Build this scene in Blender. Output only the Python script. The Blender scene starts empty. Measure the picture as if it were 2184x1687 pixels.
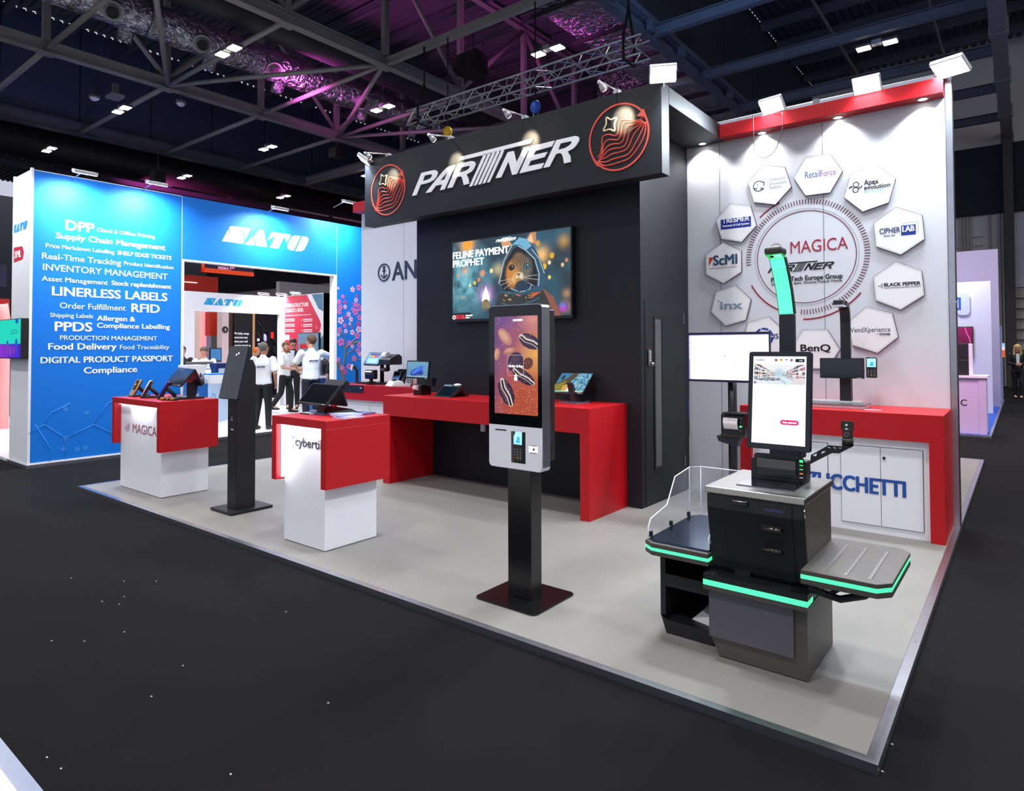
import bpy, bmesh, math, random
import numpy as np
from mathutils import Vector, Matrix
R = math.radians
random.seed(7)
S = bpy.context.scene
COL = S.collection
# ------------------------------------------------------------------ camera, exposure, world, large lights
IW, IH = 2184, 1687
FPX, PPX, PPY = 1392.55, 1065.23, 706.36
YAW, PIT, ROL = R(38.7534), R(1.40572), R(-0.15012)
FW = Vector((-math.sin(YAW) * math.cos(PIT), math.cos(YAW) * math.cos(PIT), math.sin(PIT)))
RT0 = Vector((math.cos(YAW), math.sin(YAW), 0))
UP0 = RT0.cross(FW)
RT = math.cos(ROL) * RT0 + math.sin(ROL) * UP0
UP = -math.sin(ROL) * RT0 + math.cos(ROL) * UP0
EYE = Vector((0, 0, 1.62))
cam = bpy.data.cameras.new('camera')
camo = bpy.data.objects.new('camera', cam)
COL.objects.link(camo)
camo.matrix_world = Matrix(((RT.x, UP.x, -FW.x, EYE.x), (RT.y, UP.y, -FW.y, EYE.y), (RT.z, UP.z, -FW.z, EYE.z), (0, 0, 0, 1)))
cam.sensor_fit = 'HORIZONTAL'
cam.sensor_width = 36
cam.lens = FPX * 36 / IW
cam.shift_x = (IW / 2 - PPX) / IW
cam.shift_y = (PPY - IH / 2) / IW
cam.clip_start = .05
cam.clip_end = 300
S.camera = camo
S.view_settings.view_transform = 'Standard'
S.view_settings.look = 'None'
S.view_settings.gamma = 1
S.view_settings.exposure = 0.0
S.cycles.use_denoising = True
S.cycles.max_bounces = 7
S.cycles.diffuse_bounces = 3
S.cycles.glossy_bounces = 3
S.cycles.transparent_max_bounces = 10
S.cycles.sample_clamp_indirect = 4
W = bpy.data.worlds.new('hall_air')
S.world = W
W.use_nodes = True
W.node_tree.nodes['Background'].inputs[0].default_value = (.72, .76, .9, 1)
W.node_tree.nodes['Background'].inputs[1].default_value = .8


def lamp(kind, loc, aim, power, col=(1, 1, 1), size=.3, cone=70, blend=.5, sy=None, name='lamp_light'):
    l = bpy.data.lights.new(name, kind)
    l.energy = power
    l.color = col
    if kind == 'AREA':
        l.shape = 'RECTANGLE' if sy else 'DISK'
        l.size = size
        if sy: l.size_y = sy
    elif kind == 'SPOT':
        l.spot_size = R(cone)
        l.spot_blend = blend
        l.shadow_soft_size = size
    else:
        l.shadow_soft_size = size
    o = bpy.data.objects.new(name, l)
    COL.objects.link(o)
    o.location = loc
    d = Vector(aim) - Vector(loc)
    o.rotation_euler = d.to_track_quat('-Z', 'Y').to_euler()
    return o


# high-bay lamps of the hall that carry the general light (the fixtures themselves are built with the roof)
HB = [(x, y) for x in (-31.4, -24.2, -17.1, -10.2, -3.0, 4.0) for y in (-1.9, 3.7, 9.3, 14.9, 20.3, 25.9)]
for (x, y) in HB:
    near = abs(x + 4) < 9 and y < 10
    if y > 22 and x < -12: continue
    lamp('SPOT', (x, y, 9.8), (x, y, 0), 1500 if near else 1300, (1, .97, .95), .35, 125, .9)
# unseen coloured spots washing the roof deck, blue added for floodlight spill
for p, q, e, c in [((-18.5, 12, 9.6), (-18.5, 16, 14), 700, (1, .12, .8)), ((-34, 14, 8.5), (-36, 20, 14), 1500, (1, .1, .6)),
                   ((-12, 16, 9.6), (-12, 19, 14), 500, (1, .12, .8)), ((-5, 12, 9.0), (-5, 22, 14), 500, (.2, .45, 1)), ((-25, 8, 5), (-25, 10, 10), 250, (.25, .3, 1))]:
    lamp('SPOT', p, q, e, c, .3, 130, .8)


# ------------------------------------------------------------------ pixel -> point on a known plane
def ray(px, py): return RT * ((px - PPX) / FPX) - UP * ((py - PPY) / FPX) + FW
def onZ(px, py, z): d = ray(px, py); return EYE + d * ((z - EYE.z) / d.z)
def onY(px, py, y): d = ray(px, py); return EYE + d * (y / d.y)
def onX(px, py, x): d = ray(px, py); return EYE + d * (x / d.x)


# ------------------------------------------------------------------ materials
def lin(h):
    if not isinstance(h, str): return tuple(h) + (1,)
    v = [int(h[i:i + 2], 16) / 255 for i in (0, 2, 4)]
    return tuple(c / 12.92 if c <= .04045 else ((c + .055) / 1.055) ** 2.4 for c in v) + (1,)


MC = {}
def M(h, rough=.5, metal=0, emit=0, var=0, vs=6, bump=0, bs=60, alpha=1, trans=0, spec=.5, coat=0):
    key = (h, rough, metal, emit, var, vs, bump, bs, alpha, trans, spec, coat)
    if key in MC: return MC[key]
    m = bpy.data.materials.new('m%03d' % len(MC))
    m.use_nodes = True
    nt = m.node_tree
    b = nt.nodes['Principled BSDF']
    c = lin(h)
    b.inputs['Base Color'].default_value = c
    b.inputs['Roughness'].default_value = rough
    b.inputs['Metallic'].default_value = metal
    b.inputs['Specular IOR Level'].default_value = spec
    b.inputs['Coat Weight'].default_value = coat
    if emit:
        b.inputs['Emission Color'].default_value = c
        b.inputs['Emission Strength'].default_value = emit
    if alpha < 1: b.inputs['Alpha'].default_value = alpha
    if trans: b.inputs['Transmission Weight'].default_value = trans
    if var or bump:
        tc = nt.nodes.new('ShaderNodeTexCoord')
        n = nt.nodes.new('ShaderNodeTexNoise')
        n.inputs['Scale'].default_value = vs
        n.inputs['Detail'].default_value = 6
        nt.links.new(tc.outputs['Object'], n.inputs['Vector'])
        if var:
            mx = nt.nodes.new('ShaderNodeMix')
            mx.data_type = 'RGBA'
            mx.inputs[6].default_value = tuple(x * (1 - var) for x in c[:3]) + (1,)
            mx.inputs[7].default_value = tuple(min(1, x * (1 + var)) for x in c[:3]) + (1,)
            nt.links.new(n.outputs[0], mx.inputs[0])
            nt.links.new(mx.outputs[2], b.inputs['Base Color'])
        if bump:
            n2 = nt.nodes.new('ShaderNodeTexNoise')
            n2.inputs['Scale'].default_value = bs
            n2.inputs['Detail'].default_value = 3
            nt.links.new(tc.outputs['Object'], n2.inputs['Vector'])
            bp = nt.nodes.new('ShaderNodeBump')
            bp.inputs['Strength'].default_value = bump
            bp.inputs['Distance'].default_value = .02
            nt.links.new(n2.outputs[0], bp.inputs['Height'])
            nt.links.new(bp.outputs[0], b.inputs['Normal'])
    MC[key] = m
    return m


RED = M('b00814', .42, spec=.4, bump=.03, bs=400)
WHT = M('e4e4ea', .45)
BLK = M('17181b', .5)
BLKM = M('0e0f11', .38, spec=.5)
DKW = M('15171d', .55, spec=.35, bump=.04, bs=300)
PANEL = M('d6dae2', .5)
ALU = M('c4c8d0', .3, 1, var=.12, vs=14)
STEEL = M('a8a6a2', .28, 1, var=.15, vs=40)
GREY = M('4c4a49', .4, .3)
GLB = M('05060a', .06, spec=.6)
SCRN = M('0b0f14', .1, spec=.6)
INK = M('12131a', .6)
NAVY = M('16224e', .6)
PAPER = M('f2f2f4', .7)
PLUM = M('6a1230', .6)


# ------------------------------------------------------------------ mesh builder
class MB:
    def __init__(s, m=None):
        s.bm = bmesh.new()
        s.m = m or Matrix()

    def merge(s, t, M2=None):
        mm = s.m @ M2 if M2 else s.m
        mp = {}
        for v in t.verts: mp[v] = s.bm.verts.new(mm @ v.co)
        for f in t.faces:
            try:
                nf = s.bm.faces.new([mp[v] for v in f.verts])
                nf.smooth = f.smooth
                nf.material_index = f.material_index
            except ValueError: pass
        t.free()
        return s

    def box(s, x0, x1, y0, y1, z0, z1, bev=0, seg=2, edges='all'):
        t = bmesh.new()
        bmesh.ops.create_cube(t, size=1)
        for v in t.verts: v.co = Vector(((x0 + x1) / 2 + v.co.x * (x1 - x0), (y0 + y1) / 2 + v.co.y * (y1 - y0), (z0 + z1) / 2 + v.co.z * (z1 - z0)))
        if bev:
            es = list(t.edges)
            if edges != 'all': es = [e for e in es if abs((e.verts[0].co - e.verts[1].co).normalized()['xyz'.index(edges)]) > .9]
            bmesh.ops.bevel(t, geom=es, offset=bev, segments=seg, affect='EDGES', profile=.5)
        return s.merge(t)

    def prism(s, pts, z0, z1, bev=0):
        t = bmesh.new()
        a = [t.verts.new((p[0], p[1], z0)) for p in pts]
        b = [t.verts.new((p[0], p[1], z1)) for p in pts]
        n = len(pts)
        t.faces.new(a[::-1]); t.faces.new(b)
        for i in range(n): t.faces.new((a[i], a[(i + 1) % n], b[(i + 1) % n], b[i]))
        bmesh.ops.recalc_face_normals(t, faces=t.faces)
        if bev: bmesh.ops.bevel(t, geom=[e for e in t.edges], offset=bev, segments=2, affect='EDGES')
        return s.merge(t)

    def poly(s, pts):
        vs = [s.bm.verts.new(s.m @ Vector(p)) for p in pts]
        s.bm.faces.new(vs)
        return s

    def hexa(s, P):          # eight corners: bottom ring then top ring
        t = bmesh.new()
        v = [t.verts.new(p) for p in P]
        for f in ((3, 2, 1, 0), (4, 5, 6, 7), (0, 1, 5, 4), (1, 2, 6, 5), (2, 3, 7, 6), (3, 0, 4, 7)): t.faces.new([v[i] for i in f])
        bmesh.ops.recalc_face_normals(t, faces=t.faces)
        return s.merge(t)

    def cyl(s, p0, p1, r, r2=None, n=16, caps=True):
        p0, p1 = Vector(p0), Vector(p1)
        d = p1 - p0
        t = bmesh.new()
        bmesh.ops.create_cone(t, cap_ends=caps, segments=n, radius1=r, radius2=r if r2 is None else r2, depth=d.length)
        for f in t.faces: f.smooth = len(f.verts) == 4 and n > 8
        return s.merge(t, Matrix.Translation((p0 + p1) / 2) @ d.to_track_quat('Z', 'Y').to_matrix().to_4x4())

    def ball(s, c, r, u=16, v=10, M2=None):
        t = bmesh.new()
        bmesh.ops.create_uvsphere(t, u_segments=u, v_segments=v, radius=1)
        for f in t.faces: f.smooth = True
        r = (r, r, r) if not hasattr(r, '__len__') else r
        return s.merge(t, Matrix.Translation(c) @ (M2 or Matrix()) @ Matrix.Diagonal((*r, 1)))

    def tube(s, pts, r, n=8, closed=False):
        pts = [Vector(p) for p in pts]
        rings = []
        m = len(pts)
        prev = None
        for i, p in enumerate(pts):
            a = pts[(i - 1) % m] if (i or closed) else p
            b = pts[(i + 1) % m] if (i < m - 1 or closed) else p
            d = (b - a).normalized()
            if prev is None:
                u = d.cross(Vector((0, 0, 1)))
                if u.length < .1: u = d.cross(Vector((1, 0, 0)))
            else: u = prev - d * prev.dot(d)
            u.normalize(); prev = u
            w = d.cross(u)
            rr = r[i] if hasattr(r, '__len__') else r
            rings.append([s.bm.verts.new(s.m @ (p + (u * math.cos(2 * math.pi * k / n) + w * math.sin(2 * math.pi * k / n)) * rr)) for k in range(n)])
        for i in range(m if closed else m - 1):
            A, B = rings[i], rings[(i + 1) % m]
            for k in range(n):
                f = s.bm.faces.new((A[k], A[(k + 1) % n], B[(k + 1) % n], B[k])); f.smooth = True
        if not closed:
            s.bm.faces.new(rings[0][::-1]); s.bm.faces.new(rings[-1])
        return s

    def ring(s, c, r0, r1, z0, z1, n=48, a0=0, a1=360):
        full = a1 - a0 >= 360
        k = n if full else n + 1
        for i in range(n):
            A, B = R(a0 + (a1 - a0) * i / n), R(a0 + (a1 - a0) * (i + 1) / n)
            q = [(c[0] + r * math.cos(t), c[1] + r * math.sin(t)) for t, r in ((A, r0), (B, r0), (B, r1), (A, r1))]
            s.prism(q[::-1], z0, z1)
        return s

    def curve(s, splines, z=0, ext=.001, M2=None):      # filled outline, inner outlines become holes
        cu = bpy.data.curves.new('c', 'CURVE')
        cu.dimensions = '2D'; cu.fill_mode = 'BOTH' if ext else 'FRONT'
        cu.extrude = ext
        for pts in splines:
            sp = cu.splines.new('POLY')
            sp.points.add(len(pts) - 1)
            for i, p in enumerate(pts): sp.points[i].co = (p[0], p[1], 0, 1)
            sp.use_cyclic_u = True
        s._obj(cu, Matrix.Translation((0, 0, z)) @ (M2 or Matrix()))
        return s

    def _obj(s, cu, mm):
        o = bpy.data.objects.new('t', cu)
        me = o.to_mesh()
        t = bmesh.new(); t.from_mesh(me)
        o.to_mesh_clear()
        bpy.data.objects.remove(o); bpy.data.curves.remove(cu)
        s.merge(t, mm)

    def text(s, st, x, y, h, w=None, al='L', bold=0, z=0, ext=.0008, shear=0, font=None, rot=0):
        # h = cap height, w = total width
        cu = bpy.data.curves.new('t', 'FONT')
        cu.body = st; cu.size = h / .682
        cu.extrude = ext; cu.shear = shear
        cu.resolution_u = 3
        o = bpy.data.objects.new('t', cu)
        me = o.to_mesh()
        t = bmesh.new(); t.from_mesh(me); o.to_mesh_clear()
        bpy.data.objects.remove(o); bpy.data.curves.remove(cu)
        if not t.verts: return s
        x0 = min(v.co.x for v in t.verts); x1 = max(v.co.x for v in t.verts)
        k = (w / (x1 - x0)) if w else 1
        dx = {'L': 0, 'C': -.5, 'R': -1}[al] * (x1 - x0) * k
        o_ = max(0, min(bold, .045)) * h
        for i_, (ox, oy) in enumerate(((-o_, -o_ * .5), (o_, -o_ * .5), (0, o_ * .5), (o_, o_ * .5), (-o_, o_ * .5)) if o_ else ((0, 0),)):
            s.merge(t.copy(), Matrix.Translation((x + ox, y + oy, z + i_ * .00045)) @ Matrix.Rotation(rot, 4, 'Z') @ Matrix.Translation((dx, 0, 0)) @ Matrix.Diagonal((k, 1, 1, 1)) @ Matrix.Translation((-x0, 0, 0)))
        t.free()
        return s

    def build(s, name, mat, parent=None, world=True):
        if parent is not None and world:
            off = Vector()
            q = parent
            while q is not None: off += q.location; q = q.parent
            for v in s.bm.verts: v.co -= off
        me = bpy.data.meshes.new(name)
        s.bm.normal_update()
        s.bm.to_mesh(me); s.bm.free()
        for m in (mat if isinstance(mat, (list, tuple)) else [mat]): me.materials.append(m)
        o = bpy.data.objects.new(name, me)
        COL.objects.link(o)
        if parent is not None: o.parent = parent
        return o


def tag(o, label=None, cat=None, group=None, kind=None):
    if label: o['label'] = label
    if cat: o['category'] = cat
    if group: o['group'] = group
    if kind: o['kind'] = kind
    return o


def thing(name, label, cat, loc=(0, 0, 0), group=None):
    o = bpy.data.objects.new(name, None)
    o.empty_display_size = .1
    COL.objects.link(o)
    o.location = loc
    return tag(o, label, cat, group)


def copy_tree(o, loc=None, label=None, parent=None):
    c = o.copy(); COL.objects.link(c)
    if parent is not None: c.parent = parent
    for ch in list(o.children): copy_tree(ch, parent=c)
    if loc is not None: c.location = loc
    if label: c['label'] = label
    return c


def PY(y, x=0, z=0): return Matrix(((1, 0, 0, x), (0, 0, -1, y), (0, 1, 0, z), (0, 0, 0, 1)))     # local x->X, y->Z, z->-Y
def PX(xc, y=0, z=0): return Matrix(((0, 0, 1, xc), (1, 0, 0, y), (0, 1, 0, z), (0, 0, 0, 1)))    # local x->Y, y->Z, z->+X
def PXn(xc, y=0, z=0): return Matrix(((0, 0, -1, xc), (-1, 0, 0, y), (0, 1, 0, z), (0, 0, 0, 1)))  # facing -X
def frame(o, x, y):
    x = Vector(x).normalized(); y = Vector(y); y = (y - x * y.dot(x)).normalized(); z = x.cross(y)
    return Matrix(((x.x, y.x, z.x, o[0]), (x.y, y.y, z.y, o[1]), (x.z, y.z, z.z, o[2]), (0, 0, 0, 1)))


def rrect(x0, x1, y0, y1, r, n=6):
    out = []
    for cx, cy, a in ((x1 - r, y1 - r, 0), (x0 + r, y1 - r, 90), (x0 + r, y0 + r, 180), (x1 - r, y0 + r, 270)):
        for i in range(n + 1):
            t = R(a + 90 * i / n); out.append((cx + r * math.cos(t), cy + r * math.sin(t)))
    return out


def circ(cx, cy, r, n=24): return [(cx + r * math.cos(2 * math.pi * i / n), cy + r * math.sin(2 * math.pi * i / n)) for i in range(n)]


# ------------------------------------------------------------------ little raster painter for the pictures shown on screens
class Paint:
    def __init__(s, w, h, c):
        s.w, s.h = w, h
        s.a = np.ones((h, w, 3), np.float32) * np.array(lin(c)[:3] if isinstance(c, str) else c, np.float32)
        s.Y, s.X = np.mgrid[0:h, 0:w].astype(np.float32)
        s.X = (s.X + .5) / w; s.Y = (s.Y + .5) / h          # y up, 0..1
        s.as_ = w / h
    def mix(s, mask, c, al=1):
        c = np.array(lin(c)[:3] if isinstance(c, str) else c, np.float32)
        m = np.clip(mask, 0, 1)[..., None] * al
        s.a = s.a * (1 - m) + c * m
    def add(s, mask, c, k=1):
        s.a += np.clip(mask, 0, 1)[..., None] * np.array(lin(c)[:3], np.float32) * k
    def ell(s, x, y, rx, ry, c, al=1, rot=0, soft=.06):
        dx = (s.X - x) * s.as_; dy = s.Y - y
        t = R(rot); u = dx * math.cos(t) + dy * math.sin(t); v = -dx * math.sin(t) + dy * math.cos(t)
        d = np.sqrt((u / rx) ** 2 + (v / ry) ** 2)
        m = (1 - d) / soft + .5
        s.mix(m, c, al); return np.clip(m, 0, 1)
    def glow(s, x, y, r, c, k=1):
        d2 = ((s.X - x) * s.as_) ** 2 + (s.Y - y) ** 2
        s.add(np.exp(-d2 / (r * r)), c, k)
    def poly(s, pts, c, al=1):
        m = np.zeros_like(s.X, bool); n = len(pts)
        for i in range(n):
            x0, y0 = pts[i]; x1, y1 = pts[(i + 1) % n]
            if y0 == y1: continue
            cond = ((y0 > s.Y) != (y1 > s.Y)) & (s.X < (x1 - x0) * (s.Y - y0) / (y1 - y0) + x0)
            m ^= cond
        s.mix(m.astype(np.float32), c, al); return m
    def line(s, pts, wd, c, al=1):
        m = np.zeros_like(s.X)
        for (x0, y0), (x1, y1) in zip(pts[:-1], pts[1:]):
            ax, ay, bx, by = x0 * s.as_, y0, x1 * s.as_, y1
            px, py = s.X * s.as_ - ax, s.Y - ay
            vx, vy = bx - ax, by - ay
            t = np.clip((px * vx + py * vy) / (vx * vx + vy * vy + 1e-9), 0, 1)
            d = np.sqrt((px - t * vx) ** 2 + (py - t * vy) ** 2)
            m = np.maximum(m, np.clip((wd - d) / (wd * .4) + .5, 0, 1))
        s.mix(m, c, al)
    def noise(s, sc, seed=0):
        rng = np.random.RandomState(seed)
        out = np.zeros_like(s.X); amp = 1
        for o in range(4):
            g = rng.rand(int(sc / s.as_) + 3 if s.as_ < 1 else int(sc) + 3, int(sc * s.as_) + 3).astype(np.float32)
            yy = s.Y * (g.shape[0] - 2); xx = s.X * (g.shape[1] - 2)
            iy = yy.astype(int); ix = xx.astype(int); fy = yy - iy; fx = xx - ix
            fy = fy * fy * (3 - 2 * fy); fx = fx * fx * (3 - 2 * fx)
            v = (g[iy, ix] * (1 - fx) + g[iy, ix + 1] * fx) * (1 - fy) + (g[iy + 1, ix] * (1 - fx) + g[iy + 1, ix + 1] * fx) * fy
            out += v * amp; amp *= .5; sc *= 2
        return out / 1.9
    def mat(s, name, strength=1.0, diffuse=False):
        im = bpy.data.images.new(name, s.w, s.h, float_buffer=True)
        im.colorspace_settings.name = 'Linear Rec.709'
        px = np.ones((s.h, s.w, 4), np.float32); px[..., :3] = np.clip(s.a, 0, 1.5)
        im.pixels.foreach_set(px.ravel()); im.update()
        m = bpy.data.materials.new(name); m.use_nodes = True
        nt = m.node_tree; b = nt.nodes['Principled BSDF']
        t = nt.nodes.new('ShaderNodeTexImage'); t.image = im; t.extension = 'EXTEND'
        uv = nt.nodes.new('ShaderNodeUVMap')
        nt.links.new(uv.outputs[0], t.inputs[0])
        if diffuse:
            nt.links.new(t.outputs[0], b.inputs['Base Color']); b.inputs['Roughness'].default_value = .55
        else:
            b.inputs['Base Color'].default_value = (.01, .01, .012, 1)
            b.inputs['Roughness'].default_value = .12
            nt.links.new(t.outputs[0], b.inputs['Emission Color'])
            b.inputs['Emission Strength'].default_value = strength
        return m


def picture(name, fm, x0, x1, y0, y1, z, mat, parent, n=1):
    """a flat lit picture on the local plane of matrix fm"""
    bm = bmesh.new()
    uvl = bm.loops.layers.uv.new('UVMap')
    vs = [bm.verts.new(fm @ Vector(p)) for p in ((x0, y0, z), (x1, y0, z), (x1, y1, z), (x0, y1, z))]
    f = bm.faces.new(vs)
    for l, u in zip(f.loops, ((0, 0), (1, 0), (1, 1), (0, 1))): l[uvl].uv = u
    mb = MB(); mb.bm.free(); mb.bm = bm
    return mb.build(name, mat, parent)
# ------------------------------------------------------------------ planes that carry print
class Pl:
    def __init__(s, ax, c):
        s.ax, s.c = ax, c
        s.m = PY(c) if ax == 'Y' else PX(c)
    def uv(s, px, py):
        p = onY(px, py, s.c) if s.ax == 'Y' else onX(px, py, s.c)
        return (p.x, p.z) if s.ax == 'Y' else (p.y, p.z)
    def pts(s, L, ox=0, oy=0, k=1): return [s.uv(ox + x / k, oy + y / k) for x, y in L]
    def t(s, mb, st, xl, yl, xr, cap, bold=0, z=0, shear=0, ext=.0008):
        x0, z0 = s.uv(xl, yl); x1, _ = s.uv(xr, yl); _, z1 = s.uv(xl, yl - cap)
        mb.text(st, x0, z0, z1 - z0, w=x1 - x0, bold=bold, z=z, shear=shear, ext=ext)


def norm(L):                     # list of outlines -> same outlines in a unit frame of width 1
    xs = [p[0] for l in L for s in l for p in s]; ys = [p[1] for l in L for s in l for p in s]
    x0, x1, y0 = min(xs), max(xs), min(ys)
    return [[[((p[0] - x0) / (x1 - x0), (p[1] - y0) / (x1 - x0)) for p in s] for s in l] for l in L]
def put(mb, L, x, y, w, z=0, ext=.0008):
    for l in L: mb.curve([[(x + p[0] * w, y + p[1] * w) for p in s] for s in l], z, ext)


HDR = Pl('Y', 5.591)
c1 = lambda L: HDR.pts(L, 870, 320, 11.495)
c2 = lambda L: HDR.pts(L, 1050, 280, 6.165)
PART = [[c1([(115, 1130), (345, 565), (640, 497), (700, 500), (735, 535), (738, 590), (710, 660), (650, 735), (560, 790), (470, 820), (325, 855), (225, 1107)]), c1([(425, 630), (370, 765), (490, 735), (560, 700), (600, 650), (605, 610), (580, 595)])],
        [c1([(445, 1057), (740, 685), (880, 520), (960, 440), (1050, 400), (1170, 372), (918, 965), (803, 990), (855, 848), (700, 880), (585, 1035)]), c1([(985, 540), (800, 755), (910, 728)])],
        [c1([(978, 942), (1235, 350), (1560, 275), (1620, 280), (1660, 310), (1668, 370), (1640, 450), (1580, 530), (1455, 605), (1490, 700), (1520, 830), (1385, 862), (1370, 800), (1350, 710), (1330, 665), (1300, 650), (1220, 665), (1105, 918)]), c1([(1325, 432), (1270, 560), (1400, 525), (1490, 480), (1530, 430), (1530, 400), (1500, 390)])],
        [c1([(1265, 270), (1312, 170)]) + c2([(545, 97), (517, 160), (175, 240)]) + c1([(1865, 128)])]]
for bx, by, wd in ((1515, 905, 75), (1628, 880, 67), (1735, 855, 70), (1840, 830, 70), (1950, 805, 70)):
    ty = 128 - .232 * (bx - 1515) - 20
    dx = (by - ty) * 350 / 777
    PART.append([c1([(bx, by), (bx + dx, ty), (bx + dx + wd, ty - 16), (bx + wd, by - 18)])])
PART += [[c2([(50, 620), (210, 278), (285, 262), (320, 420), (420, 222), (500, 208), (330, 565), (268, 577), (220, 400), (125, 608)])],
         [c2([(362, 557), (520, 200), (825, 125), (792, 200), (575, 262), (548, 315), (728, 275), (695, 342), (510, 392), (478, 462), (685, 418), (655, 490)])],
         [c2([(678, 485), (850, 120), (1090, 65), (1130, 70), (1150, 95), (1145, 130), (1110, 190), (1070, 230), (1000, 268), (1030, 330), (1042, 405), (950, 425), (940, 360), (925, 310), (900, 288), (845, 302), (760, 468)]), c2([(905, 162), (870, 247), (960, 225), (1020, 190), (1050, 155), (1050, 138), (1030, 135)])]]
PARTN = norm(PART)
BLU = Pl('X', -10.775)
sc = lambda L: BLU.pts(L, 370, 380, 5.2)
SATO = [[sc(p)] for p in ([(607, 572), (537, 698), (655, 712), (648, 688)], [(617, 562), (622, 542), (642, 530), (752, 543), (752, 568), (788, 700), (778, 718), (757, 727), (655, 712), (648, 688)], [(752, 543), (858, 557), (795, 683), (765, 572), (752, 568)],
                          [(880, 645), (787, 733), (907, 747)], [(893, 640), (945, 582), (960, 574), (990, 577), (1000, 585), (1038, 765), (922, 750)],
                          [(1087, 597), (1302, 627), (1256, 718), (1228, 648), (1162, 781), (1067, 768), (1135, 633), (1043, 690)],
                          [(1410, 640), (1340, 638), (1310, 650), (1262, 745), (1262, 775), (1290, 797), (1333, 803)], [(1427, 643), (1475, 650), (1497, 672), (1495, 700), (1450, 790), (1420, 810), (1350, 808)])]
SATON = norm(SATO)


WAVES = [[(185, 715), (215, 680), (232, 600), (235, 520), (250, 480), (300, 460), (350, 470), (390, 472), (415, 440), (420, 380), (432, 320), (470, 293), (530, 295), (600, 305), (660, 295), (690, 270)],
         [(200, 730), (230, 690), (245, 610), (262, 560), (300, 522), (360, 520), (410, 520), (440, 480), (455, 420), (465, 360), (500, 325), (560, 318), (620, 320), (680, 300)],
         [(205, 735), (240, 680), (275, 620), (320, 580), (380, 565), (430, 562), (470, 530), (490, 460), (505, 400), (540, 365), (600, 345), (650, 325), (690, 305)],
         [(205, 740), (260, 690), (310, 640), (370, 618), (440, 610), (490, 585), (520, 520), (540, 450), (580, 400), (640, 360), (695, 310)],
         [(205, 748), (280, 720), (350, 680), (430, 660), (500, 635), (540, 585), (570, 510), (610, 440), (660, 380), (705, 315)],
         [(205, 770), (280, 770), (350, 740), (440, 715), (510, 695), (560, 650), (600, 580), (650, 490), (690, 400), (715, 320)],
         [(200, 785), (260, 812), (340, 800), (440, 770), (530, 735), (590, 680), (640, 610), (690, 520), (720, 420), (728, 320)]]
STAR = [(285, 268), (330, 292), (395, 272), (375, 345), (375, 420), (320, 402), (250, 418), (280, 345)]
c3 = lambda L: HDR.pts(L, 1240, 200, 5.289)
def smooth(P, n=4, closed=False):
    P = [Vector(p) for p in P]; out = []; m = len(P)
    for i in range(m if closed else m - 1):
        g = (lambda k: P[k % m]) if closed else (lambda k: P[min(max(k, 0), m - 1)])
        a, b, c, d = g(i - 1), g(i), g(i + 1), g(i + 2)
        for k in range(n):
            t = k / n
            out.append(.5 * ((2 * b) + (c - a) * t + (2 * a - 5 * b + 4 * c - d) * t * t + (3 * b - a - 3 * c + d) * t ** 3))
    if not closed: out.append(P[-1])
    return out
_q = [c3([p])[0] for p in ((95, 540), (760, 420), (480, 105), (380, 865))]
EMC = ((_q[0][0] + _q[1][0]) / 2, (_q[2][1] + _q[3][1]) / 2)
EMR = ((_q[1][0] - _q[0][0]) + (_q[2][1] - _q[3][1])) / 4
WV = [[((x - EMC[0]) / EMR, (y - EMC[1]) / EMR) for x, y in c3(w)] for w in WAVES]
SV = [((x - EMC[0]) / EMR, (y - EMC[1]) / EMR) for x, y in c3(STAR)]
def emblem(m, cx, cy, r, lw, mat, smat, parent, name='emblem', flat=False):
    mb = MB(m)
    mb.ring((cx, cy), r - lw, r + lw, .0005, .006 if not flat else .0015, 56)
    for w in WV: mb.tube([(cx + p.x * r, cy + p.y * r, .001) for p in smooth([(a, b, 0) for a, b in w])], lw * .85, 6)
    for hub in ([(-.99, -.45), (-.86, -.62), (-.74, -.62), (-.62, -.52), (-.62, -.82), (-.76, -.78)], [(.62, .52), (.78, .62), (.86, .7), (.98, .36), (.82, .46)]):
        mb.prism([(cx + a * r * .98, cy + b * r * .98) for a, b in hub][::1], .0004, .004 if not flat else .0012)
    o = mb.build(name, mat, parent)
    if smat:
        mb = MB(m)
        mb.tube([(cx + p.x * r, cy + p.y * r, .001) for p in smooth([(a, b, 0) for a, b in SV], 4, True)], lw, 6, True)
        mb.build('star', smat, o)
    return o


# ------------------------------------------------------------------ the hall floor and the stand platform
mb = MB(); mb.box(-70, 30, -25, 60, -.09, -.04)
carpet = M('0e0d0f', .95, var=.25, vs=3, bump=.25, bs=900, spec=.15)
tag(mb.build('floor', carpet), kind='structure')
mb = MB()
rs = random.Random(3)
for px, py in ((264, 1240), (333, 1240), (218, 1283), (254, 1289), (265, 1273), (610, 1305), (265, 1348), (323, 1486), (180, 1368), (110, 1367), (492, 1652), (152, 1233), (1903, 1588), (1882, 1646), (130, 1640), (100, 1616), (390, 1420), (700, 1500)):
    p = onZ(px, py, -.04); mb.box(p.x - .004, p.x + .004, p.y - .003, p.y + .003, -.04, -.037)
tag(mb.build('carpet_lint', M('b8b4ac', .9)), 'scattered white specks of lint on the black carpet', 'lint', kind='stuff')

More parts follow.
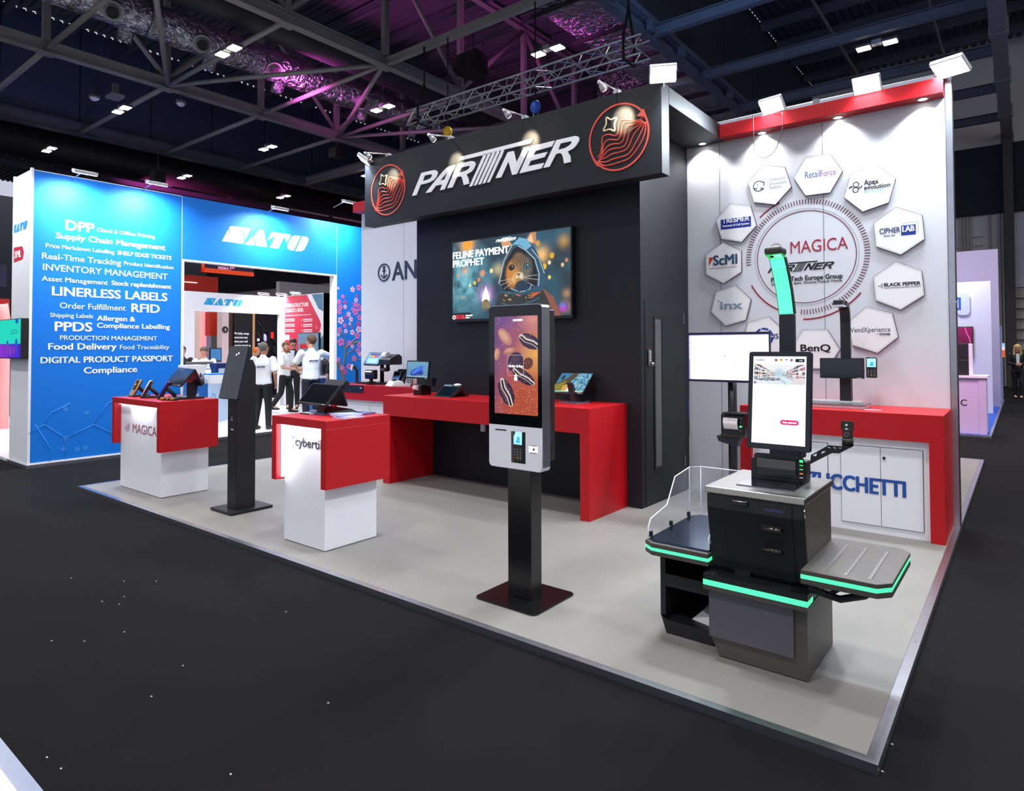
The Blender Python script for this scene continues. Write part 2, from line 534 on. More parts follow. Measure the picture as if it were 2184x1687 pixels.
PLX0, PLX1, PLY0, PLY1 = -8.71, -.468, 2.913, 11.61
pt = thing('stand_platform', 'low platform of grey vinyl with an aluminium edge under the red counters', 'platform', (-4.6, 5, -.04))
mb = MB(); mb.box(PLX0 + .045, PLX1 - .045, PLY0 + .045, PLY1 - .045, -.04, 0)
vinyl = M('7d7b78', .5, var=.13, vs=1.6, bump=.04, bs=250, spec=.35)
mb.build('vinyl_surface', vinyl, pt)
for nm, a in (('edge_trim', (PLX0, PLX1, PLY0, PLY0 + .046)), ('edge_trim', (PLX0, PLX1, PLY1 - .046, PLY1)), ('edge_trim', (PLX0, PLX0 + .046, PLY0 + .046, PLY1 - .046)), ('edge_trim', (PLX1 - .046, PLX1, PLY0 + .046, PLY1 - .046))):
    mb = MB(); mb.box(*a, -.04, 0); e = mb.build(nm, ALU, pt)
    L = a[1] - a[0] > a[3] - a[2]
    n = int((a[1] - a[0] if L else a[3] - a[2]) / .8)
    for i in range(n):
        u = (i + .5) / n
        x, y = (a[0] + u * (a[1] - a[0]), (a[2] + a[3]) / 2) if L else ((a[0] + a[1]) / 2, a[2] + u * (a[3] - a[2]))
        mb = MB(); mb.cyl((x, y, -.004), (x, y, .0008), .006, n=8); mb.build('screw', STEEL, e)
# ------------------------------------------------------------------ black storage cabin with its door
cabin = thing('storage_cabin', 'matt black walled cabin behind the red desk with a flush door', 'cabin', (-4.6, 6.6, 0))
mb = MB(); mb.box(-6.217, -3.0, 6.01, 6.1, 0, 4.07); mb.build('front_wall', DKW, cabin)
mb = MB(); mb.box(-6.217, -6.13, 6.1, 7.2, 0, 4.07); mb.build('side_wall', DKW, cabin)
mb = MB(); mb.box(-3.09, -3.0, 6.1, 7.2, 0, 4.07); mb.build('side_wall', DKW, cabin)
mb = MB(); mb.box(-6.13, -3.09, 6.1, 7.2, 4.0, 4.05); mb.build('roof_panel', DKW, cabin)
mb = MB(PX(-3.0)); mb.prism(rrect(6.1, 7.075, .02, 2.085, .004), 0, .006)
door = mb.build('door', M('191a1c', .45, spec=.4), cabin); door['label'] = 'flush black door'
mb = MB(PX(-3.0))
for a in ((6.092, 6.099, .02, 2.09), (7.076, 7.083, .02, 2.09), (6.092, 7.083, 2.086, 2.093)): mb.box(a[0], a[1], a[2], a[3], .0, .004)
mb.build('door_gap', M('050506', .8), door)
pp = Pl('X', -2.994)
vw = [pp.uv(*p) for p in ((1396, 680), (1410, 680), (1410, 1000), (1396, 997))]
y0, y1, z0, z1 = vw[0][0], vw[1][0], vw[3][1], vw[0][1]
mb = MB(PX(-2.994)); mb.curve([[(y0 - .03, z0 - .03), (y1 + .03, z0 - .03), (y1 + .03, z1 + .03), (y0 - .03, z1 + .03)], [(y0, z0), (y1, z0), (y1, z1), (y0, z1)]], .004, .004)
mb.build('vision_frame', M('0a0a0b', .35), door)
mb = MB(PX(-2.994)); mb.box(y0, y1, z0, z1, 0, .002); mb.build('vision_pane', M('6e7072', .12, .5), door)
h = pp.uv(1383, 762)
mb = MB(PX(-2.994)); mb.box(h[0] - .025, h[0] + .025, h[1] - .09, h[1] + .08, 0, .02, .006); hd = mb.build('keypad_lock', STEEL, door)
mb = MB(PX(-2.994))
for i in range(5):
    for j in range(2): mb.cyl((h[0] - .01 + .02 * j, h[1] + .055 - .022 * i, .02), (h[0] - .01 + .02 * j, h[1] + .055 - .022 * i, .026), .006, n=8)
mb.build('keypad_buttons', M('d0d0d0', .4), hd)
mb = MB(PX(-2.994)); mb.ball((h[0], h[1] - .07, .045), (.022, .022, .022)); mb.cyl((h[0], h[1] - .07, 0), (h[0], h[1] - .07, .045), .01); mb.build('door_knob', STEEL, hd)
for p in ((1457, 680), (1460, 982)):
    q = pp.uv(*p); mb = MB(PX(-2.994)); mb.box(q[0] - .012, q[0] + .012, q[1] - .06, q[1] + .06, 0, .008); mb.build('hinge', STEEL, door)

# ------------------------------------------------------------------ white partition walls behind
wr = thing('partition_wall', 'white partition wall printed with a ring graphic behind the right counter', 'partition', (-1.7, 7.25, 0))
mb = MB(); mb.box(-3.0, -.527, 7.21, 7.3, 0, 4.06); mb.build('panel', PANEL, wr)
mb = MB()
for px in ((1536, 500), (1754, 300)):
    x = onY(*px, 7.21).x; mb.box(x - .003, x + .003, 7.2085, 7.2101, 0, 3.9)
mb.build('panel_seam', M('7c8694', .6), wr)
mb = MB()
mb.box(-.527, -.469, 7.2, 7.31, -.02, 4.08, .004)
prof = mb.build('end_profile', ALU, wr)
mb = MB(); mb.box(-.5265, -.5225, 7.1985, 7.2005, 0, 4.07); mb.box(-.474, -.4685, 7.1985, 7.2005, 0, 4.07); mb.box(-.468, -.4675, 7.23, 7.28, 0, 4.07)
mb.build('profile_groove', M('3a3c40', .5, .6), prof)
mb = MB(); mb.box(-.53, -.466, 7.196, 7.314, 2.01, 2.03); mb.build('profile_joint', ALU, prof)
WP = Pl('Y', 7.2085)
CX, CZ = -1.745, 2.545
mb = MB(WP.m)
for i in range(100):
    a = R(184 - i * (184 + 94) / 99)
    c, s_ = math.cos(a), math.sin(a); u = .004
    mb.prism([(CX + .545 * c + u * s_, CZ + .545 * s_ - u * c), (CX + .595 * c + u * s_, CZ + .595 * s_ - u * c), (CX + .595 * c - u * s_, CZ + .595 * s_ + u * c), (CX + .545 * c - u * s_, CZ + .545 * s_ + u * c)], 0, .001)
rg = mb.build('printed_ring', M('5c1534', .6), wr)
mb = MB(WP.m); mb.ring((CX, CZ), .472, .479, 0, .001, 90); mb.build('inner_circle', PLUM, rg)
mb = MB(WP.m); mb.ring((CX, CZ), .499, .501, 0, .001, 90); mb.build('outer_circle', M('5a5f70', .6), rg)
mb = MB(WP.m)
for a0, a1, r in ((112, 134, .64), (206, 250, .6), (268, 322, .645)): mb.ring((CX, CZ), r - .007, r + .007, 0, .001, 24, a0, a1)
mb.build('outer_arc', M('8f1330', .6), rg)
mb = MB(WP.m); WP.t(mb, 'MAGICA', 1686, 541, 1809, 25, bold=-.018); mb.build('lettering', M('9c1c38', .6), wr)
x0, z0 = WP.uv(1637, 584); x1, _ = WP.uv(1780, 580)
mb = MB(WP.m); put(mb, PARTN, x0, z0, x1 - x0); 
WP.t(mb, 'Partner Tech Europe Group', 1645, 602, 1797, 9.5, bold=.03)
WP.t(mb, 'Germany, UK, Spain, Slovenia, Poland, France', 1645, 609, 1796, 5)
mb.build('lettering', INK, wr)
ec = WP.uv(1655, 530)
mb = MB(WP.m); mb.ring(ec, .052, .056, 0, .001, 40); mb.build('printed_circle', M('8f2a48', .6), wr)

wl = thing('partition_wall', 'white partition wall with anchor mark at the left of the black cabin', 'partition', (-7.5, 7.25, 0))
mb = MB(); mb.box(-8.81, -6.217, 7.21, 7.3, 0, 3.906); mb.build('panel', PANEL, wl)
mb = MB(); x = onY(861, 600, 7.21).x; mb.box(x - .003, x + .003, 7.2085, 7.2101, 1.05, 3.9); mb.build('panel_seam', M('8a94a4', .6), wl)
mb = MB(WP.m)
c = WP.uv(819.5, 581); r = abs(WP.uv(819.5, 562)[1] - c[1])
mb.ring(c, r * .86, r, 0, .012, 40)
k = r / 20
mb.ring((c[0], c[1] + 11 * k), 0, 3.6 * k, 0, .012, 16); mb.box(c[0] - 1.3 * k, c[0] + 1.3 * k, c[1] - 12 * k, c[1] + 9 * k, 0, .012)
mb.box(c[0] - 5 * k, c[0] + 5 * k, c[1] + 2.5 * k, c[1] + 5 * k, 0, .012)
mb.ring((c[0], c[1] - 1 * k), 9.2 * k, 11.6 * k, 0, .012, 20, 200, 340)
WP.t(mb, 'AN', 837, 598, 888, 38, bold=.02, ext=.006)
mb.build('lettering', M('1d2b3c', .5), wl)

# ------------------------------------------------------------------ header fascia, side beam and red beams
fa = thing('header_sign', 'black header board with white lettering and two coral circle emblems', 'sign', (-4.67, 5.67, 3.2))
mb = MB(); mb.box(-6.767, -2.566, 5.591, 5.755, 3.22, 4.075, .003); mb.build('board', DKW, fa)
mb = MB(); x = onY(1040, 400, 5.591).x; mb.box(x - .0015, x + .0015, 5.5905, 5.592, 3.22, 4.07); mb.build('board_seam', M('0a0b0e', .7), fa)
mb = MB(HDR.m)
for l in PART: mb.curve(l, .006, .006)
lt = mb.build('lettering', M('f4f4fa', .4), fa); lt['label'] = 'white slanted capitals'
CORAL = M('e0503f', .4); CREAM = M('efe6b8', .4)
emblem(HDR.m, EMC[0], EMC[1], EMR, .0085, CORAL, CREAM, fa)
_p = [HDR.uv(750 + a / 9.375, 320 + b / 9.375) for a, b in ((395, 800), (1075, 680), (800, 285), (690, 1300))]
emblem(HDR.m, (_p[0][0] + _p[1][0]) / 2, (_p[2][1] + _p[3][1]) / 2, EMR, .0085, CORAL, CREAM, fa)
mb = MB(); mb.box(-6.7, -3.0, 5.755, 6.01, 3.98, 4.05); mb.build('gap_cover', DKW, fa)  # cover added to keep the gap behind the board dark
sb = thing('canopy_beam', 'black canopy panel over the cabin door joining the header to the white wall', 'beam', (-2.8, 6.5, 3.9))
mb = MB(); mb.box(-3.0, -2.566, 5.757, 7.208, 3.906, 4.07, .003); mb.build('beam_box', DKW, sb)
rb = thing('canopy_beam', 'red beam along the top of the right white wall with three downlights', 'beam', (-1.5, 7.1, 3.9))
mb = MB(); mb.box(-2.564, -.53, 7.046, 7.208, 3.906, 4.05, .003); mb.build('beam_box', RED, rb)
mb = MB(); mb.box(-2.7, -.5, 7.09, 7.2, 4.052, 4.1, .006); rail = mb.build('aluminium_rail', ALU, rb)
mb = MB(); mb.box(-1.62, -1.56, 7.08, 7.21, 4.05, 4.112); mb.build('rail_joint', M('888a90', .4, .9), rail)
rl = thing('canopy_beam', 'short red beam end above the left white wall', 'beam', (-8.2, 7.1, 3.9))
mb = MB(); mb.box(-8.84, -6.22, 7.046, 7.208, 3.91, 4.075, .003); mb.build('beam_box', RED, rl)

# recessed downlights
def downlight(px, py, zz, label, power=38):
    p = onZ(px, py, zz)
    t = thing('downlight', label, 'downlight', (p.x, p.y, zz), 'recessed downlights of the canopy')
    mb = MB(); mb.ring((0, 0), .034, .05, -.006, 0, 24); mb.build('trim_ring', M('d8d8dc', .3, .8), t, False)
    mb = MB(); mb.cyl((0, 0, -.002), (0, 0, -.0005), .034, n=20); mb.build('lens', M('fff8ee', .5, emit=14), t, False)
    lamp('SPOT', (p.x, p.y, zz - .02), (p.x, p.y + .02, 0), power, (1, .97, .94), .03, 120, .6)
downlight(1498, 306, 3.906, 'round white downlight in the black canopy panel over the door')
downlight(1625, 283, 3.906, 'round downlight in the red beam, the one nearest the black cabin')
downlight(1787, 250, 3.906, 'round downlight in the red beam, the middle of its three')
downlight(1968, 211, 3.906, 'round downlight in the red beam, nearest the wall end')
downlight(840, 478, 3.9, 'round downlight over the white wall with the anchor mark', 30)

# arm spotlights over the header
for i, (hx, hy, ax, ay, dark) in enumerate(((1281, 182, 1317, 194, 0), (1078, 241, 1120, 250, 0), (918, 293, 962, 295, 0), (782, 331, 829, 332, 0))):
    a = onY(ax, ay, 5.62)
    lab = ['arm spotlight above the right emblem of the header', 'arm spotlight over the right half of the header lettering', 'arm spotlight over the left half of the header lettering', 'arm spotlight at the left end of the header'][i]
    zt = 4.075
    t = thing('arm_spotlight', lab, 'spotlight', (a.x, 5.62, zt), 'arm spotlights along the header')
    L = .45
    hp_ = onY(hx, hy, 5.62 - L)
    hv = Vector((hp_.x - a.x, -L, hp_.z - zt))
    mb = MB(); mb.box(-.03, .03, -.03, .03, 0, .035, .004); mb.build('clamp', M('c9ccd2', .35, .7), t, False)
    mb = MB(); mb.tube([(0, 0, .03), hv + Vector((0, 0, .03))], .009, 8); mb.build('arm', M('d6d8dd', .35, .6), t, False)
    d = Vector((0, L - .03, -.2)).normalized()
    h0 = hv + Vector((0, 0, .01))
    mb = MB(); mb.cyl(h0 - d * .04, h0, .014, .02); mb.cyl(h0, h0 + d * .06, .02, .036); mb.build('lamp_head', M('dadce0', .35, .5), t, False)
    mb = MB(); mb.cyl(h0 + d * .059, h0 + d * .063, .033, n=18); mb.build('bulb', M('fff3d8', .5, emit=22), t, False)
    p = Vector((a.x, 5.62, zt)) + h0 + d * .09
    lamp('SPOT', p, p + d, 120, (1, .84, .55), .02, 40, .8)

# LED floodlights
def flood(loc, aim, label, power, col=(.78, .9, 1), w=.24, h=.17, grp='white LED floodlights of the black and red stand', arm=None, strength=60, lp=None):
    t = thing('floodlight', label, 'floodlight', loc, grp)
    d = (Vector(aim) - Vector(loc)).normalized()
    x = d.cross(Vector((0, 0, 1))).normalized(); y = x.cross(d)
    m = Matrix(((x.x, y.x, -d.x, 0), (x.y, y.y, -d.y, 0), (x.z, y.z, -d.z, 0), (0, 0, 0, 1)))
    mb = MB(m); mb.box(-w / 2, w / 2, -h / 2, h / 2, 0, .045, .008); mb.build('housing', M('d4d8de', .35, .4), t, False)
    mb = MB(m); mb.box(-w / 2 + .012, w / 2 - .012, -h / 2 + .012, h / 2 - .012, -.003, 0); mb.build('led_panel', M('eef6ff', .5, emit=strength), t, False)
    mb = MB()
    a = Vector(arm) if arm else Vector((0, .12, -.07))
    b = Matrix(m) @ Vector((0, 0, .045))
    mb.tube([b, b * .5 + a * .5 + Vector((0, 0, .02)), a], .009, 6)
    mb.build('bracket', M('c9ccd2', .35, .7), t, False)
    L = lamp('AREA', Vector(loc) + d * .02, Vector(loc) + d, power, col, w, sy=h)
    L.data.spread = R(150)
    return t
F1 = onY(1414, 159, 5.5)
flood(F1, F1 + Vector((.5, -.9, -1.1)), 'white floodlight on the right corner of the black header', 45, arm=(-.06, .13, -.06))
F2 = onY(1645, 226, 7.0)
flood(F2, F2 + Vector((-.15, -.9, -.9)), 'white floodlight on the red beam nearest the black canopy', 45, arm=(0, .1, -.06))
F3 = onY(1848, 183, 7.0)
flood(F3, F3 + Vector((0, -.9, -.9)), 'white floodlight in the middle of the red beam', 45, arm=(0, .1, -.06))
F4 = onY(2026, 146, 6.98)
flood(F4, F4 + Vector((-.1, -.35, -.9)), 'white floodlight at the wall end above the aluminium profile', 35, arm=(0, .1, -.04), w=.26, h=.22)
F5 = onY(776, 343, 5.5)
flood(F5, F5 + Vector((-.5, -.4, -.9)), 'white floodlight at the left end of the black header', 45, arm=(.08, .12, -.03))
F6 = onX(745, 433, -10.3)
flood(F6, Vector((-10.775, F6.y, 2.4)), 'white floodlight above the blue blossom panel', 60, (.85, .95, 1), .3, .12, 'white LED floodlights of the blue stand', arm=(-.5, 0, -.02))
# loose lamp cable hanging over the red beam
pl = [onY(*p, 7.02) for p in ((1606, 245), (1607, 280), (1608, 310), (1612, 330), (1632, 336), (1652, 322), (1664, 292), (1670, 265), (1668, 240))]
mb = MB(); mb.tube(smooth(pl, 4), .004, 6); tag(mb.build('loose_cable', M('15151a', .5)), 'loop of thin black cable hanging over the red beam', 'cable')
# ------------------------------------------------------------------ hexagonal plaques on the white wall
HEXL = dict(
    cif=('white hexagonal plaque with a round bird head mark, upper left of the ring', ((1594.6, 390), (1687.8, 398.5)), 1),
    rf=('white hexagonal plaque with violet blue wording at the top of the ring', ((1693, 380), (1797, 365)), 1),
    apex=('white hexagonal plaque with a knotted curl mark at the upper right of the ring', ((1800.6, 421.1), (1910, 380.7)), 1),
    tres=('white hexagonal plaque with white capitals on a blue box, upper left', ((1526.1, 469), (1614, 480.8)), 1),
    ciph=('white hexagonal plaque with a blue square behind its last letters, right of the ring', ((1863.4, 475.7), (1971.7, 510)), 1),
    scmi=('white hexagonal plaque with a red corner mark and steel blue letters', ((1542, 516.3), (1543.1, 605.5)), 1),
    inx=('white hexagonal plaque with large pale grey blue letters', ((1516.1, 665.5), (1602, 638.3)), 1),
    us=('white hexagonal plaque with a blue arc, half hidden by the large monitor', ((1640, 675), (1594.5, 688)), 0),
    benq=('white hexagonal plaque with heavy black letters below the ring', ((1764.7, 702), (1711.8, 702.6)), 0),
    vend=('white hexagonal plaque with thin dark wording at the lower right of the ring', ((1808.8, 688.8), (1913.2, 718.2)), 1),
    bp=('white hexagonal plaque with wide black capitals and dots, right of the ring', ((1862.3, 590.3), (1971.5, 629.4)), 1))
HP = Pl('Y', 7.188)
HX = {}
for k, (lab, (A, B), opp) in HEXL.items():
    a, b = HP.uv(*A), HP.uv(*B)
    if opp:
        c = ((a[0] + b[0]) / 2, (a[1] + b[1]) / 2); r = math.hypot(a[0] - b[0], a[1] - b[1]) / 2
    else:
        mx, mz = (a[0] + b[0]) / 2, (a[1] + b[1]) / 2; dx, dz = b[0] - a[0], b[1] - a[1]
        r = math.hypot(dx, dz); n = (-dz / r, dx / r)
        if n[1] > 0: n = (-n[0], -n[1])
        c = (mx + n[0] * r * .866, mz + n[1] * r * .866)
    r = .229
    a0 = math.atan2(a[1] - c[1], a[0] - c[0])
    hp = lambda rr: [(c[0] + rr * math.cos(a0 + i * math.pi / 3), c[1] + rr * math.sin(a0 + i * math.pi / 3)) for i in range(6)]
    t = thing('hexagon_plaque', lab, 'plaque', (c[0], 7.2, c[1]))
    mb = MB(HP.m); mb.prism(hp(r), -.019, 0); mb.build('board', PAPER, t)
    mb = MB(HP.m); mb.curve([hp(r + .0025), hp(r - .0015)], -.0095, .0095); mb.build('edge_band', M('3c1030', .5), t)
    mb = MB(HP.m); mb.curve([hp(r - .012), hp(r - .0135)], .0003, .0002); mb.build('border_line', M('6a6f80', .6), t)
    HX[k] = t
def art(k, mat, items, nm='lettering'):
    mb = MB(HP.m)
    for it in items: HP.t(mb, *it[:5], **(it[5] if len(it) > 5 else {}))
    return mb.build(nm, mat, HX[k])
art('cif', M('8a8e98', .6), [('Checkout', 1641, 387, 1674, 7), ('Innovation', 1641, 396, 1677, 7), ('Factory', 1641, 404, 1666, 7)])
mb = MB(HP.m); c = HP.uv(1618, 397); r = abs(HP.uv(1618, 385.5)[1] - c[1])
mb.ring(c, r * .86, r, 0, .001, 30, 40, 330); mb.ring((c[0] - .2 * r, c[1] + .25 * r), 0, .09 * r, 0, .001, 12)
mb.tube([(c[0] + .75 * r, c[1] + .7 * r, .001), (c[0] + 1.02 * r, c[1] + .62 * r, .001), (c[0] + .95 * r, c[1] - .1 * r, .001)], .07 * r, 6)
mb.tube([(c[0] - .85 * r, c[1] - .28 * r, .001), (c[0] - .5 * r, c[1] - .4 * r, .001), (c[0] - .25 * r, c[1] - .33 * r, .001)], .06 * r, 6)
for i in range(3): mb.tube([(c[0] + .3 * r, c[1] - (.3 + .15 * i) * r, .001), (c[0] + .95 * r, c[1] - (.45 + .17 * i) * r, .001)], .025 * r, 4)
x, z = HP.uv(1635.5, 395); mb.box(x - .0006, x + .0006, z - .05, z + .05, 0, .001)
mb.build('head_mark', M('14254a', .6), HX['cif'])
art('rf', M('2a4f9a', .6), [('Retail', 1717, 381, 1749, 14)])
art('rf', M('8a3fa0', .6), [('Force', 1750, 377, 1783, 13)])
art('apex', INK, [('Apex', 1843, 395, 1874, 11, dict(bold=.02)), ('evolution', 1843, 405, 1899, 9, dict(bold=.02))])
art('apex', M('6fc4c4', .6), [('services', 1843, 412.5, 1886, 8)])
c = HP.uv(1825, 399.5); r = .022
mb = MB(HP.m); mb.ring((c[0] + .003, c[1] + .026), .02, .029, 0, .001, 26); mb.ring((c[0] - .001, c[1] - .026), .02, .029, 0, .001, 26)
mb.tube(smooth([(c[0] - .058, c[1] - .004, .001), (c[0] - .045, c[1] + .012, .001), (c[0] - .025, c[1] + .008, .001)]), .005, 6)
mb.tube(smooth([(c[0] + .058, c[1] + .012, .001), (c[0] + .045, c[1] - .006, .001), (c[0] + .025, c[1] - .004, .001)]), .005, 6)
mb.build('curl_mark', M('15284c', .6), HX['apex'])
def quad(k, pts, mat, nm, z=0):
    mb = MB(HP.m); mb.prism([HP.uv(*p) for p in pts], z, z + .001); return mb.build(nm, mat, HX[k])
x0, z0 = HP.uv(1537.3, 490); x1, z1 = HP.uv(1601.5, 457)
mb = MB(HP.m); mb.box(x0, x1, z0, z1 - .02, 0, .001); mb.build('colour_box', M('1b35a8', .5), HX['tres'])
art('tres', PAPER, [('TRESMER', 1541, 477, 1598, 10, dict(bold=.04, z=.0015)), ('Automaten & Cash Systeme', 1541, 485, 1598, 4.5, dict(bold=.02, z=.0015))])
art('ciph', M('1d3a66', .6), [('CIPHER', 1876, 499, 1920, 11, dict(bold=.015)), ('Smarter', 1885, 506, 1910, 5)])
x0, z0 = HP.uv(1922, 502.5); x1, z1 = HP.uv(1953, 478)
mb = MB(HP.m); mb.box(x0, x1, z0, z1, 0, .001); mb.build('colour_box', M('123c9a', .5), HX['ciph'])
mb = MB(HP.m); w = (x1 - x0) * .18; mb.curve([[(x0 + w * .6, z0 + w), (x1 + w, z0 + w), (x1 + w, z1 + w), (x0 + w * .6, z1 + w)], [(x0 + w * .75, z0 + w * 1.15), (x1 + w * .85, z0 + w * 1.15), (x1 + w * .85, z1 + w * .85), (x0 + w * .75, z1 + w * .85)]], -.0002, .0003)
mb.build('box_outline', M('4a6a98', .6), HX['ciph'])
art('ciph', PAPER, [('LAB', 1925, 495, 1950, 12, dict(bold=.05, z=.0015))])
art('scmi', M('2e4d6e', .6), [('ScMI', 1522, 566, 1572, 20, dict(bold=.05))])
quad('scmi', [(1512.2, 549.5), (1522, 548.5), (1512.2, 568)], M('d83a28', .5), 'corner_mark')
art('scmi', M('b03040', .6), [('Scenario Management International', 1512, 574, 1572, 2.6)])
art('inx', M('8a9fb4', .6), [('inx', 1537, 660, 1583, 17, dict(bold=.06))])
mb = MB(HP.m); x, z = HP.uv(1533, 642); mb.ring((x, z), .004, .009, 0, .001, 16); mb.build('dot_mark', M('7088a0', .6), HX['inx'])
mb = MB(HP.m); c = HP.uv(1629, 719); r = abs(HP.uv(1629, 699)[1] - c[1])
for i in range(7): mb.ring(c, r * .78, r, 0, .001, 8, i * 51.4 + 8, i * 51.4 + 52)
mb.build('arc_mark', M('1c3f9c', .6), HX['us'])
art('us', M('1c2f70', .6), [('US', 1642, 722.5, 1660.5, 10.5, dict(bold=.02))])
art('benq', INK, [('BenQ', 1708, 749, 1771, 14, dict(bold=.06))])
art('vend', M('20242c', .6), [('VendXperience', 1814, 709, 1899, 10.5)])
art('vend', M('22242c', .6), [('STÜWER', 1876, 715, 1899, 4, dict(bold=.04)), ('with', 1868, 713, 1874, 2)])
art('bp', INK, [('BLACK PEPPER', 1886, 611, 1963, 7, dict(bold=.05)), ('INNOVATIVE GASTRO SYSTEMS', 1886, 616, 1963, 2.6)])
mb = MB(HP.m); x, z = HP.uv(1878, 610)
for i, j in ((0, 0), (1, 1), (1, -1), (2, 2), (2, 0), (2, -2), (-1, 0)): mb.ring((x + (i - .5) * .011, z + j * .009), 0, .0045, 0, .001, 10)
mb.build('dots_mark', INK, HX['bp'])

# ------------------------------------------------------------------ red and white plinth counters, LED lit
def plinth(x0, x1, y0, y1, wx0, wx1, wy0, wy1, label):
    zt, zb, tk = 1.045, .507, .066
    t = thing('plinth_counter', label, 'counter', ((x0 + x1) / 2, (y0 + y1) / 2, 0), 'red topped plinth counters on the front of the stand')
    mb = MB(); mb.box(wx0, wx1, wy0, wy1, .006, zt - tk); mb.build('plinth', WHT, t)
    mb = MB(); mb.box(wx0 + .01, wx1 - .01, wy0 + .01, wy1 - .01, 0, .006); mb.build('shadow_gap', M('2a2a2c', .8), t)
    mb = MB(); mb.box(x0, x1, y0, y1, zt - tk, zt, .002); mb.build('worktop', RED, t)
    mb = MB(); mb.box(x0, x0 + tk, y0, y1, zb, zt - tk, .002); mb.build('side_panel', RED, t)
    mb = MB(); mb.box(x1 - tk, x1, y0, y1, zb, zt - tk, .002); mb.build('side_panel', RED, t)
    g = wy0 - .022
    led = M('eef0ff', .5, emit=8)
    for nm, b in (('led_strip', (wx0 - .016, wx0 - .006, g, g + .02, zb + .02, zt - tk - .01)), ('led_strip', (x1 - tk - .016, x1 - tk - .006, g, g + .012, zb + .02, zt - tk - .01)), ('led_strip', (wx0, x1 - tk - .02, g, g + .012, zt - tk - .012, zt - tk - .002))):
        mb = MB(); mb.box(*b); mb.build(nm, led, t)
    lamp('AREA', (wx0 - .012, wy0 - .03, .76), (wx0 + .3, wy0 + .05, .76), 2.2, (.95, .96, 1), .02, sy=.42)
    lamp('AREA', ((wx0 + x1) / 2, wy0 - .035, zt - tk - .014), ((wx0 + x1) / 2, wy0 + .03, .6), 2.2, (.95, .96, 1), .5, sy=.02)
    return t
P2 = plinth(-5.008, -4.257, 3.137, 3.798, -4.913, -4.352, 3.2, 3.73, 'red and white plinth counter with a sunburst logo, nearer of the pair')
P1 = plinth(-8.40, -7.165, 3.16, 3.81, -8.332, -7.283, 3.233, 3.757, 'red and white plinth counter with a fine ringed logo, at the stand corner')
pl2 = Pl('Y', 3.199)
mb = MB(pl2.m); pl2.t(mb, 'cybertill', 630, 950, 690, 19, bold=.015); mb.build('lettering', M('15162a', .5), P2)
c = pl2.uv(623, 941)
cols = ['2b4bd0', '2f62d8', '3f7fd8', '68a8e0', '8cc8e8', 'a8d8e8', 'd8d090', 'e8b060', 'd86a8a']
for i, cc in enumerate(cols):
    a = R(52 + i * 30); mb = MB(pl2.m @ Matrix.Translation((c[0], c[1], 0)) @ Matrix.Rotation(a, 4, 'Z')); mb.box(.028, .06, -.006, .006, 0, .001); mb.build('logo_ray', M(cc, .5), P2)
pl1 = Pl('Y', 3.232)
mb = MB(pl1.m); pl1.t(mb, 'MAGICA', 283, 922, 334, 19, bold=-.015); mb.build('lettering', M('8c4050', .5), P1)
c = pl1.uv(272, 908)
emblem(pl1.m, c[0], c[1], .066, .0012, M('b89098', .6), None, P1, 'printed_emblem', True)

# ------------------------------------------------------------------ red desk and the wall counters
dk = thing('desk', 'long red desk with open knee space in front of the black wall', 'desk', (-4.6, 5.63, 0))
mb = MB(); mb.box(-6.023, -3.16, 5.263, 6.005, .808, 1.045, .002); mb.build('desktop', RED, dk)
mb = MB(); mb.box(-6.023, -5.91, 5.263, 6.005, 0, .808, .002); mb.build('leg', RED, dk)
mb = MB(); mb.box(-3.262, -3.16, 5.263, 6.005, 0, .808, .002); mb.build('leg', RED, dk)
mb = MB()
for pp_ in ([(1010, 906), (1022, 930), (1016, 950), (1030, 962), (1042, 975)], [(1000, 905), (1012, 925), (1010, 945), (1020, 958)], [(1022, 908), (1018, 935), (1024, 960), (1040, 968)]):
    mb.tube(smooth([onY(*p, 5.94) for p in pp_], 4), .005, 6)
tag(mb.build('cable_bundle', M('0c0c0e', .5)), 'black cables dangling in the knee space under the red desk', 'cable')
mb = MB(PY(5.95)); q = onY(1032, 912, 5.95); mb.box(q.x - .03, q.x + .03, q.z - .045, q.z + .045, 0, .03, .004)
tag(mb.build('socket_box', M('c8ccd6', .5)), 'white socket box hanging under the red desk', 'socket')

def wall_counter(x0, x1, label, legs, cab, seams, knob=None, wall=7.205):
    zt = 1.05
    t = thing('wall_counter', label, 'counter', ((x0 + x1) / 2, 6.8, 0), 'red framed counters along the white walls')
    mb = MB(); mb.box(x0, x1, 6.428, wall, .822, zt, .002); mb.build('worktop', RED, t)
    for a in legs:
        mb = MB(); mb.box(a, a + .104, 6.428, wall, 0, .822, .002); mb.build('leg', RED, t)
    mb = MB(); mb.box(cab[0], cab[1], 6.482, wall, .0, .822); cb = mb.build('cabinet_body', WHT, t)
    for a, b in seams:
        mb = MB(); mb.box(a, b, 6.472, 6.481, .07, .745, .001); d = mb.build('cabinet_door', WHT, t)
        mb = MB()
        for e in ((a - .004, a, .066, .749), (b, b + .004, .066, .749), (a, b, .066, .07), (a, b, .745, .749)): mb.box(e[0], e[1], 6.4795, 6.483, e[2], e[3])
        mb.build('door_gap', M('2a2a34', .8), d)
        if knob and knob[0] > a and knob[0] < b:
            mb = MB(); mb.cyl((knob[0], 6.472, knob[1]), (knob[0], 6.462, knob[1]), .012); mb.build('lock', M('303238', .4, .6), d)
    return t
k = Pl('Y', 6.472).uv(1885.5, 977)
sx = [Pl('Y', 6.472).uv(*p)[0] for p in ((1794, 1000), (1878, 1000), (1968, 1000), (1765, 1000))]
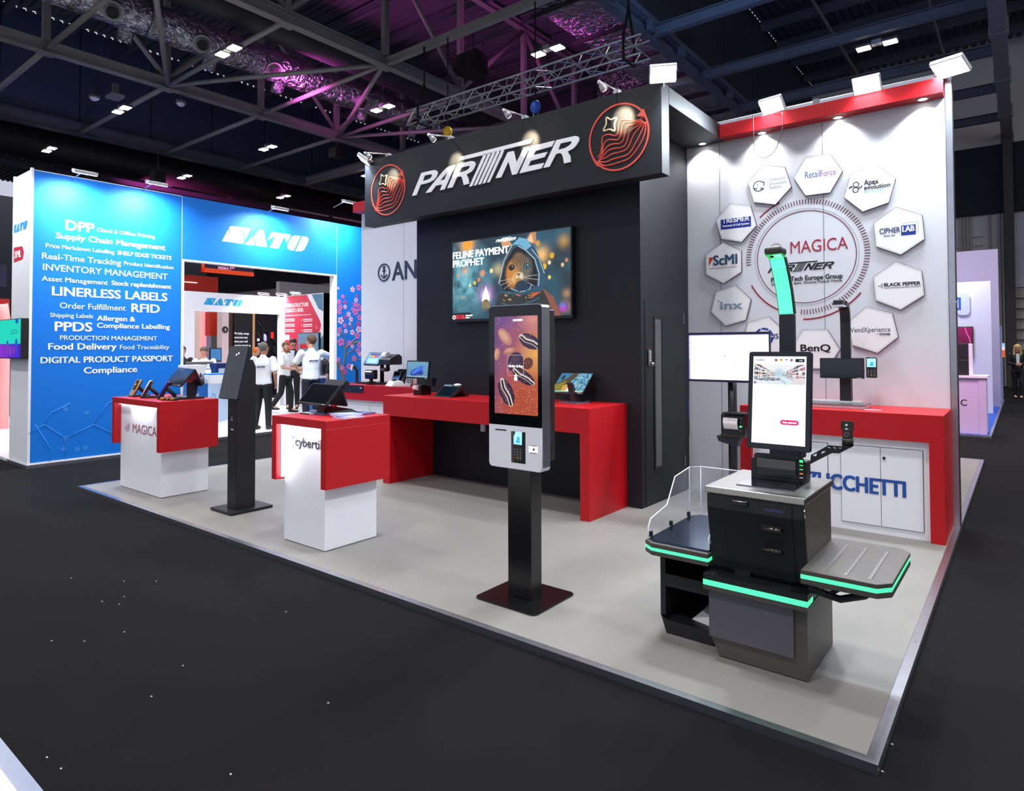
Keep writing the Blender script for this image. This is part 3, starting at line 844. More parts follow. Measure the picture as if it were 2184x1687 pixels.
RC = wall_counter(-2.165, -.52, 'red framed counter with white cabinet doors along the right white wall', (-2.165, -.624), (-2.061, -.624), ((sx[0], sx[1] - .002), (sx[1] + .002, sx[2]), (-2.0, sx[3])), k)
plc = Pl('Y', 6.4715)
mb = MB(plc.m); xr, zb_ = plc.uv(1931, 1060); _, zt_ = plc.uv(1931, 1028)
xl = plc.uv(1775, 1048)[0]
cw = (xr - xl) / 6.55
mb.text('ZUCCHETTI', xr, plc.uv(1850, 1051)[1], zt_ - zb_ + .004, w=cw * 9.0, al='R', bold=.045, ext=.003)
mb.build('lettering', M('124a9c', .5), RC)
LCt = wall_counter(-8.62, -6.222, 'red framed counter with white doors along the left white wall', (-8.62,), (-8.516, -6.222), ((-8.4, -7.72), (-7.71, -7.05), (-7.04, -6.4)))
# ------------------------------------------------------------------ the hall roof
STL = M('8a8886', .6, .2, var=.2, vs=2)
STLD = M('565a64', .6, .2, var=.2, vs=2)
DECK = M('66666e', .6, .3, var=.15, vs=1)
DECKR = M('454952', .6, .2, var=.15, vs=1)
PNL = M('39425c', .7, var=.12, vs=.5)
FOIL = bpy.data.materials.new('foil'); FOIL.use_nodes = True
_n = FOIL.node_tree; _b = _n.nodes['Principled BSDF']
_b.inputs['Base Color'].default_value = (.55, .55, .6, 1); _b.inputs['Metallic'].default_value = 1; _b.inputs['Roughness'].default_value = .24
_t = _n.nodes.new('ShaderNodeTexCoord'); _v = _n.nodes.new('ShaderNodeTexNoise'); _v.inputs['Scale'].default_value = 5; _v.inputs['Detail'].default_value = 5; _v.inputs['Distortion'].default_value = 1.5
_p = _n.nodes.new('ShaderNodeBump'); _p.inputs['Strength'].default_value = 1; _p.inputs['Distance'].default_value = .12
_n.links.new(_t.outputs['Object'], _v.inputs['Vector']); _n.links.new(_v.outputs[0], _p.inputs['Height']); _n.links.new(_p.outputs[0], _b.inputs['Normal'])


def deck(x0, x1, y0, y1, z, along, mat, per=.3):
    bm = bmesh.new(); a, b = (y0, y1) if along == 'X' else (x0, x1)
    n = int((b - a) / per); prof = []
    for i in range(n):
        u = a + i * per
        prof += [(u, z), (u + per * .45, z), (u + per * .52, z + .09), (u + per * .93, z + .09)]
    prof.append((b, z))
    A = []; B = []
    for u, h in prof:
        A.append(bm.verts.new((x0, u, h) if along == 'X' else (u, y0, h))); B.append(bm.verts.new((x1, u, h) if along == 'X' else (u, y1, h)))
    for i in range(len(A) - 1): bm.faces.new((A[i], A[i + 1], B[i + 1], B[i]))
    mb = MB(); mb.bm.free(); mb.bm = bm
    return tag(mb.build('ceiling', mat), kind='structure')
deck(-29, -7.85, -6, 46, 14.3, 'X', DECK)
deck(-7.8, 12, -6, 46, 14.3, 'Y', DECKR)
deck(-60, -29.1, -6, 46, 14.3, 'X', DECK)


def ibeam(mb, p0, p1, w=.22, h=.32, tf=.025, tw=.02):     # runs along X or Y, bottom flange at z
    (x0, y0, z), (x1, y1, _) = p0, p1
    if abs(x1 - x0) > abs(y1 - y0): f = lambda a, b, c, d: mb.box(x0, x1, y0 + a, y0 + b, c, d)
    else: f = lambda a, b, c, d: mb.box(x0 + a, x0 + b, y0, y1, c, d)
    f(-w / 2, w / 2, z, z + tf); f(-w / 2, w / 2, z + h - tf, z + h); f(-tw / 2, tw / 2, z + tf, z + h - tf)
NODES = [-.5, 2.9, 6.25, 9.6, 12.95, 16.3, 19.9, 23.5, 27, 30.5]
# bulkheads
mb = MB(); mb.box(-29.06, -29.0, -6, 46, 10.3, 14.3)
wlft = tag(mb.build('wall_left', PNL), kind='structure')
mb = MB()
for y in (4.2, 7.0, 9.6, 12.3, 15.0, 17.7, 20.4, 23.1, 26): mb.box(-29, -28.99, y - .02, y + .02, 10.4, 14.3)
mb.build('panel_joint', M('0c0e14', .8), wlft)
mb = MB(); mb.box(-7.86, -7.8, -6, 46, 10.3, 14.25); wmid = tag(mb.build('wall_middle', M('23262e', .7, var=.1, vs=.5)), kind='structure')
mb = MB()
for y in (13, 16, 19, 22, 25): mb.box(-7.8, -7.79, y - .015, y + .015, 10.4, 14.2)
mb.build('panel_joint', M('0c0e14', .8), wmid)
# bottom chords with their webs
def chord(name, x, label, mat, h=.34, web=True, top=14.0, y0=-6, y1=46, w=.26):
    t = thing(name, label, 'roof truss', (x, 10, 10))
    mb = MB(); ibeam(mb, (x, y0, 10), (x, y1, 10), w, h); mb.build('bottom_chord', mat, t)
    if web:
        mb = MB(); ibeam(mb, (x, y0, top - .25), (x, y1, top - .25), .24, .25); mb.build('top_chord', mat, t)
        for i, y in enumerate(NODES):
            if y < 0: continue
            mb = MB(); mb.box(x - .09, x + .09, y - .09, y + .09, 10 + h, top - .25); mb.build('post', mat, t)
            if i + 1 < len(NODES):
                mb = MB(); a, b = (y, NODES[i + 1]) if i % 2 else (NODES[i + 1], y)
                mb.tube([(x, a, 10 + h), (x, b, top - .25)], .1, 4); mb.build('diagonal', mat, t)
            mb = MB(); mb.box(x - .16, x + .16, y - .2, y + .2, 9.96, 9.999); mb.build('gusset', mat, t)
    return t
chord('roof_truss', -21.5, 'steel roof truss crossing overhead from the upper left edge towards the header sign', STL)
chord('roof_truss', -14.75, 'steel roof truss behind the silver round duct, running to the black header', STL)
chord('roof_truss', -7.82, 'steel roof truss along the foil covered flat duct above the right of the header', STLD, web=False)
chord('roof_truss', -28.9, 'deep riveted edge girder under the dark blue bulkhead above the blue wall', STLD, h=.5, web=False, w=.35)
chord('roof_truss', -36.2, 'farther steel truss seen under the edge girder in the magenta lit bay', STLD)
t = thing('box_beam', 'long pale steel box beam running overhead at the far right', 'beam', (-.4, 10, 10))
mb = MB(); mb.box(-.56, -.2, -6, 46, 10, 10.4); mb.build('beam', STL, t)
mb = MB()
for y in range(14, 40, 4): mb.box(-.6, -.16, y - .15, y + .15, 9.98, 10.42)
mb.build('splice_plate', STL, t)
# cross members at the same level
t = thing('bracing_tubes', 'round steel bracing tubes linking the overhead roof trusses', 'bracing', (-18, 10, 10))
for y in NODES[2:]:
    mb = MB(); mb.tube([(-14.8, y, 10.1), (-21.5, y, 10.1)], .075, 8); mb.build('tube', STL, t)
    mb = MB(); mb.tube([(-21.5, y, 10.1), (-28.9, y, 10.1)], .085, 8); mb.build('tube', STL, t)
for a, b in ((9.6, 12.95), (16.3, 12.95), (2.9, 6.25), (9.6, 6.25), (16.3, 19.9), (23.5, 19.9)):
    mb = MB(); mb.tube([(-21.4, a, 10.1), (-14.8, b, 10.1)], .075, 8); mb.build('tube', STL, t)
t = thing('cross_beams', 'steel cross beams spanning between the trusses above the header', 'beam', (-11, 10, 10))
for y in (6.25, 12.95, 19.9, 27):
    mb = MB(); ibeam(mb, (-14.7, y, 10.02), (-7.85, y, 10.02), .16, .22); mb.build('beam', STL, t)
for y in (12.95, 16.3, 19.95, 23.5, 27, 30.5):
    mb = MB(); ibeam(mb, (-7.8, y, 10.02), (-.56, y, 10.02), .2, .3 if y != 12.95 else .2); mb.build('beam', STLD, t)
mb = MB(); ibeam(mb, (-28.8, 19.9, 10), (-14.8, 19.9, 10), .25, .4); mb.build('beam', STL, t)
for nm, x0, x1, lab in (('purlins', -7.78, 12, 'rows of steel purlins under the corrugated deck at the upper right'), ('purlins', -28.9, -7.9, 'rows of steel purlins under the magenta lit deck at the top')):
    t = thing(nm, lab, 'purlin', ((x0 + x1) / 2, 15, 13.9))
    y = 5.0
    while y < 33:
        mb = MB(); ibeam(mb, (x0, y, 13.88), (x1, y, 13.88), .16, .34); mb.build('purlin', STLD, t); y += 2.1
t = thing('tie_rods', 'thin tie rods crossing the purlins at the upper right', 'rod', (-4, 20, 13.85))
for x in (-5.6, -2.4, 1.5):
    mb = MB(); mb.box(x - .04, x + .04, 5, 33.5, 13.8, 13.87); mb.build('rod', STL, t)
# bulkhead foot rail above the right wall
t = thing('crane_rail', 'lipped steel rail fixed along the foot of the dark bulkhead right of the header', 'rail', (-7.6, 15, 10.2))
mb = MB(); mb.box(-7.79, -7.6, 5, 46, 10.34, 10.5); mb.build('rail', STLD, t)
for y in range(12, 40, 2):
    mb = MB(); mb.box(-7.7, -7.55, y - .12, y + .12, 10.05, 10.34); mb.build('rail_bracket', STLD, t)
# ducts
t = thing('ventilation_duct', 'long round silver foil duct with grey nozzles across the upper left', 'duct', (-19.3, 15, 11))
mb = MB()
pts = [(-19.3, 3 + .5 * i, 11) for i in range(61)]
mb.tube(pts, [.5 + .012 * math.sin(i * 2.2) + (.01 if i % 6 == 0 else 0) for i in range(61)], 24); mb.build('duct_body', FOIL, t)
nz = M('8a8b8c', .5)
for px, py in ((243, 22), (432, 85), (585, 140), (770, 213), (880, 250), (968, 283)):
    p = onX(px, py, -18.98)
    d = Vector((.72, -.25, -.72)).normalized()
    b = Vector((-19.3, p.y, 11)) + Vector((.72, -.1, -.5)).normalized() * .44
    mb = MB(); mb.cyl(b, b + d * .2, .25, .24, 24); mb.cyl(b + d * .2, b + d * .3, .235, .16, 24, False); mb.cyl(b + d * .18, b + d * .215, .27, n=24); n_ = mb.build('nozzle', nz, t)
    mb = MB(); mb.cyl(b + d * .21, b + d * .26, .14, n=20); mb.build('nozzle_throat', M('0c0c0e', .7), n_)
    b2 = Vector((-19.3, p.y + .55, 11)) + Vector((-.55, 0, -.75)).normalized() * .42
    mb = MB(); mb.cyl(b2, b2 + Vector((-.2, 0, -.35)), .22, .2, 16); mb.build('duct_stub', FOIL, t)
mb = MB()
for y in range(5, 33, 3): mb.tube([(-19.3 + .52 * math.cos(R(a)), y, 11 + .52 * math.sin(R(a))) for a in range(0, 360, 15)], .012, 5, True)
mb.build('hanger_band', M('55585e', .5, .6), t)
t = thing('ventilation_duct', 'flat foil wrapped duct with dark hanger bars above the right of the header', 'duct', (-9.6, 20, 11.6))
mb = MB(); mb.box(-10.7, -8.5, 6, 33.5, 11.2, 12, .08); mb.build('duct_body', FOIL, t)
for i in range(11):
    y = 8.5 + i * 2.2; mb = MB(); mb.box(-10.9, -8.3, y - .05, y + .05, 11.1, 11.19); mb.build('hanger_bar', M('1e1e22', .6), t)
t = thing('ventilation_duct', 'dark round duct beside the silver foil duct', 'duct', (-17.2, 15, 11))
mb = MB(); mb.cyl((-17.3, 2, 11.2), (-17.3, 33.5, 11.2), .42, n=20); mb.build('duct_body', M('232327', .6), t)
t = thing('ventilation_duct', 'wide black duct hanging in the magenta lit bay above the blue wall', 'duct', (-32.6, 15, 10))
mb = MB(); mb.cyl((-33.5, 2, 10.6), (-33.5, 33.5, 10.6), .75, n=24); mb.build('duct_body', M('1a1718', .6), t)
t = thing('insulation_panel', 'wrinkled foil insulation panel behind the top of the header', 'panel', (-13, 24, 11))
mb = MB(); mb.box(-14.5, -10.9, 25, 25.12, 10.4, 13.7); mb.build('foil_sheet', FOIL, t)

# twin high-bay lamps
lens = M('fff4e2', .4, emit=30)
hb0 = None
HBL = [((-24.2, 9.3), 'twin high bay lamp left of the overhead truss, above the blue wall'), ((-31.4, 9.3), 'twin high bay lamp at the far left under the edge girder'),
       ((-17.1, 9.3), 'twin high bay lamp in front of the round silver duct'), ((-24.2, 14.9), 'twin high bay lamp against the dark blue bulkhead, middle of the left ceiling'),
       ((-17.1, 14.9), 'twin high bay lamp just below the silver duct near its far end'), ((-31.4, 14.9), 'twin high bay lamp in the magenta lit bay above the blue wall seam'),
       ((-31.4, 20.3), 'twin high bay lamp above the middle of the blue doorway header'), ((-10.2, 14.9), 'twin high bay lamp above the lighting truss'),
       ((-3.0, 20.3), 'twin high bay lamp hanging at the upper right over the hexagon wall'), ((-17.1, 20.3), 'small twin high bay lamp behind the left end of the lighting truss'),
       ((-24.2, 20.3), 'small twin high bay lamp above the left end of the black header')]
for (x, y), lab in HBL:
    if hb0 is None:
        hb0 = t = thing('high_bay_lamp', lab, 'ceiling lamp', (x, y, 9.85), 'twin high bay lamps under the hall roof')
        for s_ in (-1, 1):
            mb = MB(); mb.box(s_ * .32 - .19, s_ * .32 + .19, -.16, .16, .02, .1, .02); hs = mb.build('housing', M('5a5c60', .5, .4), t, False)
            mb = MB(); mb.box(s_ * .32 - .16, s_ * .32 + .16, -.13, .13, .0, .02); mb.build('lens', lens, t, False)
        mb = MB(); mb.box(-.12, .12, -.1, .1, .04, .16); mb.build('driver_box', M('8a8c90', .5), t, False)
        mb = MB(); mb.tube([(-.2, 0, .1), (0, 0, .6), (.2, 0, .1)], .008, 5); mb.tube([(0, 0, .58), (0, 0, 4.4)], .01, 5); mb.build('hanger_wire', M('2a2a2c', .5), t, False)
    else: copy_tree(hb0, (x, y, 9.85), lab)

# lighting truss with its hoists
def box_truss(x0, x1, y, z, a, label):
    t = thing('lighting_truss', label, 'truss', ((x0 + x1) / 2, y, z))
    al = M('c9cbd2', .3, .85)
    for dy in (-a / 2, a / 2):
        for dz in (0, a):
            mb = MB(); mb.cyl((x0, y + dy, z + dz), (x1, y + dy, z + dz), .028, n=8); mb.build('chord', al, t)
    n = int((x1 - x0) / .36); mb = MB()
    for i in range(n):
        u, v = x0 + (x1 - x0) * i / n, x0 + (x1 - x0) * (i + 1) / n
        e = i % 2
        for dy in (-a / 2, a / 2): mb.cyl((u, y + dy, z + a * e), (v, y + dy, z + a * (1 - e)), .014, n=6)
        for dz in (0, a): mb.cyl((u, y - a / 2 + a * e, z + dz), (v, y - a / 2 + a * (1 - e), z + dz), .014, n=6)
    mb.build('lattice', al, t)
    return t
lt_ = box_truss(-13.4, -6.2, 12.75, 7.85, .4, 'long silver box truss hanging above the black header')
for i, (x, c, lab) in enumerate(((-12.0, 'c8a018', 'yellow chain hoist hanging below the silver box truss'), (-9.1, '2a55b8', 'blue chain hoist with grey chain bag below the silver box truss'))):
    t = thing('chain_hoist', lab, 'hoist', (x, 12.75, 7.4))
    mb = MB(); mb.ball((x, 12.75, 7.42), (.14, .12, .16)); mb.build('motor_body', M(c, .4), t)
    mb = MB(); mb.tube([(x, 12.75, 7.55), (x, 12.75, 10)], .02, 5); mb.build('lifting_strap', M('0c0c0e', .7), t)
    mb = MB(); mb.tube([(x - .05, 12.75, 7.4), (x - .06, 12.75, 7.0)], .02, 5); mb.tube([(x + .08, 12.75, 7.35), (x + .1, 12.75, 6.5)], .015, 5); mb.build('chain', M('888888', .4, .8), t)
    mb = MB(); mb.prism([(-.12, -.4), (.12, -.4), (.08, 0), (-.08, 0)], -.08, .08) ; 
    for v in mb.bm.verts: v.co = Vector((x - .02 + v.co.x, 12.75 + v.co.z, 7.0 + v.co.y))
    mb.build('chain_bag', M('8a8478', .8), t)
for x, lab in ((-12.9, 'black wrapped sling at the left end of the box truss'), (-6.6, 'black wrapped sling at the right end of the box truss')):
    t = thing('truss_sling', lab, 'sling', (x, 12.75, 8))
    mb = MB(); mb.tube([(x, 12.5, 7.8), (x, 12.5, 8.3), (x, 12.75, 9.0), (x, 13, 8.3), (x, 13, 7.8)], .035, 6, True); mb.tube([(x, 12.75, 9), (x, 12.75, 10)], .03, 6)
    mb.build('strap', M('0a0a0c', .8), t)
# loudspeakers and ceiling devices
for (px, py, z, sx_, lab) in ((1010, 140, 10.6, .6, 'black loudspeaker box hanging between the trusses above the header'), (718, 327, 9.5, .35, 'black loudspeaker hanging above the blue doorway'), (337, 378, 9.0, .4, 'black loudspeaker hanging above the blue word wall')):
    p = onZ(px, py, z)
    t = thing('hanging_loudspeaker', lab, 'loudspeaker', p)
    mb = MB(); mb.hexa([Vector(p) + Vector(q) * sx_ for q in ((-.7, -.6, -.55), (.7, -.6, -.55), (.5, .6, -.55), (-.5, .6, -.55), (-.7, -.6, .55), (.7, -.6, .55), (.5, .6, .55), (-.5, .6, .55))]); mb.build('cabinet', M('121214', .6), t)
    mb = MB(); mb.tube([p + Vector((0, 0, .5 * sx_)), p + Vector((0, 0, 1.2))], .03, 6); mb.build('hanger', M('2a2a2c', .6), t)
for (px, py, lab) in ((201, 209, 'white dome sensor hanging left of the overhead truss'), (386, 221, 'small dome camera under the overhead truss')):
    p = onZ(px, py, 9.7); t = thing('dome_camera', lab, 'camera', p)
    mb = MB(); mb.cyl(p, p + Vector((0, 0, .1)), .16); mb.build('housing', M('55575c', .5), t)
    mb = MB(); mb.ball(p, (.13, .13, .1)); mb.build('dome', M('c8d4e8', .2), t)
    mb = MB(); mb.cyl(p + Vector((0, 0, .1)), p + Vector((0, 0, .5)), .02); mb.build('stem', M('333333', .5), t)
p = onZ(246, 205, 9.75); t = thing('projector', 'grey device on a bracket beside the upper left truss', 'device', p)
mb = MB(); mb.box(p.x - .3, p.x + .25, p.y - .2, p.y + .2, p.z - .06, p.z + .04, .02); mb.build('plate', M('77797e', .5), t)
mb = MB(); mb.box(p.x - .08, p.x + .08, p.y - .08, p.y + .08, p.z + .04, p.z + .4); mb.build('stem', M('66686c', .5), t)

# ------------------------------------------------------------------ far walls of the hall
mb = MB(); mb.box(-70, 30, 34, 34.2, -.04, 14.3); wb = tag(mb.build('wall_back', M('d8d2c6', .8)), kind='structure')
mb = MB(); mb.box(-70, 30, 33.6, 33.98, 7.1, 9.9); mb.build('dark_frieze', M('1c1d21', .8), wb)
mb = MB(); mb.box(-66, -65.8, -25, 34, -.04, 14.3); tag(mb.build('wall_far_left', M('6a6a70', .8)), kind='structure')
FWP = Pl('Y', 33.97)
mb = MB()
for px in (2113, 2131, 2134, 2141, 2066, 2073, 2052, 2058):
    x = onY(px, 600, 33.9).x; zb = {2066: 5.2, 2073: 5.4, 2052: 5.3, 2058: 5.3, 2113: 4.6}.get(px, 0)
    mb.cyl((x, 33.9, max(zb, .0)), (x, 33.9, 7.2), .035, n=8)
for a, b, y in ((2040, 2066, 529), (2075, 2097, 506), (2075, 2097, 525)):
    x0, x1 = onY(a, y, 33.9).x, onY(b, y, 33.9).x; z = onY(a, y, 33.9).z; mb.box(x0, x1, 33.88, 33.95, z - .02, z + .02)
mb.build('wall_pipes', M('b8b2a8', .6), wb)
t = thing('steel_column', 'dark steel column standing against the cream wall at the far right', 'column', (onY(2153, 600, 33.5).x, 33.5, -.04))
x = onY(2155, 600, 33.5).x
mb = MB(); mb.box(x - .16, x + .16, 33.3, 33.9, -.04, 10); mb.build('shaft', M('3c3836', .6), t)
t = thing('wall_shutter', 'ribbed cream shutter panel on the far right wall', 'shutter', (onY(2175, 600, 33.7).x, 33.7, 0))
x = onY(2162, 600, 33.8).x
mb = MB(); mb.box(x, x + 6, 33.8, 33.96, 4.0, 7.0); mb.build('upper_panel', M('c6c0c4', .7), t)
mb = MB()
for i in range(9): mb.box(x, x + 6, 33.66, 33.9, .2 + i * .42, .24 + i * .42); mb.box(x, x + 6, 33.8, 33.9, .24 + i * .42, .6 + i * .42)
mb.build('ribs', M('b0a99c', .6), t)
# ------------------------------------------------------------------ tall white and black order kiosk in the middle
def coffee():
    P = Paint(240, 520, '6a4a8a')
    n = P.noise(4, 3)
    P.mix(np.clip(1.25 - P.Y * 1.1 + (P.X - .5) * .5 + (n - .5) * .5, 0, 1), 'c8603c', .95)
    P.mix(np.clip(1 - np.hypot((P.X - .95) / .5, (P.Y - .6) / .32), 0, 1), 'f0b050', .9)
    P.mix(np.clip(1 - np.hypot((P.X - .9) / .4, (P.Y - .97) / .16), 0, 1), 'e89a80', .8)
    P.mix(np.clip(.75 - P.Y + (n - .5) * .9, 0, .5) * (P.X > .2), '8a2a1a', .8)
    P.mix(np.clip(.4 - P.X, 0, .4) * 2.2, '5a3a6a', .6)
    def bean(x, y, rx, ry, rot, dark, light, crease=True):
        P.ell(x, y, rx, ry, dark, 1, rot, .12)
        P.ell(x - .02, y + .01, rx * .7, ry * .55, light, .55, rot, .7)
        if crease:
            t = R(rot); c, s = math.cos(t), math.sin(t); k = 1 / P.as_
            L = [((x + (u * c - v * s) * k), y + u * s + v * c) for u, v in ((-rx * .9, ry * .1), (-rx * .4, -ry * .12), (rx * .3, ry * .1), (rx * .9, -ry * .05))]
            P.line(L, ry * .3, 'e8d8d0', .9); P.line([(a, b - .006) for a, b in L], ry * .14, '1c1222', 1)
    bean(.25, .79, .1, .055, -52, 'b87a6a', 'e8b8a0', False); bean(.82, .74, .115, .07, -28, '2c1a3a', '6a4a60')
    bean(.37, .64, .07, .04, 15, 'a86a58', 'e0a890', False); bean(.06, .61, .065, .03, 80, 'c08068', 'e8b090', False)
    bean(.5, .53, .105, .085, 75, '32203c', '5a3e58', False); bean(.78, .52, .06, .05, 60, '5a2a28', '7a3a30', False)
    bean(.68, .385, .13, .06, -32, '2e1c34', '6a4050'); bean(.28, .22, .145, .075, -66, '33203a', '8a6070')
    rr = np.random.RandomState(5)
    for i in range(420):
        x, y = rr.rand(2); 
        if rr.rand() > .35 + .9 * max(0, .55 - y): continue
        P.ell(x, y, .0022 + .002 * rr.rand(), .0022 + .002 * rr.rand(), 'f0d0b0', .7, 0, .5)
    return P.mat('screen_coffee', 1.0)
kb = thing('order_kiosk', 'tall white and black order kiosk with a coffee bean screen on a black post', 'kiosk', (-2.555, 3.44, 0))
mb = MB(); mb.prism(rrect(-2.80, -2.315, 3.215, 3.675, .04), 0, .012, .003); mb.build('base_plate', M('0b0b0d', .22, spec=.6), kb)
mb = MB(); mb.box(-2.647, -2.462, 3.38, 3.5, .012, .86, .004); mb.build('post', M('0a0a0b', .25, spec=.5), kb)
mb = MB(PY(3.406)); mb.prism(rrect(-2.757, -2.328, .843, 1.892, .028), 0, .082); mb.build('silver_frame', M('b8bcc8', .16, .9), kb)
mb = MB(); mb.box(-2.74, -2.345, 3.407, 3.488, .9, 1.86, .006); bx = mb.build('rear_housing', M('0e0e10', .4), kb)
mb = MB(PX(-2.345))
for z0 in (1.02, 1.5):
    for i in range(12): mb.box(3.425, 3.45, z0 + i * .012, z0 + i * .012 + .005, 0, .0015)
mb.build('vent_slots', M('303034', .6), bx)
mb = MB(); q = onX(1172, 886, -2.344); mb.box(-2.345, -2.343, 3.412, 3.424, q.z - .015, q.z + .015); mb.build('side_sticker', PAPER, bx)
KP = Pl('Y', 3.324)
mb = MB(KP.m); mb.prism([p for p in rrect(-2.753, -2.333, .848, 1.888, .026) if p[1] > 1.2] + [(-2.753, 1.118), (-2.333, 1.118)], 0, .005)
gl = mb.build('glass_front', GLB, kb)
a, b = KP.uv(1055.6, 676), KP.uv(1147.7, 679); c = KP.uv(1053, 880)
picture('screen', PY(3.3188), a[0], b[0], c[1] - .0, a[1], 0, coffee(), gl)
KS = Pl('Y', 3.3184)
mb = MB(KS.m); KS.t(mb, 'ZUCCHETTI', 1094, 685, 1114, 4, bold=.05); KS.t(mb, 'Order & Pay', 1085, 783, 1115, 5, bold=.04)
x, z = KS.uv(1100, 805)
mb.ring((x, z + .012), 0, .009, 0, .001, 12); mb.box(x - .012, x + .012, z - .02, z + .002, 0, .001)
mb.build('screen_icons', M('ffffff', .5, emit=.9), gl)
mb = MB(KS.m); (x0, z1), (x1, z0) = KS.uv(1082, 757), KS.uv(1117, 802)
o1 = rrect(x0, x1, z0, z1, .02); o2 = rrect(x0 + .002, x1 - .002, z0 + .002, z1 - .002, .019); mb.curve([o1, o2], 0, .0003); mb.build('screen_box', M('c8b8c8', .5, emit=.6), gl)
# white lower front with a recess
(rx0, rz1), (rx1, rz0) = KP.uv(1091, 919), KP.uv(1122, 990)
x0, x1, z0, z1 = -2.753, -2.333, .848, 1.1175
mb = MB(KP.m)
out = [p for p in rrect(x0, x1, z0, z1 + .1, .026) if p[1] < 1.0]
out = [(x0, z1)] + out + [(x1, z1)]
mb.curve([out, [(rx0, rz0), (rx1, rz0), (rx1, rz1), (rx0, rz1)]], .0025, .0025)
wf = mb.build('white_front', M('e8e8f0', .35), kb)
mb = MB(PY(3.3225)); mb.box(rx0, rx1, rz0, rz1, 0, .0006); mb.build('recess_back', M('060607', .6), wf)
mb = MB(KP.m @ Matrix.Translation((rx0 + .002, rz0, 0))); mb.hexa([(0, 0, .001), (.028, 0, .001), (.02, .01, .003), (0, .0, .0042), (0, rz1 - rz0, .001), (.04, rz1 - rz0, .001), (.03, rz1 - rz0, .003), (0, rz1 - rz0, .0042)]); mb.build('recess_wall', M('4a4644', .5), wf)
(sx0, sz1), (sx1, sz0) = KP.uv(1057.5, 913), KP.uv(1081.5, 919)
mb = MB(PY(3.3189)); mb.prism(rrect(sx0, sx1, sz0, sz1 - .003, .004), 0, .0006); mb.build('card_slot', M('08080a', .5), wf)
(lx0, lz1), (lx1, lz0) = KP.uv(1129, 949), KP.uv(1148, 968)
mb = MB(PY(3.3189)); mb.box(lx0, lx1, lz0, lz1, 0, .0006); lb = mb.build('paper_label', M('ffffff', .5, emit=.5), wf)  # label's brightness is put in as emission; it is no lamp
mb = MB(PY(3.3182)); cx, cz = (lx0 + lx1) / 2 + .004, (lz0 + lz1) / 2; mb.ring((cx, cz), 0, .008, 0, .0005, 18)
mb.box(lx0 + .004, lx1 - .004, lz0, lz0 + .004, 0, .0005); mb.box(lx0 + .004, lx1 - .004, lz1 - .004, lz1, 0, .0005); mb.build('label_print', M('7a1a14', .5), lb)
# card terminal standing in the recess
def card_terminal(name, label, fm, w, h, d, parent=None, scr=.42, group=None):
    loc = fm.translation
    t = thing(name, label, 'card terminal', loc, group) if parent is None else parent
    mb = MB(fm); mb.prism(rrect(-w / 2, w / 2, 0, h, w * .14), 0, d, .0015)
    body = mb.build('terminal_body', M('17171a', .4), t)
    mb = MB(fm); mb.box(-w * .42, w * .42, h * (1 - scr - .05), h * .95, d, d + .0008); s_ = mb.build('terminal_screen', M('8fd4f0', .4, emit=1.0), t)
    mb = MB(fm); mb.ring((w * .05, h * (.8 - scr * .2)), 0, w * .16, d + .0009, d + .0012, 14); mb.prism([(-w * .25, h * (1 - scr)), (w * .3, h * (1 - scr)), (w * .12, h * (.82 - scr * .35)), (-w * .1, h * (.82 - scr * .35))], d + .0009, d + .0012); mb.build('screen_graphic', M('3a9cd0', .4, emit=.8), s_)
    kx, ky = w * .2, h * (.82 - scr) / 4.6
    for i in range(4):
        for j in range(3):
            mb = MB(fm); mb.prism(rrect(-w * .3 + j * w * .3 - kx * .42, -w * .3 + j * w * .3 + kx * .42, h * .08 + i * ky, h * .08 + i * ky + ky * .7, kx * .15, 2), d, d + .002)
            mb.build('key', M('5a5a60' if i else ('8a2020', '8a8020', '208a40')[j], .5), body)
    return t
tb = KP.uv(1103, 985); 
fm = frame((tb[0] + .008, 3.3205, rz0 + .012), (1, 0, 0), (0.18, .02, 1)) @ Matrix.Diagonal((1, 1, .16, 1))
card_terminal('card_terminal', 'black card terminal with a pale blue screen in the recess of the white kiosk', fm, .078, .2, .018)

# ------------------------------------------------------------------ slim dark kiosk with a tilted screen
ks = thing('slim_kiosk', 'slim dark kiosk with a tilted portrait screen between the two plinth counters', 'kiosk', (-6.16, 3.5, 0))
mb = MB(); mb.prism(rrect(-6.385, -5.975, 3.31, 3.77, .02), .006, .026, .004); mb.build('base_plate', M('15161a', .4), ks)
mb = MB()
for x in (-6.34, -6.02):
    for y in (3.35, 3.73): mb.cyl((x, y, 0), (x, y, .007), .015)
mb.build('base_feet', M('0a0a0a', .6), ks)
mb = MB(Matrix(((0, 0, 1, 0), (1, 0, 0, 0), (0, 1, 0, 0), (0, 0, 0, 1))))
mb.prism([(3.418, .026), (3.625, .026), (3.625, 1.43), (3.59, 1.5), (3.52, 1.5), (3.418, 1.12)], -6.245, -6.078, .003); col = mb.build('column', M('121317', .45, bump=.03, bs=400), ks)
SK = Pl('Y', 3.4175)
mb = MB(SK.m)
for zz in (SK.uv(495, 883)[1], SK.uv(495, 932)[1]): mb.box(-6.245, -6.078, zz - .002, zz + .002, 0, .001)
mb.build('panel_gap', M('040405', .8), col)
mb = MB(SK.m); x, z = SK.uv(494.5, 891); mb.ring((x, z), .006, .009, 0, .001, 12, 40, 320); mb.box(x - .02, x + .02, z - .024, z - .019, 0, .001); x, z = SK.uv(495, 916); mb.prism(rrect(x - .022, x + .022, z - .006, z + .006, .005, 3), 0, .001)
mb.build('white_mark', M('d8d8e0', .4), col)
bl, br, tl = Vector((-6.345, 3.37, 1.113)), Vector((-5.978, 3.37, 1.113)), Vector((-6.345, 3.49, 1.64))
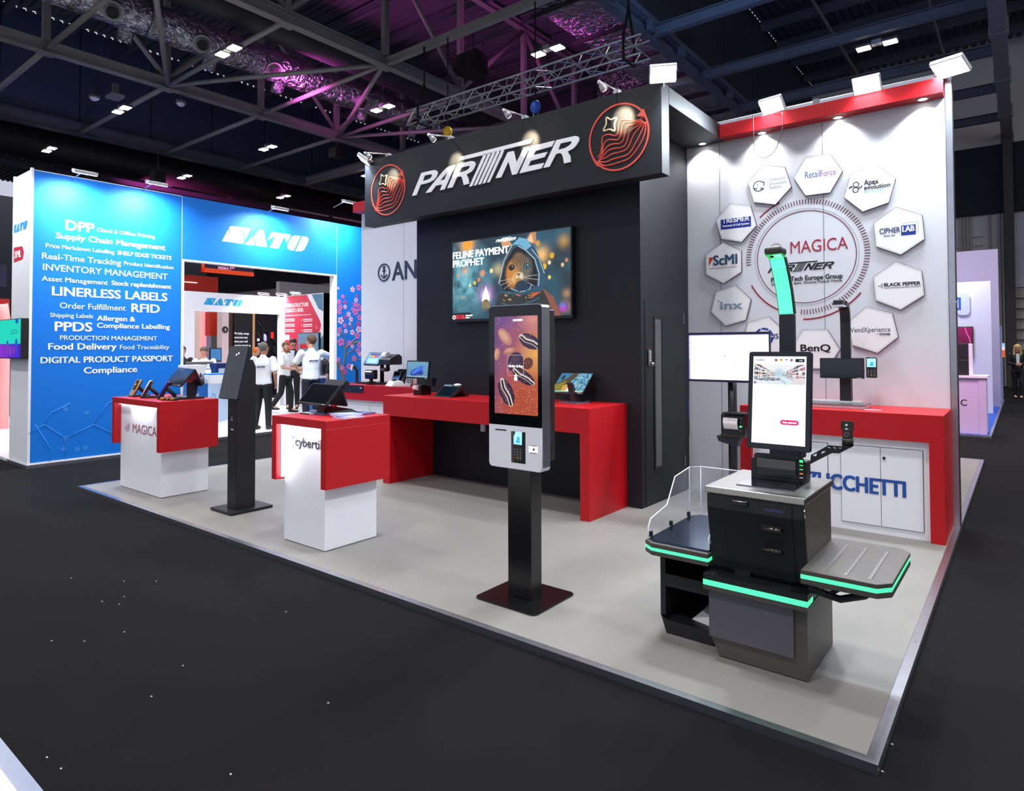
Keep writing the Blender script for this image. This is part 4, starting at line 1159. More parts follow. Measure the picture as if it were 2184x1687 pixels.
fm = frame(bl, br - bl, tl - bl); w, h = (br - bl).length, (tl - bl).length
mb = MB(fm); mb.prism(rrect(0, w, 0, h, .015), -.035, 0, .003); hd = mb.build('display', M('1d2030', .4, .3), ks)
mb = MB(fm); mb.prism(rrect(.008, w - .008, .008, h - .008, .01), 0, .0015); mb.build('glass', M('0a1420', .05, spec=.8), hd)
mb = MB(fm)
for o in (-.012, .012): mb.prism([(w * .5 + o * 1.5 - .01, h * .84 + o * .6), (w * .5 + o * 1.5 + .006, h * .84 + o * .6 - .008), (w * .5 + o * 1.5 + .02, h * .84 + o * .6 + .006), (w * .5 + o * 1.5 + .004, h * .84 + o * .6 + .014)], .0016, .0022)
mb.build('glowing_logo', M('ffffff', .5, emit=1.2), hd)

# ------------------------------------------------------------------ self-checkout machine with green light bands
GREEN = M('4dffa6', .4, emit=1.05)
CHG = M('55514d', .42, .35, bump=.03, bs=500)
CHB = M('191a1f', .42, spec=.45)
so = thing('self_checkout', 'grey and black self checkout machine with green light bands and a portrait screen', 'self checkout', (-1.08, 3.66, 0))
SX0, SX1 = -1.315, -.837
mb = MB(PY(3.93)); mb.prism([(SX0 + .045, .006), (SX1, .006), (SX1, .36), (SX0, .36), (SX0, .11)], 0, .52); lo = mb.build('lower_cabinet', CHG, so)
mb = MB(); mb.hexa([(SX0, 3.392, .105), (SX1 - .06, 3.392, .105), (SX1 - .06, 3.412, .105), (SX0, 3.412, .105), (SX0, 3.392, .345), (SX1 - .06, 3.392, .345), (SX1 - .06, 3.412, .345), (SX0, 3.412, .345)]); ld = mb.build('lower_door', M('5b5a60', .42, .3), so)
mb = MB(PY(3.392)); k = Pl('Y', 3.392).uv(1613, 1282); mb.ring(k, .004, .011, 0, .006, 18); mb.build('lock', STEEL, ld)
mb = MB(); mb.box(SX0 + .05, SX1 - .005, 3.42, 3.92, 0, .006); mb.build('foot', M('0a0a0b', .7), so)
sh = [(SX0 - .02, 3.365), (SX1 + .012, 3.365), (SX1 + .012, 3.47), (SX1, 3.49), (SX1, 3.93), (SX0, 3.93), (SX0 - .02, 3.6)]
mb = MB(); mb.prism(sh, .352, .375); mb.build('shelf_base', CHG, so)
mb = MB(); mb.prism([(x, y + (.004 if y < 3.4 else 0)) for x, y in sh], .401, .432); mb.build('shelf_top', CHB, so)
mb = MB(); mb.box(SX0 - .02, SX1 + .012, 3.366, 3.375, .375, .401); mb.build('light_band', GREEN, so)
mb = MB(); mb.box(SX1 + .004, SX1 + .012, 3.375, 3.47, .375, .401); mb.build('light_band', GREEN, so)
mb = MB(); mb.prism([(SX0 - .019, 3.375), (SX1 + .004, 3.375), (SX1, 3.93), (SX0, 3.93)], .375, .401); mb.build('band_core', CHB, so)
mb = MB(Matrix(((0, 0, 1, 0), (1, 0, 0, 0), (0, 1, 0, 0), (0, 0, 0, 1))))
mb.prism([(3.392, .852), (3.392, .79), (3.455, .47), (3.48, .432), (3.93, .432), (3.93, .852)], SX0 + .012, SX1); ub = mb.build('upper_cabinet', CHG, so)
mb = MB(Matrix(((0, 0, 1, 0), (1, 0, 0, 0), (0, 1, 0, 0), (0, 0, 0, 1))))
mb.prism([(3.384, .848), (3.384, .78), (3.45, .46), (3.47, .432), (3.6, .432), (3.6, .848)], SX0, SX1 - .006); fr = mb.build('black_front', CHB, so)
def upf(px, py):           # a pixel on the sloping black front
    y = 3.42
    for _ in range(6):
        p = onY(px, py, y); z = p.z
        y = 3.384 if z > .78 else 3.384 + (.78 - z) / .32 * .066
    return Vector((p.x, y, p.z))
P0, P1_ = upf(1537, 1062), upf(1689, 1090)
mb = MB(Matrix(((0, 0, 1, 0), (1, 0, 0, 0), (0, 1, 0, 0), (0, 0, 0, 1)))); mb.prism([(3.378, .842), (3.378, .78), (3.444, .46), (3.462, .436), (3.475, .436), (3.395, .842)], P0.x + .01, P1_.x); dp = mb.build('front_door', M('14151b', .4), so)
q = [upf(1562, 1063), upf(1597, 1069)]
mb = MB(); mb.box(q[0].x, q[1].x, 3.36, 3.38, q[0].z - .028, q[0].z - .012, .004); mb.build('door_handle', M('060607', .3), dp)
mb = MB(); mb.tube([(q[0].x + .0, 3.376, q[0].z), (q[0].x + .012, 3.36, q[0].z - .006), (q[1].x - .012, 3.36, q[0].z - .006), (q[1].x, 3.376, q[0].z)], .003, 6); mb.build('handle_wire', STEEL, dp)
for (ax, ay, bx, by, dd) in ((1625, 1118, 1672, 1138, .02), (1625, 1164, 1672, 1182, .014)):
    a, b = upf(ax, ay), upf(bx, by)
    mb = MB(); mb.box(a.x, b.x, (a.y + b.y) / 2 - .012, (a.y + b.y) / 2 + .01, b.z, a.z, .003); s_ = mb.build('coin_slot', M('0a0706', .15, spec=.7), dp)
    mb = MB(); mb.cyl((a.x + .006, a.y - dd, (a.z + b.z) / 2), (b.x - .006, a.y - dd, (a.z + b.z) / 2 ), .012, n=12); mb.build('slot_flap', M('241c18', .2, spec=.7), s_)
a, b = upf(1568, 1208), upf(1602, 1238)
mb = MB(); mb.box(a.x, b.x, a.y - .004, a.y + .02, b.z, a.z); mb.build('receipt_opening', M('040405', .8), dp)
a, b = upf(1629, 1089), upf(1673, 1092)
mb = MB(PY(3.3775)); put(mb, PARTN, a.x, a.z, b.x - a.x); mb.build('lettering', M('3a4678', .4), dp)
k = onX(1716, 1092, SX1)
mb = MB(PX(SX1)); mb.ring((k.y, k.z), 0, .014, 0, .004, 16); mb.box(k.y - .006, k.y + .01, k.z - .03, k.z - .01, 0, .006); mb.build('side_lock', STEEL, so)
mb = MB(); mb.box(SX0 - .012, SX1 + .006, 3.378, 3.965, .852, .888, .006); tp = mb.build('steel_top', STEEL, so)
mb = MB(); mb.hexa([(-1.2, 3.495, .888), (-.915, 3.5, .888), (-.915, 3.76, .888), (-1.2, 3.76, .888), (-1.2, 3.495, .893), (-.915, 3.5, .893), (-.915, 3.76, .893), (-1.2, 3.76, .893)]); sp_ = mb.build('scale_plate', M('8a9098', .12, 1), tp)
mb = MB(); q = [onZ(*p, .893) for p in ((1616, 1027), (1636, 1021.5), (1677, 1027), (1661, 1036.5))]; mb.prism([(p.x, p.y) for p in q], .8931, .8937); mb.build('scan_window', M('060708', .05), sp_)
mb = MB(); mb.prism([(-1.205, 3.752), (-.94, 3.752), (-.92, 3.775), (-.92, 3.86), (-1.205, 3.86)], .888, 1.0, .004); mb.prism([(-1.19, 3.752), (-.955, 3.752), (-.955, 3.85), (-1.19, 3.85)], .99, 1.028, .008); sc_ = mb.build('scanner_tower', CHB, so)
mb = MB(); mb.box(-1.175, -.965, 3.748, 3.753, .905, 1.005, .003); mb.build('scanner_glass', M('08090c', .03, spec=.9), sc_)
mb = MB(); mb.box(-.952, -.925, 3.744, 3.753, .9, 1.02, .004); ib = mb.build('indicator_bar', M('0d0e11', .4), sc_)
for i, c in enumerate(('3dff80', '30d060', '30d060', 'e08030', 'd8d8d8')):
    mb = MB(); z = 1.006 - i * .022; mb.box(-.947, -.93, 3.741, 3.745, z - (.006 if i == 0 else .002), z + (.006 if i == 0 else .002)); mb.build('indicator_light', M(c, .5, emit=1.5 if i < 4 else .2), ib)
mb = MB(); mb.box(-1.09, -.93, 3.70, 3.82, 1.02, 1.085, .006); mb.build('screen_bracket', CHB, so)
mb = MB(); mb.box(-1.073, -.993, 3.85, 3.892, .888, 1.8, .004); po = mb.build('light_pole', M('2c2d31', .42, .3), so)
# curved green lamp at the top of the pole
prof = [(3.85, 1.802), (3.83, 1.86), (3.80, 1.93), (3.755, 2.0), (3.71, 2.06), (3.68, 2.097)]
back = [(y + .04 - .012 * i / 5, z + .012 * i / 5) for i, (y, z) in enumerate(prof)]
mb = MB(Matrix(((0, 0, 1, 0), (1, 0, 0, 0), (0, 1, 0, 0), (0, 0, 0, 1)))); mb.prism(prof + back[::-1], -1.073, -.99); mb.build('curved_back', M('26282c', .4, .3), po)
mb = MB(Matrix(((0, 0, 1, 0), (1, 0, 0, 0), (0, 1, 0, 0), (0, 0, 0, 1))))
fr_ = [(y - .003, z) for y, z in prof]; mb.prism(fr_ + [(y + .001, z) for y, z in prof][::-1], -1.069, -.996); mb.build('green_lamp', M('58ffb8', .4, emit=1.25), po)
mb = MB(); mb.box(-1.076, -.988, 3.6, 3.715, 2.112, 2.15, .012); cp_ = mb.build('camera_head', M('3c3532', .5), po)
mb = MB(); mb.hexa([(-1.072, 3.61, 2.108), (-.992, 3.61, 2.108), (-.994, 3.68, 2.094), (-1.07, 3.68, 2.094), (-1.072, 3.61, 2.116), (-.992, 3.61, 2.116), (-.992, 3.71, 2.116), (-1.072, 3.71, 2.116)]); mb.build('green_underside', M('1fae4c', .4, emit=.35), po)  # reflected green is put in as colour and emission
mb = MB(); mb.ball((-1.045, 3.64, 2.106), .012); mb.build('camera_lens', M('050506', .1), cp_)
lamp('AREA', (-1.03, 3.74, 1.97), (-1.03, 3.2, 1.8), 1.6, (.25, 1, .6), .07, sy=.28)
# portrait touch screen
fm = frame((-1.178, 3.6, 1.076), (1, 0, 0), (0, .062, .517)); w, h = .32, .52
mb = MB(fm); mb.prism(rrect(0, w, 0, h, .014), -.028, 0, .002); td = mb.build('touch_screen', M('15182a', .35, .2), so)
mb = MB(fm); mb.prism(rrect(.004, w - .004, .004, h - .004, .012), 0, .001); mb.build('bezel', M('0b0d18', .1, spec=.6), td)
mb = MB(fm); mb.box(.025, w - .026, .03, h - .026, .001, .0016); sw = mb.build('lit_screen', M('f4fbff', .4, emit=1.0), td)
Ps = Paint(320, 140, 'f0f2f4')
rr = np.random.RandomState(11)
Ps.poly([(.42, .5), (.58, .5), (.95, 0), (.25, 0)], 'dceaf2')
for sgn in (-1, 1):
    for row in range(5):
        for k_ in range(46):
            u = rr.rand() ** .7; y0 = .5 + (row - 2) * .26 * u
            x = .5 + sgn * (.07 + .43 * u); c = ['d86878', '3a4a70', '88a8b8', '203038', 'c8a060', 'f8f8f8', '508060' if sgn < 0 else 'e88898', '6a3a40'][rr.randint(8)]
            Ps.ell(x, y0 + .06 * u, .035 * u + .01, .09 * u * rr.rand() + .02, c, .75, 0, .5)
        Ps.line([(.5 + sgn * .06, .5 + (row - 2) * .03), (.5 + sgn * .5, .5 + (row - 2) * .26)], .008, '1a2030', .8)
Ps.mix(np.clip(1 - np.hypot((Ps.X - .5) / .13, (Ps.Y - .58) / .3), 0, 1), '9ac8dc', .9)
Ps.poly([(.04, .06), (.48, .1), (.48, .38), (.08, .36)], 'e8eef2'); Ps.line([(.48, .3), (.62, .1), (.62, .0)], .012, '4a7aa0')
Ps.poly([(.72, .0), (1, .0), (1, .35), (.78, .3)], 'e4dce0')
picture('shop_photo', fm, .028, w - .03, h - .175, h - .068, .0019, Ps.mat('screen_shop', 1.0), td)
mb = MB(fm); put(mb, PARTN, .04, h - .158, .125, .0022, .0002); put(mb, PARTN, .033, h - .05, .055, .0022, .0002); mb.build('screen_logo', M('22324e', .5, emit=.5), td)
mb = MB(fm); mb.box(.24, w - .035, h - .056, h - .038, .0018, .0022); mb.build('help_button', M('0c1220', .4), td)
mb = MB(fm); mb.text('Help', .268, h - .05, .006, al='C', z=.0024, ext=.0001); mb.build('button_text', M('ffffff', .5, emit=.9), td)
for i, (c1_, c2_) in enumerate((('2a1a1c', 'c83030'), ('c83a30', 'e8c040'), ('3a60b0', 'f0f0f0'), ('30408a', 'd05060'))):
    for j, c in enumerate((c1_, c2_)):
        mb = MB(fm); mb.ring((.143 + i * .026, h - .046), 0, .007, .0018, .0021, 14, 0 + 180 * j, 180 + 180 * j); mb.build('flag_icon', M(c, .5, emit=.6), td)
mb = MB(fm); mb.text('Welcome!', w / 2, .235, .03, w=.21, al='C', z=.0018, ext=.0001); mb.build('screen_text', M('d4eaf0', .5, emit=.95), td)
mb = MB(fm); mb.text('Scan your product', w / 2, .203, .008, w=.105, al='C', z=.0018, ext=.0001); mb.text('Search product', .075, .148, .005, z=.0018, ext=.0001); mb.text('Card payment only', w / 2, .05, .005, al='C', z=.0018, ext=.0001); mb.build('screen_text', M('b8c0c8', .5, emit=.8), td)
mb = MB(fm); mb.prism(rrect(.17, .262, .134, .16, .012), .0018, .0022); mb.build('start_button', M('d01a5c', .5, emit=.9), td)
mb = MB(fm); mb.text('Get started', .216, .1425, .009, w=.068, al='C', bold=.04, z=.0024, ext=.0001); mb.build('button_text', M('ffffff', .5, emit=.9), td)
# right packing tray
tr = [(-.837, 3.296), (-.522, 3.3), (-.472, 3.362), (-.468, 3.918), (-.518, 3.975), (-.837, 3.964)]
mb = MB(); mb.prism(tr, .551, .57, .002); ra = mb.build('packing_tray', CHG, so)
mb = MB(); mb.prism([(x + (-.003 if x > -.6 else 0), y + (.003 if y < 3.5 else -.003)) for x, y in tr], .531, .551); mb.build('light_band', GREEN, so)
mb = MB(); mb.prism(tr, .507, .531, .002); mb.build('tray_base', CHG, so)
for x in (-.745, -.655, -.56):
    mb = MB(); mb.box(x - .008, x + .008, 3.36, 3.86, .57, .572, .001); mb.build('tray_runner', STEEL, ra)
mb = MB()
mb.tube([(-.837, 3.45, .44), (-.7, 3.45, .42), (-.6, 3.45, .46), (-.55, 3.45, .505)], .018, 4); mb.tube([(-.837, 3.45, .5), (-.62, 3.45, .5)], .012, 4); mb.tube([(-.75, 3.45, .43), (-.66, 3.45, .5)], .01, 4); mb.tube([(-.837, 3.8, .44), (-.7, 3.8, .42), (-.6, 3.8, .46), (-.55, 3.8, .505)], .018, 4)
mb.build('tray_bracket', M('0a0a0b', .6), so)
# left bagging unit
bu = thing('bagging_unit', 'black bagging unit with a clear guarded tray left of the self checkout', 'bagging unit', (-1.49, 3.8, 0))
bk = M('121317', .5)
for (n_, b) in (('side_wall', (-1.64, -1.61, 3.505, 4.1, .1, .47)), ('rear_wall', (-1.61, -1.33, 4.07, 4.1, .006, .47)), ('middle_rail', (-1.61, -1.33, 3.505, 3.53, .264, .333)), ('middle_shelf', (-1.61, -1.33, 3.53, 4.07, .28, .3)), ('bottom_shelf', (-1.61, -1.33, 3.52, 4.07, .05, .07)), ('side_wall', (-1.345, -1.33, 3.505, 4.07, .006, .47))):
    mb = MB(); mb.box(*b); mb.build(n_, bk, bu)
mb = MB(PY(4.1)); mb.prism([(-1.605, .0), (-1.33, .0), (-1.33, .075), (-1.61, .075), (-1.64, .1)], 0, .595); mb.build('kick_plate', bk, bu)
tt = [(-1.322, 3.405), (-1.648, 3.405), (-1.706, 3.452), (-1.72, 4.1), (-1.67, 4.17), (-1.33, 4.17)]
mb = MB(); mb.prism(tt, .497, .52, .002); mb.build('tray_rim', CHG, bu)
mb = MB(); mb.prism([(x, y + .003) for x, y in tt], .479, .497); mb.build('light_band', GREEN, bu)
mb = MB(); mb.prism(tt, .455, .479, .002); mb.build('tray_base', CHG, bu)
ti = [(-1.33, 3.44), (-1.65, 3.44), (-1.69, 3.48), (-1.70, 4.09), (-1.655, 4.15), (-1.335, 4.15)]
mb = MB(); mb.prism(ti, .52, .53, .003); mb.build('steel_pan', M('5a6e88', .18, 1), bu)
acr = M('dfe8f4', .03, alpha=.16, spec=.8)
edge = M('e8ecf8', .2, emit=.15)  # weak emission stands for light caught in the acrylic edges
def pane(P, top, nm='clear_guard'):
    mb = MB(); mb.poly(P); o = mb.build(nm, acr, bu)
    mb = MB(); mb.tube(top, .0035, 6); mb.build('guard_edge', edge, o)
L0, L1, L2 = Vector((-1.695, 3.47, .53)), Vector((-1.705, 4.09, .53)), Vector((-1.655, 4.15, .53))
L3 = Vector((-1.335, 4.15, .53))
up = lambda v, h_: v + Vector((0, 0, h_))
mid, mid2 = L0.lerp(L1, .42), L0.lerp(L1, .62)
side = [L0, L1, up(L1, .31), up(mid2, .285), up(mid, .135), up(L0.lerp(L1, .05), .1), up(L0, .06)]
pane(side, [L0, up(L0, .06), up(L0.lerp(L1, .05), .1), up(mid, .135), up(mid2, .285), up(L1, .31)])
pane([L1, L2, up(L2, .31), up(L1, .31)], [L1, up(L1, .31), up(L2, .31), L2])
pane([L2, L3, up(L3, .31), up(L2, .31)], [up(L2, .31), up(L3, .31)])
K0 = Vector((-1.335, 3.45, .53)); K1 = Vector((-1.335, 3.62, .53))
pane([K0, K1, up(K1, .1), up(K0, .06)], [K0, up(K0, .06), up(K0.lerp(K1, .3), .1), up(K1, .1)])
mb = MB()
for v in (L0.lerp(L1, .04), L0.lerp(L1, .5), L0.lerp(L1, .95), K0.lerp(K1, .2)): mb.box(v.x - .004, v.x + .012, v.y - .012, v.y + .012, .53, .56, .002)
mb.build('guard_clips', M('2a2c34', .3, .6), bu)
mb = MB(); mb.hexa([(-1.5, 3.6, .07), (-1.36, 3.56, .07), (-1.36, 3.9, .07), (-1.5, 3.9, .07), (-1.44, 3.62, .13), (-1.36, 3.58, .12), (-1.36, 3.9, .14), (-1.46, 3.9, .13)])
tag(mb.build('paper_bag', M('cfccc8', .8)), 'crumpled pale paper bag lying on the bottom shelf of the bagging unit', 'bag')
mb = MB(); mb.box(-1.45, -1.40, 4.12, 4.135, .555, .6); tag(mb.build('small_card', M('b08090', .6)), 'small pinkish card behind the clear guard of the bagging tray', 'card')
# lattice arm with a pin pad holder, and printer arm
ar = thing('lattice_arm', 'black slotted arm reaching right from the self checkout with a device holder', 'arm', (-.93, 3.85, 1.03))
a, b, c = [onY(*p, 3.8) for p in ((1730, 970), (1768, 949), (1815, 954))]
a2, b2, c2_ = [onY(*p, 3.8) for p in ((1728, 990), (1775, 966), (1790, 967))]
mb = MB(PY(3.8)); A = lambda v: (v.x, v.z)
mb.curve([[A(a), A(b), A(c), A(c2_), A(b2), A(a2)]] + [[A(onY(*p, 3.8)) for p in tri] for tri in (((1732.5, 972), (1743, 966), (1741, 973)), ((1751, 968.5), (1754, 962), (1762, 962.5)), ((1764, 955), (1768, 952.3), (1773, 956)), ((1776, 953.5), (1780, 953), (1784, 957), (1781, 957)), ((1787, 954), (1796, 955), (1792, 958)))], 0, .006)
mb.build('slotted_plate', M('25252a', .5), ar)
ct = onY(1808, 949, 3.8)
mb = MB(); mb.box(c.x - .06, c.x + .002, 3.77, 3.84, c.z + .0, c.z + .006); mb.build('end_plate', M('1c1c20', .5), ar)
mb = MB(); mb.cyl((ct.x, 3.8, c.z + .006), (ct.x, 3.8, ct.z + .035), .027); mb.build('swivel_base', M('101114', .5), ar)
mb = MB(); mb.box(ct.x - .022, ct.x + .024, 3.785, 3.81, ct.z + .035, ct.z + .085, .004); mb.prism([(ct.x - .03, 3.79), (ct.x + .03, 3.79), (ct.x + .03, 3.802), (ct.x - .03, 3.802)], ct.z + .075, ct.z + .125, .004); hl = mb.build('device_holder', M('2b2523', .5), ar)
mb = MB(PY(3.788))
for z_ in (.105, .083): mb.ring((ct.x - .002, ct.z + z_), 0, .006, 0, .003, 14)
mb.build('white_studs', M('f0f0f0', .4), hl)
mb = MB(PY(3.784)); mb.ring((ct.x - .002, ct.z + .055), .008, .011, 0, .003, 16); mb.build('ring_mark', STEEL, hl)
mb = MB(PY(3.784)); mb.ring((ct.x + .01, ct.z + .066), 0, .004, 0, .003, 12); mb.build('red_dot', M('a02020', .4), hl)

# ------------------------------------------------------------------ second pole with a landscape monitor and receipt printer
mp = thing('monitor_pole', 'black floor pole carrying a white lit landscape monitor by the right wall', 'monitor', (-2.16, 6.2, 0))
mb = MB(); mb.cyl((-2.155, 6.2, .012), (-2.155, 6.2, 1.6), .04, n=20); mb.build('pole', M('0b0c10', .3), mp)
mb = MB(); mb.prism(rrect(-2.36, -1.95, 6.0, 6.4, .03), 0, .012, .003); mb.build('base_plate', M('0b0b0d', .4), mp)
mb = MB(); mb.box(-2.2, -2.11, 6.11, 6.2, 1.42, 1.6); mb.build('bracket', M('0b0b0d', .4), mp)
q = [onY(*p, 6.08) for p in ((1466.5, 710), (1642, 707), (1640, 819), (1465.5, 812))]
x0, x1, z0, z1 = q[0].x, q[1].x, (q[2].z + q[3].z) / 2, (q[0].z + q[1].z) / 2
mb = MB(PY(6.11)); mb.prism(rrect(x0, x1, z0, z1, .008), 0, .03, .002); mo = mb.build('monitor_frame', M('1e2040', .35, .2), mp)
mb = MB(PY(6.08)); mb.box(x0 + .012, x1 - .012, z0 + .022, z1 - .022, 0, .001); mb.build('lit_screen', M('fdfbff', .4, emit=1.1), mo)
mb = MB(PY(6.0785)); mb.box(x0 + .012, x1 - .012, z1 - .028, z1 - .022, 0, .0006); mb.box(x0 + .012, x0 + .026, z0 + .022, z1 - .022, 0, .0006); mb.build('screen_bars', M('9080b8', .4, emit=.8), mo)
mb = MB(PY(6.0775))
for i in range(10): mb.box(x0 + .015, x0 + .023, z1 - .05 - i * .022, z1 - .04 - i * .022, 0, .0004)
mb.build('side_icons', M('f4f0ff', .4, emit=.8), mo)
for i, cc in enumerate(('e0a0b0', 'b8b8c0', 'c0a0c8', 'c0c0c8', 'd89098', 'd0d0d8', '70b0e0')):
    px, py = 1526 + i * 10.4, 773.5; u = onY(px, py, 6.078); mb = MB(PY(6.0785)); mb.ring((u.x, u.z), 0, .006, 0, .0006, 10); mb.build('screen_icon', M(cc, .4, emit=.8), mo)
u = onY(1546, 758, 6.078); mb = MB(PY(6.0785)); mb.ring((u.x, u.z), 0, .008, 0, .0006, 10); mb.build('screen_icon', M('e060b0', .4, emit=.8), mo)
pr = thing('receipt_printer', 'black receipt printer with a curled white receipt mounted on the monitor pole', 'printer', (-2.2, 6.1, .78))
q = [onY(*p, 6.05) for p in ((1537, 883), (1588, 885), (1588, 931), (1537, 930))]
x0, x1, z0, z1 = q[0].x, q[1].x, q[3].z, q[0].z
mb = MB(); mb.box(x0, x1, 6.05, 6.16, z0, z1, .008); pb = mb.build('printer_body', M('0c0c0e', .25, spec=.6), pr)
mb = MB(); mb.box(x0 + .03, x1 + .02, 6.0, 6.16, z1 + .006, z1 + .022, .004); mb.build('top_plate', M('0a0a0c', .35), pr)
mb = MB(); mb.box(x0 - .003, x1 + .003, 6.042, 6.06, z0, z0 + .02, .003); mb.build('lower_lip', M('2c2018', .3), pb)
P_ = [onY(*p, 6.04) for p in ((1543.5, 890), (1574, 891.5), (1574, 916), (1543.5, 914))]
bm = bmesh.new(); n = 8; A = []
for i in range(n + 1):
    u = i / n; z = P_[0].z + (P_[3].z - P_[0].z) * u; y = 6.045 - .028 * math.sin(math.pi * (.15 + .85 * u))
    A.append((bm.verts.new((P_[0].x, y, z)), bm.verts.new((P_[1].x, y, z))))
for i in range(n): bm.faces.new((A[i][0], A[i + 1][0], A[i + 1][1], A[i][1]))
mb = MB(); mb.bm.free(); mb.bm = bm; mb.build('receipt', M('f0e8ea', .7), pr)
for i, c in enumerate(('606060', '404048', '3dff80', '404048')):
    u = onY(1580, 893 + i * 8.5 if i != 2 else 910, 6.048); mb = MB(); mb.box(u.x - .012, u.x + .01, 6.044, 6.05, u.z - .006, u.z + .006); mb.build('printer_button', M(c, .5, emit=1.5 if i == 2 else 0), pb)
mb = MB(); mb.hexa([(-2.24, 6.06, z0 - .05), (-2.07, 6.06, z0 - .09), (-2.07, 6.16, z0 - .09), (-2.24, 6.16, z0 - .05), (-2.26, 6.06, z0), (-2.04, 6.06, z0), (-2.04, 6.16, z0), (-2.26, 6.16, z0)]); mb.build('mounting_bracket', M('1a1a2c', .5), pr)

# ------------------------------------------------------------------ column device with a camera head on the right counter
ls = thing('scanner_column', 'black curved column scanner with a small dark display on the right counter', 'scanner', (-1.3, 6.8, 1.05))
q = [onZ(*p, 1.05) for p in ((1700, 866), (1838, 873.5), (1858, 868.5))]
mb = MB(); mb.prism(rrect(-1.98, -1.13, 6.66, 6.99, .02), 1.05, 1.085, .004); bs_ = mb.build('weighing_base', M('c8bcc4', .4, .3), ls)
mb = MB(); mb.prism(rrect(-1.985, -1.125, 6.655, 6.995, .02), 1.078, 1.088); mb.build('base_plate', M('8c9094', .25, .9), ls)
mb = MB(); mb.prism(rrect(-1.63, -1.19, 6.84, 6.97, .05), 1.088, 1.105, .004); mb.build('clear_rest', M('e8eaf0', .1, alpha=.7), bs_)
mb = MB()
cx = -1.318
mb.hexa([(cx - .05, 6.86, 1.088), (cx + .045, 6.86, 1.088), (cx + .045, 6.94, 1.088), (cx - .05, 6.94, 1.088), (cx - .05, 6.86, 1.34), (cx + .045, 6.86, 1.34), (cx + .045, 6.94, 1.34), (cx - .05, 6.94, 1.34)])
mb.build('column_foot', M('1a1618', .5), ls)
path = [(6.9, 1.34), (6.9, 1.85), (6.89, 1.93), (6.86, 1.985), (6.8, 2.01), (6.74, 2.02)]
mb = MB()
for (y0, z0), (y1, z1) in zip(path[:-1], path[1:]):
    d = Vector((0, y1 - y0, z1 - z0)).normalized(); nn = Vector((0, d.z, -d.y)) * .022
    w_ = .042
    mb.hexa([Vector((cx - w_, y0, z0)) - nn, Vector((cx + w_, y0, z0)) - nn, Vector((cx + w_, y0, z0)) + nn, Vector((cx - w_, y0, z0)) + nn, Vector((cx - w_, y1, z1)) - nn, Vector((cx + w_, y1, z1)) - nn, Vector((cx + w_, y1, z1)) + nn, Vector((cx - w_, y1, z1)) + nn])
mb.build('curved_column', M('1b1b20', .4), ls)
mb = MB(); mb.box(cx - .045, cx + .035, 6.6, 6.78, 2.0, 2.045, .006); ch = mb.build('camera_head', M('1c1d22', .5), ls)
mb = MB(); mb.box(cx - .047, cx + .037, 6.59, 6.78, 1.985, 2.0); mb.build('white_strip', M('c8d0dc', .3), ch)
q = [onY(*p, 6.78) for p in ((1754, 761), (1847, 763), (1843, 808), (1749, 806))]
fm = frame(q[3], q[2] - q[3], q[0] - q[3]); w, h = (q[2] - q[3]).length, .19
mb = MB(fm); mb.prism(rrect(0, w, 0, h, .006), -.03, 0, .002); dd = mb.build('small_display', M('101216', .4), ls)
mb = MB(fm); mb.box(.006, w - .006, .008, h - .006, 0, .001); mb.build('display_glass', M('0a1620', .06, spec=.7), dd)
mb = MB(fm); mb.box(w - .06, w - .015, .003, .008, .001, .0014); mb.build('display_mark', M('e0e0e0', .4), dd)
fm = frame(onY(1860, 806, 6.77), (1, .0, 0), (0, .05, 1))
card_terminal('card_terminal', 'black card terminal with a pale screen fixed beside the small dark display', fm, .085, .185, .03)
mb = MB(); mb.tube(smooth([onY(*p, 6.82) for p in ((1846, 764), (1853, 762), (1858, 766), (1859, 772))]), .004, 6); tag(mb.build('terminal_cable', M('0c0c10', .5)), 'short black cable between the small display and the card terminal', 'cable')
mb = MB(); p = onZ(1860, 874.5, 1.05); mb.box(p.x - .06, p.x + .07, p.y - .03, p.y + .03, 1.05, 1.0525); tag(mb.build('leaflet', M('b8a8c8', .6)), 'small pale leaflet lying on the right counter beside the column scanner', 'leaflet')
# ------------------------------------------------------------------ devices standing on the counters
def scrquad(TL, TR, BR, BL, Yb, dY=None):
    wb = (onY(*BR, Yb) - onY(*BL, Yb)).length; wt = (onY(*TR, Yb) - onY(*TL, Yb)).length
    Yt = Yb + dY if dY else Yb * wb / wt
    bl, br, tl, tr = onY(*BL, Yb), onY(*BR, Yb), onY(*TL, Yt), onY(*TR, Yt)
    fm = frame(bl, br - bl, (tl + tr) / 2 - (bl + br) / 2)
    return fm, wb, ((tl + tr) / 2 - (bl + br) / 2).length
def inv(fm, px, py, y): return fm.inverted() @ onY(px, py, y)

